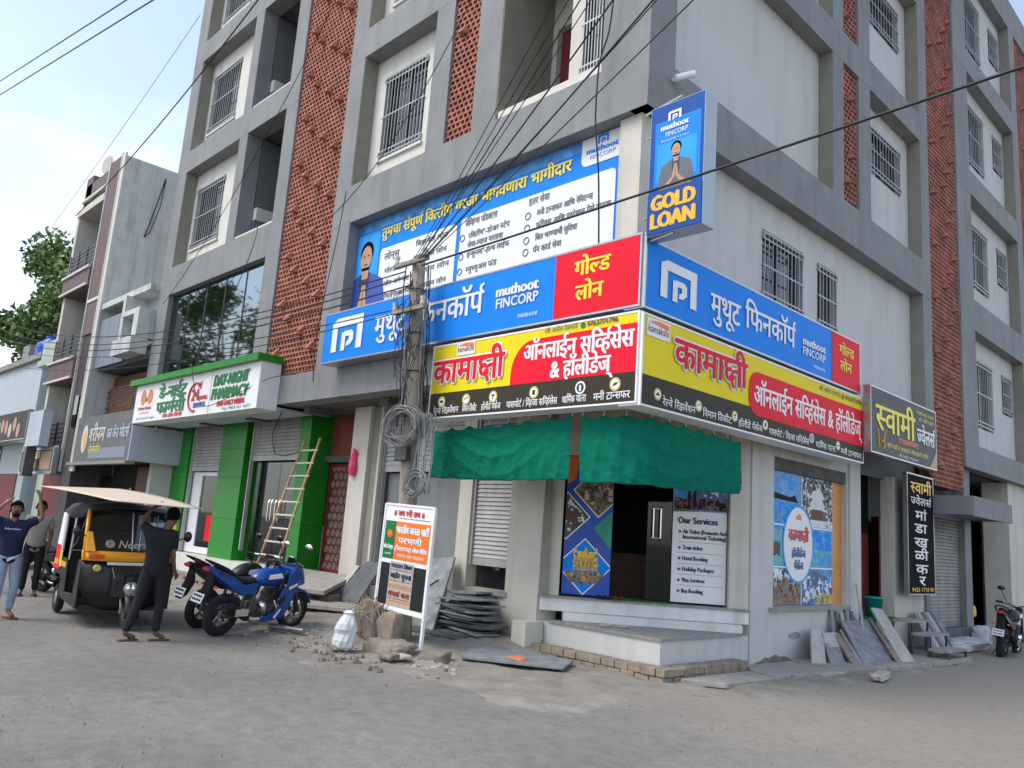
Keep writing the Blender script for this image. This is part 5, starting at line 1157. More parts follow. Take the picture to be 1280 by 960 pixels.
# ------------------------------------------------------------------ green cloths below the yellow signs
def cloth(label, path, ztop, zbot, seed, ties):
    q = random.Random(seed); L = [0]
    for a, b in zip(path[:-1], path[1:]): L.append(L[-1] + math.hypot(b[0] - a[0], b[1] - a[1]))
    def at(s):
        d = s * L[-1]
        for i in range(len(path) - 1):
            if d <= L[i + 1] + 1e-9:
                f = (d - L[i]) / (L[i + 1] - L[i]); a, b = path[i], path[i + 1]; n = Vector((b[1] - a[1], -(b[0] - a[0]), 0)).normalized()
                return Vector((a[0] + f * (b[0] - a[0]), a[1] + f * (b[1] - a[1]), 0)), n
    sw_ = lambda u: math.sin(u * math.pi) - .5
    nx, nz_ = 130, 36; mb = MB()
    for j in range(nz_ + 1):
        v = j / nz_
        for i in range(nx + 1):
            u = i / nx; p, n = at(u)
            zt = ztop(u) - .055 * abs(math.sin(u * math.pi * ties)); zb = zbot(u) + .006 * math.sin(u * 37 + seed) - .03 * sw_(u)
            sw = math.sin(u * math.pi)
            tf = abs(math.sin(u * math.pi * ties)); d = .045 * math.sin(v * 2.6) * (.4 + .6 * sw) + .026 * (1 - abs(math.sin(u * 34 + 2.2 * v + seed)) ** .5 * 2) * v * (1 - .4 * sw) + .026 * (1 - 2 * abs(math.sin(v * 9 + 4.5 * (u - .5) ** 2 * 9 + seed)) ** .6) * sw * (1 - v * .6) + .012 * tf * (1 - v) + .010 * mn.noise(Vector((u * 30, v * 14, seed)))
            mb.v.append(tuple(p + n * d + Vector((0, 0, zt + (zb - zt) * v))))
    for j in range(nz_):
        for i in range(nx): a = j * (nx + 1) + i; mb.f.append((a, a + 1, a + nx + 2, a + nx + 1))
    p0, _ = at(0); b = (p0.x, p0.y, zbot(0)); t = thing('shade_cloth', label, 'cloth', b, group='green shade cloths tied below the yellow signs')
    mb.build('cloth_sheet', 'cloth_green', t, smooth=True, solid=.004)
    for k in range(ties + 1):
        p, n = at(k / ties); zz = ztop(k / ties); MB().tube([tuple(p + Vector((0, 0, zz - .02))), tuple(p - n * .02 + Vector((0, 0, zz + .05))), tuple(p + n * .01 + Vector((0, 0, zz + .11)))], .008, 4).build('tie_string', 'cream', t)
    return t
cloth('green shade cloth stretched over the white shutter left of the corner', [(-9.86, 7.86), (-7.02, 7.86)], lambda u: 3.20 + .08 * u, lambda u: 2.44 - .02 * u, 1, 7)
cloth('green shade cloth wrapped round the corner above the glass door', [(-6.84, 7.86), (-6.25, 7.90), (-5.98, 8.15), (-5.92, 8.8), (-5.90, 10.2)], lambda u: 3.27 - .06 * u, lambda u: 2.38 + .06 * u, 2, 9)
# pink cloth on the pier
mb = MB(); pts = []
for k in range(7): pts.append((-13.62 + .02 * math.sin(k * 2), 8.88 - .02 * math.cos(k * 1.7), 3.12 - k * .09))
single(mb.tube(pts, [.02, .06, .07, .075, .085, .09, .06], 9), 'pink_cloth', 'cloth_pink', 'bright pink cloth hanging on the pier beside the carved maroon door', 'cloth', pts[-1])
# ladder
t = thing('ladder', 'tall bamboo ladder leaning on the green pier beside the pharmacy door', 'ladder', (-15.1, 7.9, .3))
A0, A1, B0, B1 = Vector((-15.45, 7.9, .2)), Vector((-15.10, 8.62, 3.32)), Vector((-14.65, 7.9, .2)), Vector((-14.52, 8.62, 3.32))
for a, b in ((A0, A1), (B0, B1)): MB().tube([a, a.lerp(b, .35) + Vector((.02, 0, 0)), a.lerp(b, .7) + Vector((-.015, 0, 0)), b], .028, 7).build('ladder_rail', 'bamboo', t, smooth=True)
for k in range(11):
    s = .06 + k * .086; a, b = A0.lerp(A1, s), B0.lerp(B1, s); e = (b - a).normalized() * .05; MB().tube([a - e, b + e], .019, 6).build('ladder_rung', 'bamboo_pale', t)

# ------------------------------------------------------------------ party board by the pole
up_ = Vector((.05, .0, 1)).normalized()
BM_ = Matrix(((1, 0, .035, -9.98), (.0, 1, .06, 7.02), (-.005, 0, 1, .56), (0, 0, 0, 1)))
BMF = Matrix.Translation((-9.84, 7.02, .0)) @ Matrix.Rotation(R(2.0), 4, 'Y')
t = thing('party_board', 'white framed board with orange green and black panels standing at the pole foot', 'notice board', (0, 0, .12), BMF)
W = 1.10
MB().box(0, W, 0, .018, .55, 1.99).build('board_sheet', 'letter_white', t)
for x in (-.03, W): MB().box(x, x + .035, -.012, .03, .12, 2.0).build('leg', 'white_plastic', t)
for z in (.53, 1.98): MB().box(0.006, W - .002, -.012, .03, z, z + .03).build('frame_rail', 'white_plastic', t)
flat(t, rect(.03, .29, 1.23, 1.76), 'letter_green', -.003); flat(t, rect(.29, W - .03, 1.23, 1.76), 'letter_orange', -.0035)
flat(t, rect(.03, W - .03, .60, 1.17), 'black_matte', -.003); flat(t, rect(.25, .80, .60, 1.20), 'paper', -.006); flat(t, rect(.26, .79, .84, .90), 'skin_print', -.009); flat(t, rect(.30, .79, .66, .68), 'letter_orange', -.009)
flat(t, [(.10 + .08 * math.cos(R(a)) * (1 if k % 2 else .6) + .06, 1.58 + .07 * math.sin(R(a)) * (1 if k % 2 else .55)) for k, a in enumerate(range(0, 360, 20))], 'letter_orange', -.008)
lettering(t, '॥ जय <शरी राम ॥', .22, .90, 1.84, .07, 'letter_red', -.008, bold=.005); flat(t, rect(.34, 1.04, 1.805, 1.812), 'letter_grey', -.006)
lettering(t, 'भारतीय जनता पाटी^', .31, W - .05, 1.60, .085, 'letter_white', -.008, bold=.008); lettering(t, 'परभणी', .38, .92, 1.46, .075, 'letter_white', -.008, bold=.006)
lettering(t, 'पिवत्र देशमुख'.replace('त्र', 'त'), .05, .27, 1.37, .045, 'letter_white', -.008, bold=.004); lettering(t, '(िज<लहाध्य~)'.replace('ध्य', '<धय'), .31, .70, 1.36, .05, 'letter_white', -.008, bold=.004); lettering(t, 'सोशल मीिडया', .73, W - .05, 1.36, .05, 'letter_white', -.008, bold=.004)
lettering(t, 'परभणी', .09, .24, 1.28, .03, 'letter_white', -.008, res=1); lettering(t, 'भाजपा शहर काय^ालय', .38, 1.0, 1.27, .04, 'letter_white', -.008, res=1)
lettering(t, 'रक्त'.replace('क्त', '<कत') + 'दान शिबर'.replace('शिबर', 'िशबर'), .28, .77, 1.12, .05, 'letter_navy', -.010, bold=.004); lettering(t, 'जाहीर सूचना', .28, .77, .98, .06, 'letter_navy', -.010, bold=.005); lettering(t, 'संपक^ करा', .28, .77, .73, .06, 'letter_maroon', -.010, bold=.005)
for z in (1.09, .94, .70): flat(t, rect(.27, .78, z, z + .006), 'letter_navy', -.009)
flat(t, rect(.03, .30, .33, .52), 'pale_blue', .0) if False else None

# ------------------------------------------------------------------ stone, slabs, sacks, rubble
def slab(label, A, B_, C_, Dd, th, m, name='stone_slab', group=None):
    A, B_, C_, Dd = map(Vector, (A, B_, C_, Dd)); n = (B_ - A).cross(Dd - A).normalized() * th; b = Dd.copy(); mb = MB()
    mb.hexa([Dd, C_, C_ + n, Dd + n, A, B_, B_ + n, A + n]); return single(mb, name, m, label, 'slab', tuple(b), group=group, bevel=.004)
GS = 'stone slabs leaning on the right front wall'
slab('large dark grey stone slab leaning on the wall below the travel poster', (-6.15, 14.02, .63), (-6.15, 15.36, .63), (-5.28, 14.02, .02), (-5.40, 13.2, .02), .03, 'slate', group=GS)
slab('small pale slab standing at the left end of the leaning row', (-6.15, 12.91, .53), (-6.15, 13.34, .50), (-5.70, 12.48, .02), (-5.82, 12.27, .02), .03, 'stone_pale', group=GS)
slab('narrow slab with pale top leaning beside the small pale slab', (-6.12, 13.22, .45), (-6.12, 13.72, .44), (-5.55, 12.88, .02), (-5.65, 12.57, .02), .025, 'slate', group=GS)
slab('pale broken offcut lying on top of the narrow grey slab', (-6.10, 13.21, .47), (-6.10, 13.71, .46), (-5.88, 13.44, .27), (-5.94, 12.98, .27), .012, 'stone_pale', group=GS)
slab('brown edged slab leaning between the narrow slab and the large dark one', (-6.1, 13.62, .45), (-6.1, 13.82, .45), (-5.38, 13.14, .02), (-5.45, 12.95, .02), .04, 'stone_brown', group=GS)
slab('thin pale slab edge just left of the large dark slab', (-6.12, 13.90, .50), (-6.12, 13.98, .50), (-5.40, 13.22, .02), (-5.42, 13.14, .02), .03, 'stone_pale', group=GS)
slab('long pale marble plank leaning at a steep angle right of the large dark slab', (-6.15, 15.28, .84), (-6.15, 15.79, .80), (-5.05, 14.42, .02), (-5.15, 14.10, .02), .035, 'stone_pale', group=GS)
slab('thin brown plank between the large dark slab and the marble plank', (-6.12, 15.10, .66), (-6.12, 15.24, .66), (-5.10, 14.05, .02), (-5.14, 13.93, .02), .03, 'stone_brown', group=GS)
for k in range(7):
    y = 13.75 + k * .2; slab(('first', 'second', 'third', 'fourth', 'fifth', 'sixth', 'last')[k] + ' tall narrow slab from the left standing upright behind the leaning row', (-6.26, y + .10, .80 - .03 * (k % 3)), (-6.26, y + .22, .80 - .03 * (k % 3)), (-6.05, y - .02, .02), (-6.05, y - .14, .02), .02, ['slate', 'slate_dark', 'stone_pale'][k % 3], group='narrow slabs standing behind the leaning row')
single(MB().tube([(-6.2, 14.75, 1.25), (-6.0, 14.55, .5)], .02, 6), 'pale_rod', 'stone_pale', 'pale rod standing against the wall above the leaning slabs', 'rod', (-6.0, 14.55, .5))
for k in range(7):
    y = 17.0 + k * .17; slab(('nearest', 'second', 'third', 'fourth', 'fifth', 'sixth', 'farthest')[k] + ' of the thin slabs leaning behind the step stool', (-6.22, y + .55, .70 + .02 * (k % 2)), (-6.22, y + .70, .70), (-5.55, y, .02), (-5.6, y - .14, .02), .025, ['slate', 'stone_pale', 'slate_dark'][k % 3], group='thin slabs leaning behind the step stool')
# slabs near the pole
slab('tall grey slab with mottled face leaning right of the party board', (-10.91, 8.86, 1.18), (-10.31, 8.86, 1.25), (-9.68, 7.98, .16), (-10.06, 8.02, .16), .035, 'slate')
slab('dark slate leaning on the cream pier left of the party board', (-12.72, 8.80, 1.0), (-12.2, 8.80, 1.0), (-12.25, 8.35, .28), (-12.98, 8.35, .28), .03, 'slate_dark')
slab('long pale strip leaning beside the dark slate on the pier', (-13.1, 8.82, .9), (-12.96, 8.82, .9), (-13.0, 8.38, .28), (-13.2, 8.38, .28), .03, 'stone_pale')
slab('white triangular tile leaning on the stacked slates', (-10.44, 8.8, .74), (-10.36, 8.8, .74), (-9.93, 8.35, .30), (-10.35, 8.35, .30), .02, 'marble'); slab('narrow grey slab standing between the white tile and the stack', (-10.2, 8.78, .62), (-10.02, 8.78, .62), (-9.80, 8.2, .18), (-10.08, 8.2, .18), .025, 'slate')
single(MB().tube([(-10.0, 8.3, .9), (-9.98, 7.9, .7), (-10.02, 7.75, .2)], .016, 5), 'stick', 'wood_brown', 'dark forked stick propped against the mottled slab', 'stick', (-10.02, 7.75, .2))
q = random.Random(11); z = .16; k = 0
ORD = ['bottom', 'second', 'third', 'fourth', 'fifth', 'sixth', 'seventh', 'eighth', 'ninth', 'tenth', 'eleventh', 'twelfth', 'thirteenth', 'fourteenth', 'fifteenth', 'sixteenth', 'seventeenth', 'topmost']
while k < 18:
    wd = 1.36 - .04 * k + q.uniform(-.16, .12); cx = -9.52 + q.uniform(-.14, .12); th = q.uniform(.016, .034); a = q.uniform(-.2, .2); y0 = 8.24 + k * .012 + q.uniform(-.10, .08)
    mb = MB(); n = 7; poly = [(-wd / 2, 0), (-wd * .2, q.uniform(-.05, .02)), (wd * .2, q.uniform(-.05, .03)), (wd / 2, q.uniform(-.03, .05)), (wd / 2 - .03, .42), (0, .46), (-wd / 2 + .05, .40)]
    mb.prism([(cx + p[0] * math.cos(a) - p[1] * math.sin(a), y0 + p[0] * math.sin(a) + p[1] * math.cos(a), z + p[0] * .05 * math.sin(k * 2.3)) for p in reversed(poly)], (0, 0, th))
    single(mb, 'slate_slab', ['slate', 'slate_dark', 'slate'][k % 3], ORD[k] + ' slate in the pile under the small shutter window counted from the ground', 'slab', (cx, y0, z), group='slates piled under the small shutter window'); z += th + q.uniform(.004, .014); k += 1
slab('flat dark slate lying on the ground in front of the slate pile', (-10.5, 8.15, .20), (-9.0, 8.2, .20), (-8.9, 7.75, .19), (-10.3, 7.7, .19), .03, 'slate_dark'); slab('large flat grey paving slab lying sunk in the dirt before the step', (-8.8, 8.0, .12), (-7.4, 8.6, .055), (-7.05, 8.0, .05), (-8.1, 7.2, .07), -.03, 'slate')
slab('broad sloping concrete slab forming a ramp to the carved door', (-15.3, 8.85, .62), (-13.2, 8.88, .62), (-12.6, 7.9, .40), (-14.6, 7.6, .38), -.07, 'concrete', 'ramp_slab'); slab('flat concrete slab on the ground below the ramp', (-13.3, 8.1, .22), (-11.4, 8.5, .24), (-11.3, 8.0, .22), (-12.9, 7.3, .20), -.06, 'concrete', 'ramp_slab')
for p in ((-13.9, 8.0, .2), (-12.9, 8.2, .2), (-14.8, 8.2, .2)): single(MB().box(p[0] - .15, p[0] + .15, p[1] - .1, p[1] + .15, .1, .40 if p[0] > -13.5 else .33), 'support_stone', 'rock', 'rough stone block under the ramp slab ' + {-13.9: 'at its middle', -12.9: 'at its right end', -14.8: 'at its left end'}[p[0]], 'stone', p, bevel=.03)
def rock(label, x, y, z, a, b, c, seed, m='rock', name='rock', cat='stone', rz=0.):
    q = random.Random(seed); me = MB(); n, mm = 22, 15; o = Vector((seed * 3.1, seed * 1.7, 0))
    for i in range(mm + 1):
        ph = math.pi * i / mm
        for j in range(n):
            t_ = 2 * math.pi * j / n; d = Vector((math.sin(ph) * math.cos(t_), math.sin(ph) * math.sin(t_), math.cos(ph)))
            d = Vector([math.copysign(abs(v) ** .5, v) for v in d]); f = 1 + .26 * mn.noise(d * 1.4 + o) + .16 * mn.noise(d * 3.2 + o) + .07 * mn.noise(d * 8 + o)
            px, py = d.x * a * f, d.y * b * f; me.v.append((x + px * math.cos(rz) - py * math.sin(rz), y + px * math.sin(rz) + py * math.cos(rz), z + (d.z * f + .8) * c))
    for i in range(mm):
        for j in range(n): j2 = (j + 1) % n; me.f.append((i * n + j, (i + 1) * n + j, (i + 1) * n + j2, i * n + j2))
    return single(me, name, m, label, cat, (x, y, z), smooth=True)
rock('wide squared stone kerb block in front of the pole', -8.97, 6.72, .02, .34, .19, .10, 3, 'stone_brown', rz=.35); rock('lumpy brown boulder right of the pole foot', -8.28, 6.92, .0, .19, .13, .09, 5, 'rock', rz=.4)
rock('upright brown stone leaning on the pole foot', -9.35, 6.98, .12, .18, .12, .22, 7, 'stone_brown'); rock('tangled root clump on the left of the pole foot', -9.85, 7.05, .10, .26, .2, .28, 8, 'rock'); rock('small stone under the party board', -8.62, 6.6, .08, .12, .1, .05, 9)
rock('small stone at the left of the white sack', -9.35, 6.15, .04, .10, .07, .04, 10); rock('flat stone in front of the kerb block', -8.5, 6.35, .05, .14, .09, .04, 12)
q = random.Random(21)
t = thing('dry_roots', 'dry tangled stems climbing around the stones at the pole foot', 'dry plant', (-9.8, 7.0, .2)); mb = MB()
for i in range(46):
    x0, y0 = -9.85 + q.uniform(-.3, .35), 6.95 + q.uniform(-.15, .15); mb.tube([(x0, y0, .15), (x0 + q.uniform(-.12, .12), y0 - .05, .35), (x0 + q.uniform(-.2, .2), y0 - .02, .5 + q.uniform(-.1, .18)), (x0 + q.uniform(-.3, .3), y0 - .05, .42 + q.uniform(-.2, .2))], .007, 4)
mb.build('stem', 'stone_brown', t, kind='stuff')
# litter scattered
for nme, m, (cx, cy), n, s, lab in (('litter', 'paper', (-8.3, 6.75), 45, .04, 'pale scraps of litter and rubble around the pole foot'), ('rubble', 'rock', (-9.2, 6.3), 160, .035, 'small broken stones scattered along the road edge'), ('rubble', 'stone_pale', (-11.2, 6.6), 90, .03, 'pale stone chips near the motorcycles')):
    mb = MB()
    for i in range(n):
        x, y = cx + q.gauss(0, .8 if n > 80 else .35), cy + q.gauss(0, .35 if n > 80 else .18); a = s * q.uniform(.4, 1.3); z0 = gz(x, y) + .015; an = q.uniform(0, 3)
        c_, s_ = math.cos(an) * a, math.sin(an) * a; h = a * q.uniform(.2, .7)
        mb.hexa([(x - c_, y - s_, z0 - .01), (x + s_, y - c_, z0 - .01), (x + c_, y + s_, z0 - .01), (x - s_, y + c_, z0 - .01), (x - c_ * .7, y - s_ * .6, z0 + h), (x + s_ * .6, y - c_ * .8, z0 + h * .8), (x + c_ * .8, y + s_ * .7, z0 + h), (x - s_ * .7, y + c_ * .6, z0 + h * .7)])
    o = mb.build(nme, m, kind='stuff'); tag(o, lab, nme)
rock('crumpled orange plastic scrap on the dirt before the step', -7.72, 7.85, .06, .16, .07, .03, 15, 'letter_orange', 'plastic_scrap', 'litter'); rock('crumpled pinkish wrapper among the stones right of the pole', -8.45, 6.5, .06, .16, .08, .03, 16, 'paper', 'plastic_scrap', 'litter')
# white sack
t = thing('white_sack', 'tied white plastic sack standing on the road edge left of the pole', 'sack', (-9.35, 6.22, .05)); rg = []
for z, r_ in ((.03, .13), (.10, .19), (.22, .20), (.34, .17), (.42, .19), (.52, .17), (.62, .12), (.68, .08), (.72, .10), (.76, .05)):
    r_ *= .80; rg.append([(-9.35 + r_ * math.cos(a) * (1 + .07 * math.cos(5 * a + z * 9) + .05 * math.cos(9 * a - z * 14)) * (1 + .18 * mn.noise(Vector((math.cos(a) * 2, math.sin(a) * 2, z * 8))) + .10 * mn.noise(Vector((math.cos(a) * 5, math.sin(a) * 5, z * 16)))) + z * .12, 6.22 + r_ * .9 * math.sin(a) * (1 + .18 * mn.noise(Vector((math.cos(a) * 2, math.sin(a) * 2, z * 8 + 3)))), .02 + z * .70) for a in [2 * math.pi * i / 30 for i in range(30)]])
MB().loft(rg).build('sack_body', 'sack', t, smooth=False); MB().ring((-9.35, 6.22, .44), (0, 0, 1), .06, .012, 14, 5).build('tie', 'orange_board', t)
# metal pipe by the bikes, paper on the right road edge
single(MB().tube([(-11.35, 6.25, .09), (-10.72, 6.45, .09)], .04, 12), 'metal_pipe', 'steel', 'short shiny metal pipe lying on the ground by the blue motorcycle', 'pipe', (-11.35, 6.25, .05))
rock('crumpled white paper roll lying at the right road edge', -4.85, 12.35, .02, .09, .36, .05, 18, 'paper', 'paper_roll', 'litter', .2)
t = thing('white_strip', 'thin white strip lying in front of the paper roll', 'litter', (-5.15, 12.0, .02)); MB().box(-5.4, -5.3, 11.6, 12.3, .025, .05).build('strip', 'paper', t)
# concrete apron pieces and brick footing
AP = [[(-6.25, 11.0), (-5.45, 11.0), (-5.35, 12.2), (-6.2, 12.25)], [(-6.2, 12.3), (-5.3, 12.25), (-5.15, 13.4), (-6.2, 13.5)], [(-6.2, 13.55), (-5.1, 13.45), (-5.0, 14.9), (-6.1, 15.0)], [(-5.98, 9.0), (-5.5, 9.3), (-5.45, 10.4), (-5.95, 10.6)], [(-5.95, 10.65), (-5.45, 10.45), (-5.5, 10.95), (-6.2, 10.98)], [(-6.2, 15.1), (-5.0, 14.95), (-4.9, 16.6), (-6.2, 16.6)]]
ap = thing('paved_apron', 'cracked concrete apron slabs along the foot of the right front', 'pavement', (-6, 11, 0))
ap['kind'] = 'structure'
for i, p in enumerate(AP): MB().prism([(x, y, .0) for x, y in reversed(p)], (0, 0, .065 + .012 * (i % 3))).build('paving_slab', 'concrete', ap, bevel=.012)
q = random.Random(5); y = 0
for j, (z0, z1) in enumerate(((-.03, .07), (.075, .17))):
    x = -8.7
    while x < -6.06:
        L_ = min(.22, -6.03 - x); gb(x, x + L_ - .012, 8.74 + q.uniform(-.012, .012) , 8.965, z0, z1 + q.uniform(-.008, .006), 'brick', 'stone_brown', bevel=.008); x += .22 if j == 0 or x > -8.6 else .11
    y = 8.97
    while y < 10.6: gb(-6.265, -6.03 + q.uniform(-.012, .012), y, y + .21, z0, z1 + q.uniform(-.008, .006), 'brick', 'stone_brown', bevel=.008); y += .222
# step stool, bucket, right sacks
st = thing('step_stool', 'weathered metal three step stool standing before the old steel shutter', 'stool', (-5.2, 15.9, .02))
for i, (y0, z) in enumerate(((15.6, .20), (15.95, .42), (16.3, .62))):
    x1 = -4.95 - i * .32; MB().box(x1 - .34, x1, 15.55 - (.0 if i == 0 else -.1), 16.55 + i * .05, z, z + .035).build('step', 'concrete', st)
for y0 in (15.6, 16.5):
    for i in range(3):
        x1 = -4.98 - i * .32
        for xx in (x1 - .02, x1 - .30): MB().box(xx, xx + .035, y0, y0 + .035, .02, .20 + i * .21).build('leg', 'steel_dark', st)
t = thing('bucket', 'teal plastic bucket standing on the green mat of the jeweller entrance', 'bucket', (-6.55, 16.35, .61)); MB().loft([[(-6.5 + r_ * math.cos(a), 16.25 + r_ * math.sin(a), z) for a in [2 * math.pi * i / 20 for i in range(20)]] for r_, z in ((.13, .62), (.17, .95), (.18, .95), (.18, .99), (.155, .98), (.12, .66))]).build('pail', 'teal', t, smooth=True)
MB().tube([(-6.5, 16.25 + .18 * math.cos(R(a)), .97 - .12 * math.sin(R(a)) * 1.0) for a in range(0, 181, 20)], .006, 4).build('bucket_handle', 'steel', t)
rock('green and white woven sack leaning at the shutter pier', -6.05, 21.2, -.10, .17, .20, .25, 31, 'sack', 'woven_sack', 'sack'); rock('crumpled clear plastic sheeting heaped behind the step stool', -5.7, 18.9, .0, .3, .9, .12, 33, 'sack', 'plastic_sheeting', 'plastic')
rock('heap of yellow and brown packaging inside the lobby opening', -7.1, 23.0, .0, .3, .45, .36, 35, 'paper', 'packaging_heap', 'rubbish'); rock('yellow bag on top of the packaging heap', -6.9, 22.9, .45, .2, .26, .16, 36, 'letter_gold', 'yellow_bag', 'bag')
single(MB().box(-5.74, -5.70, 21.1, 21.35, .08, .36), 'green_print', 'plastic_green', 'green printed patch on the woven sack', 'label', (-5.72, 21.2, .08))
# sandals on the steps
for i, (u, d, lab) in enumerate(((.95, .0, 'pair of dark sandals'), (1.18, -.02, 'pair of brown sandals'))):
    t = thing('sandals', lab + ' left on the threshold by the door poster', 'sandals', (u, d, .833), DF)
    for k in (-.05, .05): MB().prism([(u + k - .04, d - .12, .834), (u + k - .045, d + .05, .834), (u + k, d + .13, .834), (u + k + .045, d + .05, .834), (u + k + .04, d - .12, .834)], (0, 0, .018)).build('sole', 'wood_brown' if i else 'black_matte', t); MB().tube([(u + k - .045, d + .02, .85), (u + k, d + .03, .885), (u + k + .045, d + .02, .85)], .010, 4).build('strap', 'wood_brown' if i else 'black_matte', t)
t = thing('sandals', 'pale grey slippers left on the stone step slab', 'sandals', (1.15, -.75, .5), DF)
for k, u in enumerate((.95, 1.2)): MB().ring((u, -.6, .52), (0, 0, 1), .07, .018, 14, 5).build('sole', 'concrete', t)

# ------------------------------------------------------------------ motorcycles
def motorcycle(label, F, paint='paint_blue', seat='black_matte', sporty=True, group='motorcycles'):
    t = thing('motorcycle', label, 'motorcycle', (0, 0, 0), F, group)
    def prof(pts, w0, w1=None, m=paint, nm='fairing', z=None, bev=.012, sm=True):   # side outline with half width per point
        n = len(pts); k = [p[2] if len(p) > 2 else w0 for p in pts]; mb = MB()
        mb.v = [(p[0], -k[i], p[1]) for i, p in enumerate(pts)] + [(p[0], k[i], p[1]) for i, p in enumerate(pts)]
        mb.f = [tuple(range(n)), tuple(reversed(range(n, 2 * n)))] + [(i, i + n, (i + 1) % n + n, (i + 1) % n) for i in range(n)]
        return mb.build(nm, m, t, smooth=False, bevel=bev)
    WB = 1.42
    for x0, wd, nm in ((0, .068, 'rear'), (WB, .052, 'front')):
        wv = MB().ring((x0, 0, .30), (0, 1, 0), .30 - wd, wd, 36, 10).build('wheel', 'rubber', t, smooth=True)
        mb = MB(); mb.ring((x0, 0, .30), (0, 1, 0), .205, .018, 30, 6, 2.0); mb.tube([(x0, -.05, .30), (x0, .05, .30)], .045, 12)
        for k in range(5):
            a = 2 * math.pi * k / 5 + .3
            for d in (-.16, .16): mb.tube([(x0 + .04 * math.cos(a), 0, .30 + .04 * math.sin(a)), (x0 + .20 * math.cos(a + d), 0, .30 + .20 * math.sin(a + d))], .012, 5)
        mb.build('rim', 'steel_dark', wv, smooth=True)
        mb = MB(); mb.ring((x0, -.062, .30), (0, 1, 0), .10, .022, 26, 4, .15); mb.build('brake_disc', 'steel', wv)
    mb = MB()   # engine: cylinder with fins and cases
    mb.box(.50, .92, -.11, .11, .26, .46); mb.tube([(.62, -.15, .36), (.62, .15, .36)], .095, 16); mb.tube([(.80, -.13, .34), (.80, .13, .34)], .07, 14)
    mb.build('engine', 'steel_dark', t, bevel=.01)
    mb = MB()
    for k in range(7): mb.box(.72 + k * .012, .92 + k * .012, -.10, .10, .47 + k * .028, .484 + k * .028)
    mb.build('cylinder_fins', 'steel_dark', t, kind='stuff')
    mb = MB(); mb.tube([(.50, 0, .70), (.95, 0, .80), (1.10, 0, .84)], .03, 8); mb.tube([(1.12, 0, .90), (1.02, 0, .52), (.92, 0, .30)], .026, 8); mb.tube([(.46, .08, .70), (.42, .08, .34)], .024, 8); mb.tube([(.46, -.08, .70), (.42, -.08, .34)], .024, 8); mb.tube([(.5, .07, .72), (-.28, .07, .90)], .018, 6); mb.tube([(.5, -.07, .72), (-.28, -.07, .90)], .018, 6)
    mb.build('frame', 'steel_dark', t, kind='stuff')
    for s in (-1, 1):
        MB().box(-.03, .46, s * .085 - .018, s * .085 + .018, .27, .33).build('swingarm', 'steel_dark', t, bevel=.008)
        MB().tube([(WB, s * .085, .30), (1.30, s * .085, .62), (1.16, s * .085, .98)], [.028, .024, .020], 8).build('fork_leg', 'steel_dark', t, smooth=True)
        MB().tube([(.62, s * .10, .30), (.56, s * .22, .30)], .014, 6).build('foot_peg', 'steel', t)
        a = 1.08; MB().tube([(a, 0, 1.0), (a - .02, s * .14, 1.05), (a - .10, s * .33, 1.06)], .014, 7).build('handlebar', 'steel_dark', t, smooth=True)
        MB().tube([(a - .075, s * .24, 1.06), (a - .115, s * .36, 1.06)], .021, 8).build('grip', 'rubber', t); MB().tube([(a + .03, s * .16, 1.07), (a - .02, s * .34, 1.05)], .008, 5).build('brake_lever', 'steel', t)
        mm = MB().tube([(a, s * .18, 1.06), (a + .08, s * .27, 1.22), (a + .04, s * .30, 1.30)], .007, 5).build('mirror_stem', 'black_matte', t); mb = MB(); mb.ball((a + .03, s * .31, 1.34), .022, .075, .045, 12, 8); mb.build('mirror', 'chrome' if s < 0 else 'black_gloss', mm, smooth=True)
        mb = MB(); mb.ball((-.34, s * .13, .72), .03, .03, .02, 8, 6); mb.build('indicator', 'orange_lens', t, smooth=True)
    # exhaust on the right side
    MB().tube([(.86, -.10, .50), (.96, -.12, .34), (.80, -.13, .20), (.45, -.15, .22), (.30, -.17, .28)], .022, 8).build('exhaust_pipe', 'steel', t, smooth=True)
    ex = MB().tube([(.34, -.17, .27), (.28, -.175, .30), (-.06, -.19, .46), (-.10, -.19, .48)], [.035, .058, .062, .045], 12).build('silencer', 'black_matte', t, smooth=True); MB().box(-.0, .24, -.262, -.245, .34, .44).build('heat_shield', 'chrome', ex)
    MB().tube([(.62, -.16, .33), (.55, -.17, .50)], .05, 10).build('clutch_cover', 'chrome', t, smooth=True)
    MB().tube([(.50, .12, .28), (.44, .26, .02)], .012, 6).build('side_stand', 'steel_dark', t)
    # tank
    rg = []
    for x, hw, zb, zt in ((.42, .07, .74, .82), (.50, .12, .70, .90), (.62, .15, .68, .96), (.78, .16, .68, .985), (.92, .14, .70, .96), (1.02, .09, .76, .88)):
        rg.append([(x, hw * math.cos(a) * (1.0 if math.sin(a) > -.2 else .9), (zb + zt) / 2 + (zt - zb) / 2 * math.sin(a)) for a in [2 * math.pi * i / 16 for i in range(16)]])
    tk = MB().loft(rg).build('fuel_tank', paint, t, smooth=True, sub=1); MB().tube([(.76, 0, .97), (.76, 0, 1.0)], .035, 12).build('fuel_cap', 'chrome', tk)
    for s in (-1, 1):
        mb = MB(); mb.hexa([(.60, s * .155, .82), (.88, s * .163, .84), (.88, s * .158, .86), (.60, s * .150, .84), (.62, s * .150, .875), (.84, s * .156, .90), (.84, s * .150, .91), (.62, s * .145, .885)]); mb.build('tank_stripe', 'letter_white', tk)
    # seat
    mb = MB(); rg = []
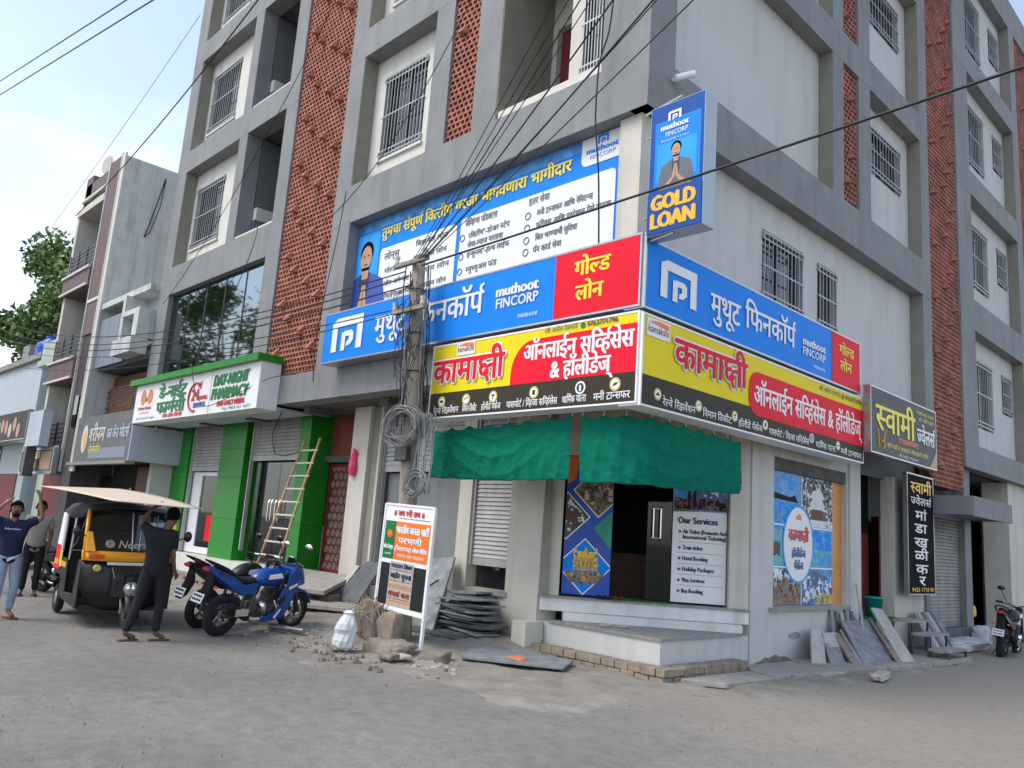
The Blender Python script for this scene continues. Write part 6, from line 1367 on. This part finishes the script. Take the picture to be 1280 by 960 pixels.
    for x, z, hw in ((.46, .80, .09), (.36, .78, .12), (.22, .78, .125), (.06, .82, .12), (-.02, .90, .11), (-.20, .96, .10), (-.34, 1.0, .07)):
        rg.append([(x, -hw, z - .03), (x, -hw * .85, z + .03), (x, 0, z + .045), (x, hw * .85, z + .03), (x, hw, z - .03), (x, 0, z - .045)])
    MB().loft(rg).build('seat', seat, t, smooth=True, sub=1)
    prof([(.44, .60, .13), (.46, .76, .12), (.20, .74, .12), (-.02, .86, .11), (-.38, .98, .06), (-.46, .97, .04), (-.36, .88, .08), (-.10, .74, .11), (.16, .60, .13)], .12, m=paint, nm='tail_fairing')
    MB().tube([(-.18, .12, .95), (-.36, .11, 1.03), (-.46, .05, 1.06), (-.47, 0, 1.06), (-.46, -.05, 1.06), (-.36, -.11, 1.03), (-.18, -.12, .95)], .014, 7).build('grab_rail', 'black_matte', t, smooth=True)
    MB().ball((-.46, 0, .94), .03, .07, .03, 10, 6).build('tail_lamp', 'letter_red', t, smooth=True)
    prof([(-.36, .90, .07), (-.30, .70, .07), (-.40, .52, .07), (-.50, .46, .07), (-.46, .54, .07), (-.38, .72, .07)], .07, m='black_matte', nm='rear_mudguard')
    plt = MB().hexa([(-.515, -.10, .50), (-.505, -.10, .50), (-.505, .10, .50), (-.515, .10, .50), (-.475, -.10, .62), (-.465, -.10, .62), (-.465, .10, .62), (-.475, .10, .62)]).build('number_plate', 'letter_white', t)
    mb = MB()
    for z in (.525, .575):
        for k in range(5): x = -.5165 + (z - .50) / .12 * .04; mb.box(x - .004, x, -.08 + k * .034, -.06 + k * .034, z, z + .028)
    mb.build('plate_characters', 'black_matte', plt, kind='stuff')
    if sporty:
        for s in (-1, 1):
            mb = MB(); o = [(1.04, .94), (1.24, .96), (1.38, .84), (1.44, .74), (1.32, .70), (1.20, .62), (1.14, .40), (1.04, .24), (.62, .20), (.60, .27), (.86, .34), (.94, .46), (.90, .60), (1.00, .74)]
            pts = [(p[0], s * (.17 if p[0] < 1.3 else .11), p[1]) for p in o]; mb.prism(pts if s < 0 else list(reversed(pts)), (0, -s * .025, 0)); sf = mb.build('side_fairing', paint, t, bevel=.008)
            mb = MB(); f = lambda pp: [(p[0], s * .174, p[1]) for p in pp]
            mb.prism(f([(1.04, .70), (1.20, .76), (1.22, .73), (1.06, .66)]) if s < 0 else list(reversed(f([(1.04, .70), (1.20, .76), (1.22, .73), (1.06, .66)]))), (0, -s * .005, 0)); mb.prism(f([(.84, .26), (.94, .38), (.98, .38), (.88, .24)]) if s < 0 else list(reversed(f([(.84, .26), (.94, .38), (.98, .38), (.88, .24)]))), (0, -s * .005, 0)); mb.build('white_stripe', 'letter_white', sf, kind='stuff')
            MB().prism([(.86, s * .172, .50), (1.02, s * .172, .60), (1.00, s * .172, .50), (.92, s * .172, .42)] if s < 0 else [(.92, s * .172, .42), (1.00, s * .172, .50), (1.02, s * .172, .60), (.86, s * .172, .50)], (0, -s * .005, 0)).build('air_vent', 'black_matte', sf)
        prof([(1.10, .96, .16), (1.22, 1.02, .12), (1.34, .96, .10), (1.46, .80, .07), (1.44, .70, .08), (1.30, .72, .14), (1.12, .80, .17)], .14, nm='front_cowl'); prof([(1.20, 1.01, .10), (1.14, 1.14, .06), (1.12, 1.12, .06), (1.16, 1.0, .11)], .1, m='glass_dark', nm='windscreen')
        mb = MB(); mb.ball((1.44, 0, .76), .03, .09, .04, 12, 8); mb.build('headlamp', 'chrome', t, smooth=True)
    else:
        mb = MB(); mb.ball((1.30, 0, .88), .10, .09, .10, 14, 10); mb.build('headlamp', 'chrome', t, smooth=True); prof([(1.20, 1.0, .10), (1.38, .94, .08), (1.36, .86, .08), (1.2, .82, .12)], .1, nm='front_cowl', m='black_matte')
    mb = MB(); rg = []
    for k in range(9):
        a = R(20 + k * 16); rg.append([(WB + (.325 + dz) * math.cos(a), y, .30 + (.325 + dz) * math.sin(a)) for y, dz in ((-.06, -.02), (-.05, .01), (.05, .01), (.06, -.02))])
    MB().loft(rg).build('front_mudguard', paint, t, smooth=True, solid=.006)
    return t
bz = -.005
motorcycle('blue sporty motorcycle with white marks parked nose to the shops', FM(-11.15, 5.33, bz, m=Matrix.Rotation(math.atan2(.95, -.30), 4, 'Z') @ Matrix.Rotation(R(-9) * -1, 4, 'X') @ Matrix.Rotation(R(-0), 4, 'Y')), 'paint_blue')
motorcycle('dark motorcycle with a red seat parked behind the blue one', FM(-11.95, 5.42, bz, m=Matrix.Rotation(math.atan2(.95, -.30), 4, 'Z') @ Matrix.Rotation(R(8), 4, 'X')), 'paint_black', 'seat_red', False)
motorcycle('black motorcycle parked at the right edge of the street', FM(-4.95, 18.5, -.07, m=Matrix.Rotation(R(94), 4, 'Z') @ Matrix.Rotation(R(6), 4, 'X')), 'paint_black', 'black_matte', False)
motorcycle('dark motorcycle half hidden behind the man in navy at the left edge', FM(-17.2, 4.7, bz, m=Matrix.Rotation(R(20), 4, 'Z') @ Matrix.Rotation(R(6), 4, 'X')), 'paint_black', 'black_matte', False)

# ------------------------------------------------------------------ auto rickshaw (x forward, y to its left)
RK = FM(-12.02, 4.40, 0, -7)
t = thing('auto_rickshaw', 'black and yellow auto rickshaw with a dark canvas hood facing right on the left side', 'auto rickshaw', (0, 0, 0), RK)
def tire(x, y, r, w, nm='wheel'):
    wv = MB().ring((x, y, r), (0, 1, 0), r - w, w, 30, 10).build(nm, 'rubber', t, smooth=True); mb = MB(); mb.tube([(x, y - .05, r), (x, y - .02, r), (x, y + .02, r), (x, y + .05, r)], [.10, .13, .13, .10], 20); mb.build('hub', 'steel', wv, smooth=True); return wv
tire(0, 0, .22, .055); tire(-2.0, -.55, .225, .06); tire(-2.0, .55, .225, .06)
def lw(rings, m, nm, **k): return MB().loft(rings).build(nm, m, k.pop('parent', t), **k)
# floor pan and lower body sides
lw([[(-.30, y, .22), (-.30, y, .30), (-2.40, y, .34), (-2.40, y, .26)] for y in (-.58, .58)], 'paint_black', 'floor_pan')
for s in (-1, 1):
    o = [(-.30, .24), (-.30, .90), (-.52, .90), (-.62, .42), (-1.30, .38), (-1.36, .84), (-2.44, .88), (-2.46, .50), (-2.28, .48), (-2.20, .58), (-1.80, .58), (-1.70, .30)]
    pts = [(a, s * .62, b) for a, b in o]; MB().prism(pts if s < 0 else list(reversed(pts)), (0, -s * .03, 0)).build('body_side', 'paint_black', t, bevel=.01)
    MB().box(-2.42, -1.38, min(s * .625, s * .632), max(s * .625, s * .632), .72, .80).build('yellow_stripe', 'paint_yellow', t)
    MB().tube([(-.28, s * .60, .92), (-.36, s * .60, 1.30), (-.50, s * .58, 1.60)], .028, 8).build('windscreen_pillar', 'paint_yellow', t, smooth=True)
    MB().tube([(-1.36, s * .60, .84), (-1.38, s * .58, 1.60)], .018, 7).build('hood_post', 'steel', t); MB().tube([(-2.42, s * .58, .88), (-2.36, s * .56, 1.58)], .02, 7).build('hood_post', 'black_matte', t)
    MB().tube([(-.55, s * .58, 1.55), (-1.0, s * .60, 1.1), (-1.36, s * .60, 1.0)], .008, 5).build('stay_cable', 'steel', t)
    MB().box(-2.30, -1.72, min(s * .60, s * .68), max(s * .60, s * .68), .50, .54).build('rear_mudguard', 'paint_black', t, bevel=.01)
# front apron: wide flat shield narrowing to the fender
def row(x, z, hw, d=.0, n=9): return [(x - d * (2 * i / (n - 1) - 1) ** 2, -hw + 2 * hw * i / (n - 1), z) for i in range(n)]
rows = [row(-.16, .24, .26, .10), row(-.10, .34, .50, .16), row(-.10, .55, .60, .17), row(-.13, .80, .62, .15), row(-.18, .90, .62, .12)]
mb = MB(); n = 9; mb.v = [p for r_ in rows for p in r_]
for j in range(len(rows) - 1):
    for i in range(n - 1): a = j * n + i; mb.f.append((a, a + 1, a + n + 1, a + n))
mb.build('front_apron', 'paint_black', t, smooth=True, solid=.02)
rows = [row(-.16, .905, .63, .12), row(-.19, 1.04, .63, .12)]
mb = MB(); mb.v = [p for r_ in rows for p in r_]; mb.f = [(i, i + 1, n + i + 1, n + i) for i in range(n - 1)]; yb = mb.build('yellow_cowl_band', 'paint_yellow', t, smooth=True, solid=.03)
for s in (-1, 1):
    mb = MB(); mb.hexa([(-.25, s * .60, 1.03), (-.21, s * .47, 1.03), (-.24, s * .47, 1.03), (-.28, s * .60, 1.03), (-.33, s * .60, 1.30), (-.31, s * .53, 1.30), (-.34, s * .53, 1.30), (-.36, s * .60, 1.30)]); mb.build('yellow_side_panel', 'paint_yellow', t, bevel=.01)
    MB().box(-.22, -.17, s * .46 - .10, s * .46 + .10, .94, 1.0).build('turn_lamp', 'orange_lens', yb, bevel=.008)
MB().box(-.135, -.125, -.32, .32, .86, .90).build('white_bar', 'letter_white', t)
mb = MB(); mb.v = row(-.22, 1.05, .57, .10) + row(-.50, 1.60, .53, .08); mb.f = [(i, i + 1, n + i + 1, n + i) for i in range(n - 1)]; ws = mb.build('windscreen', 'glass_clear', t, smooth=True)
MB().tube([(-.21, 0, 1.05), (-.49, 0, 1.60)], .010, 6).build('windscreen_divider', 'steel', ws); MB().tube([(p[0] + .01, p[1], p[2]) for p in row(-.50, 1.60, .56, .08)], .02, 6).build('windscreen_top_rail', 'black_matte', ws)
MB().tube([(p[0] + .012, p[1], p[2]) for p in row(-.215, 1.05, .58, .10)], .015, 6).build('windscreen_seal', 'black_matte', ws)
# painted name and swirl on the windscreen
LT = Matrix.Translation((-.218, -.10, 1.09)) @ Matrix.Rotation(R(90), 4, 'Z') @ Matrix.Rotation(R(-27), 4, 'X')
def on_glass(o, parent): o.parent = parent; o.matrix_parent_inverse = Matrix.Identity(4); o.matrix_basis = LT; return o
V, Fc, adv = compose('Neeraj'); mb = MB(); mb.v = [(-.10 + p[0] * .155 + p[1] * .04, -.012, p[1] * .17) for p in V]; mb.f = Fc
on_glass(mb.build('lettering', 'cream', None), ws)
mb = MB()
for k in range(3): mb.ring((-.20, -.014, .055), (0, 1, 0), .055 - .017 * k, .005, 16, 4)
on_glass(mb.build('swirl_emblem', 'cream', None, kind='stuff'), ws)
# hood
sec = lambda x, zt, hw, zs: [(x, -hw, zs), (x, -hw * 1.0, zs + (zt - zs) * .55), (x, -hw * .82, zt - .03), (x, -hw * .4, zt), (x, 0, zt + .012), (x, hw * .4, zt), (x, hw * .82, zt - .03), (x, hw, zs + (zt - zs) * .55), (x, hw, zs)]
mb = MB(); S = [sec(-.46, 1.64, .58, 1.54), sec(-.72, 1.71, .60, 1.50), sec(-1.0, 1.69, .60, 1.47), sec(-1.36, 1.73, .61, 1.46), sec(-1.8, 1.70, .61, 1.45), sec(-2.3, 1.70, .60, 1.42), sec(-2.46, 1.62, .58, 1.40)]; n = 9
for r_ in S: mb.v += r_
for j in range(len(S) - 1):
    for i in range(n - 1): a = j * n + i; mb.f.append((a, a + 1, a + n + 1, a + n))
mb.build('canvas_hood', 'canvas', t, smooth=True, solid=.012)
mb = MB(); mb.v = [(-2.47, -.60, .86), (-2.47, .60, .86), (-2.46, .58, 1.62), (-2.46, -.58, 1.62)]; mb.f = [(0, 1, 2, 3)]; mb.build('rear_curtain', 'black', t, solid=.01)
for s in (-1, 1):
    mb = MB(); mb.v = [(-2.44, s * .615, 1.02), (-1.98, s * .625, 1.02), (-2.10, s * .61, 1.52), (-2.42, s * .60, 1.52), (-2.44, s * .62, .66), (-1.92, s * .63, .66)]
    mb.f = [(0, 1, 2, 3)]; mb.build('white_side_flap', 'letter_white', t, solid=.012); mb2 = MB(); mb2.v = [mb.v[4], mb.v[5], mb.v[1], mb.v[0]]; mb2.f = [(0, 1, 2, 3)]; mb2.build('red_side_flap', 'red_sign', t, solid=.012)
    MB().box(-1.98, -1.80, min(s * .628, s * .634), max(s * .628, s * .634), .70, .94).build('yellow_number_panel', 'letter_yellow', t)
    MB().tube([(-1.88, s * .625, .92), (-1.95, s * .61, 1.5)], .022, 6).build('white_tassel_strip', 'marble', t)
# seats, driver bar, handle bar, lamp, fender, fork
MB().box(-2.2, -1.75, -.5, .5, .62, .78).build('rear_seat', 'black_matte', t, bevel=.03); MB().box(-2.3, -2.2, -.5, .5, .78, 1.3).build('seat_back', 'black', t, bevel=.03); MB().box(-1.28, -.98, -.30, .30, .60, .72).build('driver_seat', 'black_matte', t, bevel=.03)
MB().tube([(-.62, -.36, .98), (-.52, -.1, 1.0), (-.52, .1, 1.0), (-.62, .36, .98)], .016, 7).build('handlebar', 'steel_dark', t, smooth=True); MB().tube([(-1.36, -.58, .98), (-1.36, .58, .98)], .014, 6).build('partition_rail', 'steel', t)
MB().tube([(-.52, 0, 1.0), (-.16, 0, .55), (0, .0, .24)], .035, 8).build('steering_column', 'steel_dark', t)
for s in (-1, 1): MB().tube([(-.10, s * .09, .50), (.02, s * .09, .30), (0, s * .09, .22)], .018, 7).build('fork_arm', 'steel', t)
mb = MB(); rg = []
for k in range(10):
    a = R(-8 + k * 20); rr = .27; rg.append([(rr * math.cos(a) * 1.05, y, .22 + rr * math.sin(a)) for y in (-.10, -.085, .085, .10)])
    for i in (1, 2): rg[-1][i] = ((rr + .03) * math.cos(a) * 1.05, rg[-1][i][1], .22 + (rr + .03) * math.sin(a))
MB().loft(rg).build('front_mudguard', 'paint_black', t, smooth=True)
lw([[(.02, -.24, .44), (.03, -.24, .70), (-.12, -.26, .84), (-.14, -.26, .44)], [(.10, 0, .42), (.10, 0, .72), (-.05, 0, .86), (-.14, 0, .42)], [(.02, .24, .44), (.03, .24, .70), (-.12, .26, .84), (-.14, .26, .44)]], 'paint_black', 'lamp_housing', bevel=.01)
mb = MB(); mb.tube([(.08, -.02, .56), (.13, -.02, .56), (.155, -.02, .56)], [.09, .095, .07], 20); mb.build('headlamp', 'chrome', t, smooth=True); MB().ring((.145, -.02, .56), (1, 0, 0), .085, .012, 20, 6).build('lamp_ring', 'steel', t, smooth=True)
MB().tube([(.0, -.46, .82), (-.08, -.46, .82)], .045, 14).build('round_badge', 'letter_gold_pale', t); MB().box(.055, .075, -.12, .12, .64, .76).build('number_plate', 'black_matte', t)
for s in (-1, 1):
    mm = MB().tube([(-.30, s * .62, 1.24), (-.20, s * .72, 1.28)], .01, 5).build('mirror_stem', 'black_matte', t); MB().ball((-.20, s * .74, 1.30), .02, .06, .08, 12, 8).build('mirror', 'black_gloss', mm, smooth=True)
lw([[(-2.46, -.60, .34), (-2.46, -.60, .86), (-2.40, -.60, .86), (-2.40, -.60, .34)], [(-2.46, .60, .34), (-2.46, .60, .86), (-2.40, .60, .86), (-2.40, .60, .34)]], 'paint_black', 'rear_panel')
lw([[(-1.36, -.58, .34), (-1.36, -.58, .86), (-1.33, -.58, .86), (-1.33, -.58, .34)], [(-1.36, .58, .34), (-1.36, .58, .86), (-1.33, .58, .86), (-1.33, .58, .34)]], 'black_matte', 'partition_panel')
# the big pale sheet carried over the hood
mb = MB(); A, Bq, Cq, Dq = Vector((-14.0, 3.55, 1.895)), Vector((-13.6, 4.60, 1.945)), Vector((-10.6, 4.66, 1.72)), Vector((-10.9, 3.62, 1.745)); nx = 26; ny = 8
for j in range(ny + 1):
    for i in range(nx + 1):
        u, v = i / nx, j / ny; p = A.lerp(Dq, u).lerp(Bq.lerp(Cq, u), v); p.z += .012 * math.sin(u * math.pi) * (1 - v) + .03 * math.sin(u * math.pi) * v; mb.v.append(tuple(p))
for j in range(ny):
    for i in range(nx): a = j * (nx + 1) + i; mb.f.append((a, a + 1, a + nx + 2, a + nx + 1))
single(mb, 'carried_sheet', 'sheet', 'long pale beige sheet carried overhead by two men above the auto rickshaw', 'sheet', tuple(A), solid=.012, smooth=True)

# ------------------------------------------------------------------ people
def skin_obj(name, m, J, E_, parent, root, lev=2):
    me = bpy.data.meshes.new(name); ks = list(J); o3 = root_org(parent)
    me.from_pydata([tuple(Vector(J[k][0]) - o3) for k in ks], [(ks.index(a), ks.index(b)) for a, b in E_], []); me.materials.append(M[m])
    o = bpy.data.objects.new(name, me); COL.objects.link(o); o.parent = parent
    sk = o.modifiers.new('skin', 'SKIN'); sk.use_smooth_shade = True; me.skin_vertices or None
    for i, k in enumerate(ks):
        r_ = J[k][1]; r_ = r_ if isinstance(r_, tuple) else (r_, r_); me.skin_vertices[0].data[i].radius = r_; me.skin_vertices[0].data[i].use_root = (k == root)
    sb = o.modifiers.new('sub', 'SUBSURF'); sb.levels = lev; sb.render_levels = lev
    return o
def person(label, F, P, top='tshirt_black', bottom='trouser_black', skin='skin_dark', face=1, bare_hand=True, hairy=True, cap=None, shoes='wood_brown', group=None):
    """P: joints in metres, x screen right, y away, z up; face=+1 looks toward the viewer"""
    t = thing('person', label, 'person', (0, 0, 0), F, group)
    V_ = lambda k: Vector(P[k]); J = {}; E_ = []
    def add(k, p, r_): J[k] = (Vector(p), r_)
    add('pelvis', V_('pelvis'), (.105, .075)); add('spine', V_('pelvis').lerp(V_('chest'), .5), (.095, .065)); add('chest', V_('chest'), (.115, .070)); add('neck', V_('neck'), .052)
    hd = V_('head'); add('jaw', hd + Vector((0, -.02 * face, -.075)), (.060, .062)); add('head', hd, (.078, .088)); add('crown', hd + Vector((0, .008 * face, .065)), (.066, .074))
    E_ += [('pelvis', 'spine'), ('spine', 'chest'), ('chest', 'neck'), ('neck', 'jaw'), ('jaw', 'head'), ('head', 'crown')]
    for s in 'LR':
        add('sh' + s, V_('sh' + s), .052); add('el' + s, V_('el' + s), .037); add('wr' + s, V_('wr' + s), .024); h = V_('ha' + s); d = (h - V_('wr' + s)).normalized() if (h - V_('wr' + s)).length > 1e-4 else Vector((0, 0, 1)); add('pm' + s, V_('wr' + s) + d * .05, (.034, .018))
        E_ += [('chest', 'sh' + s), ('sh' + s, 'el' + s), ('el' + s, 'wr' + s), ('wr' + s, 'pm' + s)]
        a = d.orthogonal().normalized(); b = d.cross(a)
        for i, (off, L_) in enumerate(((-.027, .066), (-.009, .078), (.009, .074), (.027, .058))):
            b0 = V_('wr' + s) + d * .085 + a * off; add(f'f{s}{i}a', b0, .0095); add(f'f{s}{i}b', b0 + d * L_ * .5 + b * .012, .0085); add(f'f{s}{i}c', b0 + d * L_ * .8 + b * .032, .007); E_ += [('pm' + s, f'f{s}{i}a'), (f'f{s}{i}a', f'f{s}{i}b'), (f'f{s}{i}b', f'f{s}{i}c')]
        b0 = V_('wr' + s) + d * .045 + a * .036; add(f't{s}a', b0, .0105); add(f't{s}b', b0 + d * .035 + a * .022 + b * .02, .009); E_ += [('pm' + s, f't{s}a'), (f't{s}a', f't{s}b')]
        add('hip' + s, V_('hip' + s), .085); add('kn' + s, V_('kn' + s), .055); add('an' + s, V_('an' + s), .036); add('to' + s, V_('to' + s), (.034, .022)); E_ += [('pelvis', 'hip' + s), ('hip' + s, 'kn' + s), ('kn' + s, 'an' + s), ('an' + s, 'to' + s)]
    skin_obj('body', skin, J, E_, t, 'pelvis')
    S = {'hem': (V_('pelvis') + Vector((0, 0, -.17)), (.172, .128)), 'pel': (V_('pelvis') + Vector((0, 0, -.05)), (.168, .122)), 'sp': (J['spine'][0], (.158, .118)), 'ch': (V_('chest'), (.176, .126)), 'nk': (V_('chest').lerp(V_('neck'), .74), (.088, .078))}; SE = [('hem', 'pel'), ('pel', 'sp'), ('sp', 'ch'), ('ch', 'nk')]
    for s in 'LR':
        S['s' + s] = (V_('sh' + s), .078); m_ = V_('sh' + s).lerp(V_('el' + s), .80); S['e' + s] = (m_, .066); SE += [('ch', 's' + s), ('s' + s, 'e' + s)]
    skin_obj('shirt', top, S, SE, t, 'hem')
    T = {'w': (V_('pelvis') + Vector((0, 0, .04)), (.142, .108))}; TE = []
    for s in 'LR':
        T['h' + s] = (V_('hip' + s), .098); T['m' + s] = (V_('hip' + s).lerp(V_('kn' + s), .5), .086); T['k' + s] = (V_('kn' + s), .068); T['c' + s] = (V_('kn' + s).lerp(V_('an' + s), .5), .062); T['a' + s] = (V_('an' + s).lerp(V_('kn' + s), .04), .054); TE += [('w', 'h' + s), ('h' + s, 'm' + s), ('m' + s, 'k' + s), ('k' + s, 'c' + s), ('c' + s, 'a' + s)]
    skin_obj('trousers', bottom, T, TE, t, 'w')
    for s in 'LR':
        a, b = V_('an' + s), V_('to' + s); d = (b - a); d.z = 0; d = d.normalized(); n_ = Vector((-d.y, d.x, 0)); c0 = Vector((a.x, a.y, 0)) - d * .07; mb = MB()
        mb.prism([tuple(c0 + d * u + n_ * v) for u, v in ((0, -.035), (.10, -.042), (.20, -.05), (.27, -.02), (.27, .02), (.20, .05), (.10, .042), (0, .035))], (0, 0, .022)); sh = mb.build('shoe', shoes, t, bevel=.006)
        if bare_hand: MB().tube([tuple(c0 + d * .17 + n_ * -.048 + Vector((0, 0, .02))), tuple(c0 + d * .16 + Vector((0, 0, .062))), tuple(c0 + d * .17 + n_ * .048 + Vector((0, 0, .02)))], .014, 6).build('strap', shoes, sh)
    # hair shell, ears, face
    mb = MB(); k0 = []
    for i in range(9):
        ph = R(4 + i * 15.5)
        for j in range(20):
            th = 2 * math.pi * j / 20; fr = math.cos(th - (-math.pi / 2 if face > 0 else math.pi / 2)); lim = ph if not (fr > .15 and ph > R(62)) else R(62)
            r_ = 1 + .14 * mn.noise(Vector((math.cos(th) * 4, math.sin(th) * 4, ph * 4))); mb.v.append((hd.x + .086 * r_ * math.sin(lim) * math.cos(th), hd.y + .006 * face + .099 * r_ * math.sin(lim) * math.sin(th), hd.z + .016 + .106 * r_ * math.cos(lim)))
    for i in range(8):
        for j in range(20): j2 = (j + 1) % 20; mb.f.append((i * 20 + j, (i + 1) * 20 + j, (i + 1) * 20 + j2, i * 20 + j2))
    mb.build('hair' if not cap else 'cap', cap or 'hair', t, smooth=True)
    for s in (-1, 1): MB().ball((hd.x + s * .088, hd.y, hd.z - .01), .012, .022, .034, 8, 6).build('ear', skin, t, smooth=True)
    fy = hd.y - face * .088
    if face > 0:
        for s in (-1, 1):
            MB().ball((hd.x + s * .034, fy + .004, hd.z + .008), .009, .006, .005, 8, 6).build('eye', 'letter_white', t, smooth=True); MB().ball((hd.x + s * .034, fy - .003, hd.z + .008), .005, .004, .005, 8, 6).build('pupil', 'black', t); MB().tube([(hd.x + s * .018, fy - .002, hd.z + .030), (hd.x + s * .050, fy + .004, hd.z + .028)], .006, 5).build('eyebrow', 'hair', t)
        MB().loft([[(hd.x - .008, fy, hd.z + .01), (hd.x + .008, fy, hd.z + .01), (hd.x, fy - .008, hd.z + .01)], [(hd.x - .017, fy - .002, hd.z - .032), (hd.x + .017, fy - .002, hd.z - .032), (hd.x, fy - .026, hd.z - .030)]]).build('nose', skin, t, smooth=True)
        MB().tube([(hd.x - .024, fy + .002, hd.z - .058), (hd.x, fy - .006, hd.z - .056), (hd.x + .024, fy + .002, hd.z - .058)], .006, 5).build('mouth', 'maroon', t); MB().tube([(hd.x - .03, fy, hd.z - .044), (hd.x, fy - .008, hd.z - .041), (hd.x + .03, fy, hd.z - .044)], .007, 5).build('moustache', 'hair', t)
        MB().loft([[(hd.x - .055, fy + .03, hd.z - .06), (hd.x, fy + .0, hd.z - .075), (hd.x + .055, fy + .03, hd.z - .06)], [(hd.x - .03, fy + .03, hd.z - .11), (hd.x, fy + .012, hd.z - .118), (hd.x + .03, fy + .03, hd.z - .11)]], caps=False).build('beard', 'hair', t, solid=.008)
    return t
def face_frame(x, y): # x axis screen right, y axis away from the viewer
    return FM(x, y, 0, math.degrees(math.atan2(y, x)) - 90)
person('man in black t-shirt and trousers with his back turned reaching up to the sheet', face_frame(-10.95, 4.25),
       dict(pelvis=(.04, 0, .95), chest=(.05, .0, 1.27), neck=(.11, .0, 1.45), head=(.16, .03, 1.60), shL=(-.10, .02, 1.38), elL=(-.215, .16, 1.50), wrL=(-.10, .2, 1.69), haL=(-.03, .2, 1.73), shR=(.21, .0, 1.36), elR=(.22, -.02, 1.10), wrR=(.27, .06, .90), haR=(.31, .1, .82),
            hipL=(-.05, 0, .86), hipR=(.12, 0, .86), knL=(-.11, .02, .50), knR=(.15, .03, .50), anL=(-.22, -.04, .09), anR=(.14, .04, .09), toL=(-.08, .06, .035), toR=(.27, .08, .035)), face=-1)
pb = person('man in navy printed t-shirt and pale jeans holding the sheet with both arms up', face_frame(-13.45, 3.24),
       dict(pelvis=(-.06, 0, .92), chest=(-.07, 0, 1.22), neck=(-.07, 0, 1.40), head=(-.07, -.02, 1.535), shL=(-.24, 0, 1.34), elL=(-.36, -.1, 1.42), wrL=(-.23, -.10, 1.60), haL=(-.17, -.1, 1.66), shR=(.09, 0, 1.34), elR=(.27, -.02, 1.42), wrR=(.20, .02, 1.70), haR=(.17, .02, 1.80),
            hipL=(-.14, 0, .84), hipR=(.03, 0, .84), knL=(-.13, -.02, .46), knR=(.06, .03, .46), anL=(-.14, -.08, .09), anR=(.04, .06, .09), toL=(-.10, -.20, .035), toR=(.12, -.04, .035)), 'tshirt_navy', 'jeans', 'skin', 1, shoes='seat_red', bare_hand=False)
o = lettering(None, 'Hustler', -.17, .03, 1.24, .028, 'letter_white', -.135, res=1); o.parent = pb
o.location = (0, 0, 0)
stand = lambda dx=0, sq=1.0: dict(pelvis=(0, 0, .92), chest=(0, 0, 1.22), neck=(0, 0, 1.42), head=(0, -.01, 1.56), shL=(-.17, 0, 1.36), elL=(-.22, 0, 1.10), wrL=(-.21, -.06, .88), haL=(-.21, -.08, .80), shR=(.17, 0, 1.36), elR=(.22, 0, 1.10), wrR=(.21, -.05, .88), haR=(.21, -.07, .80), hipL=(-.09, 0, .84), hipR=(.09, 0, .84), knL=(-.1, -.02, .47), knR=(.1, -.02, .47), anL=(-.1, 0, .09), anR=(.1, 0, .09), toL=(-.12, -.14, .035), toR=(.12, -.14, .035))
person('bearded man in a light olive shirt standing behind the man in navy', face_frame(-16.4, 4.25), stand(), 'beige_paint', 'trouser_black', 'skin_dark', 1)
person('man in a white cap standing at the rear of the auto rickshaw', face_frame(-15.6, 4.75), stand(), 'canvas', 'trouser_black', 'skin_dark', 1, cap='marble')
person('man in a maroon shirt at the far left edge of the street', face_frame(-17.2, 3.55), stand(), 'maroon', 'trouser_black', 'skin_dark', 1)

# ------------------------------------------------------------------ grit, broken plaster and wear
q = random.Random(77); mb = MB()
for i in range(650):
    x, y = q.uniform(-15, .5), q.uniform(1.2, 8.2)
    if x > -5.6 and y > 7.6: continue
    a = q.choice((.006, .008, .011, .017)) * q.uniform(.7, 1.3); z0 = (gz(x, y) + .012) if y > 6.4 else .004; an = q.uniform(0, 3); c_, s_ = math.cos(an) * a, math.sin(an) * a
    k = len(mb.v); mb.v += [(x - c_, y - s_, z0 - .01), (x + s_, y - c_, z0 - .01), (x + c_, y + s_, z0 - .01), (x - s_, y + c_, z0 - .01), (x + a * .2, y, z0 + a * .8)]
    mb.f += [(k, k + 1, k + 4), (k + 1, k + 2, k + 4), (k + 2, k + 3, k + 4), (k + 3, k, k + 4)]
tag(mb.build('road_grit', 'stone_brown', kind='stuff'), 'fine grit and small stones scattered over the road', 'grit')
q = random.Random(9); pts = [(11.35, -.02)]
for i in range(12): pts.append((11.35 + i * .115, .05 + .09 * math.sin(math.pi * i / 11) + q.uniform(-.02, .02)))
pts.append((12.65, -.02)); bpart(MB().prism([(p[0], -.012, p[1]) for p in reversed(pts)], (0, .010, 0)), GR, 'broken_plaster', 'rock')
for (u0, u1, v0, v1, sd_) in ((12.4, 12.9, .35, .48, 1), (14.7, 15.1, .5, .66, 2)):
    q = random.Random(sd_); pp = [((u0 + u1) / 2 + (u1 - u0) / 2 * math.cos(2 * math.pi * i / 12) * q.uniform(.7, 1), (v0 + v1) / 2 + (v1 - v0) / 2 * math.sin(2 * math.pi * i / 12) * q.uniform(.7, 1)) for i in range(12)]
    d = -.045 if u0 > 14.6 else -.004; bpart(MB().prism([(p[0], d, p[1]) for p in reversed(pp)], (0, .003, 0)), GR, 'plaster_patch', 'concrete')
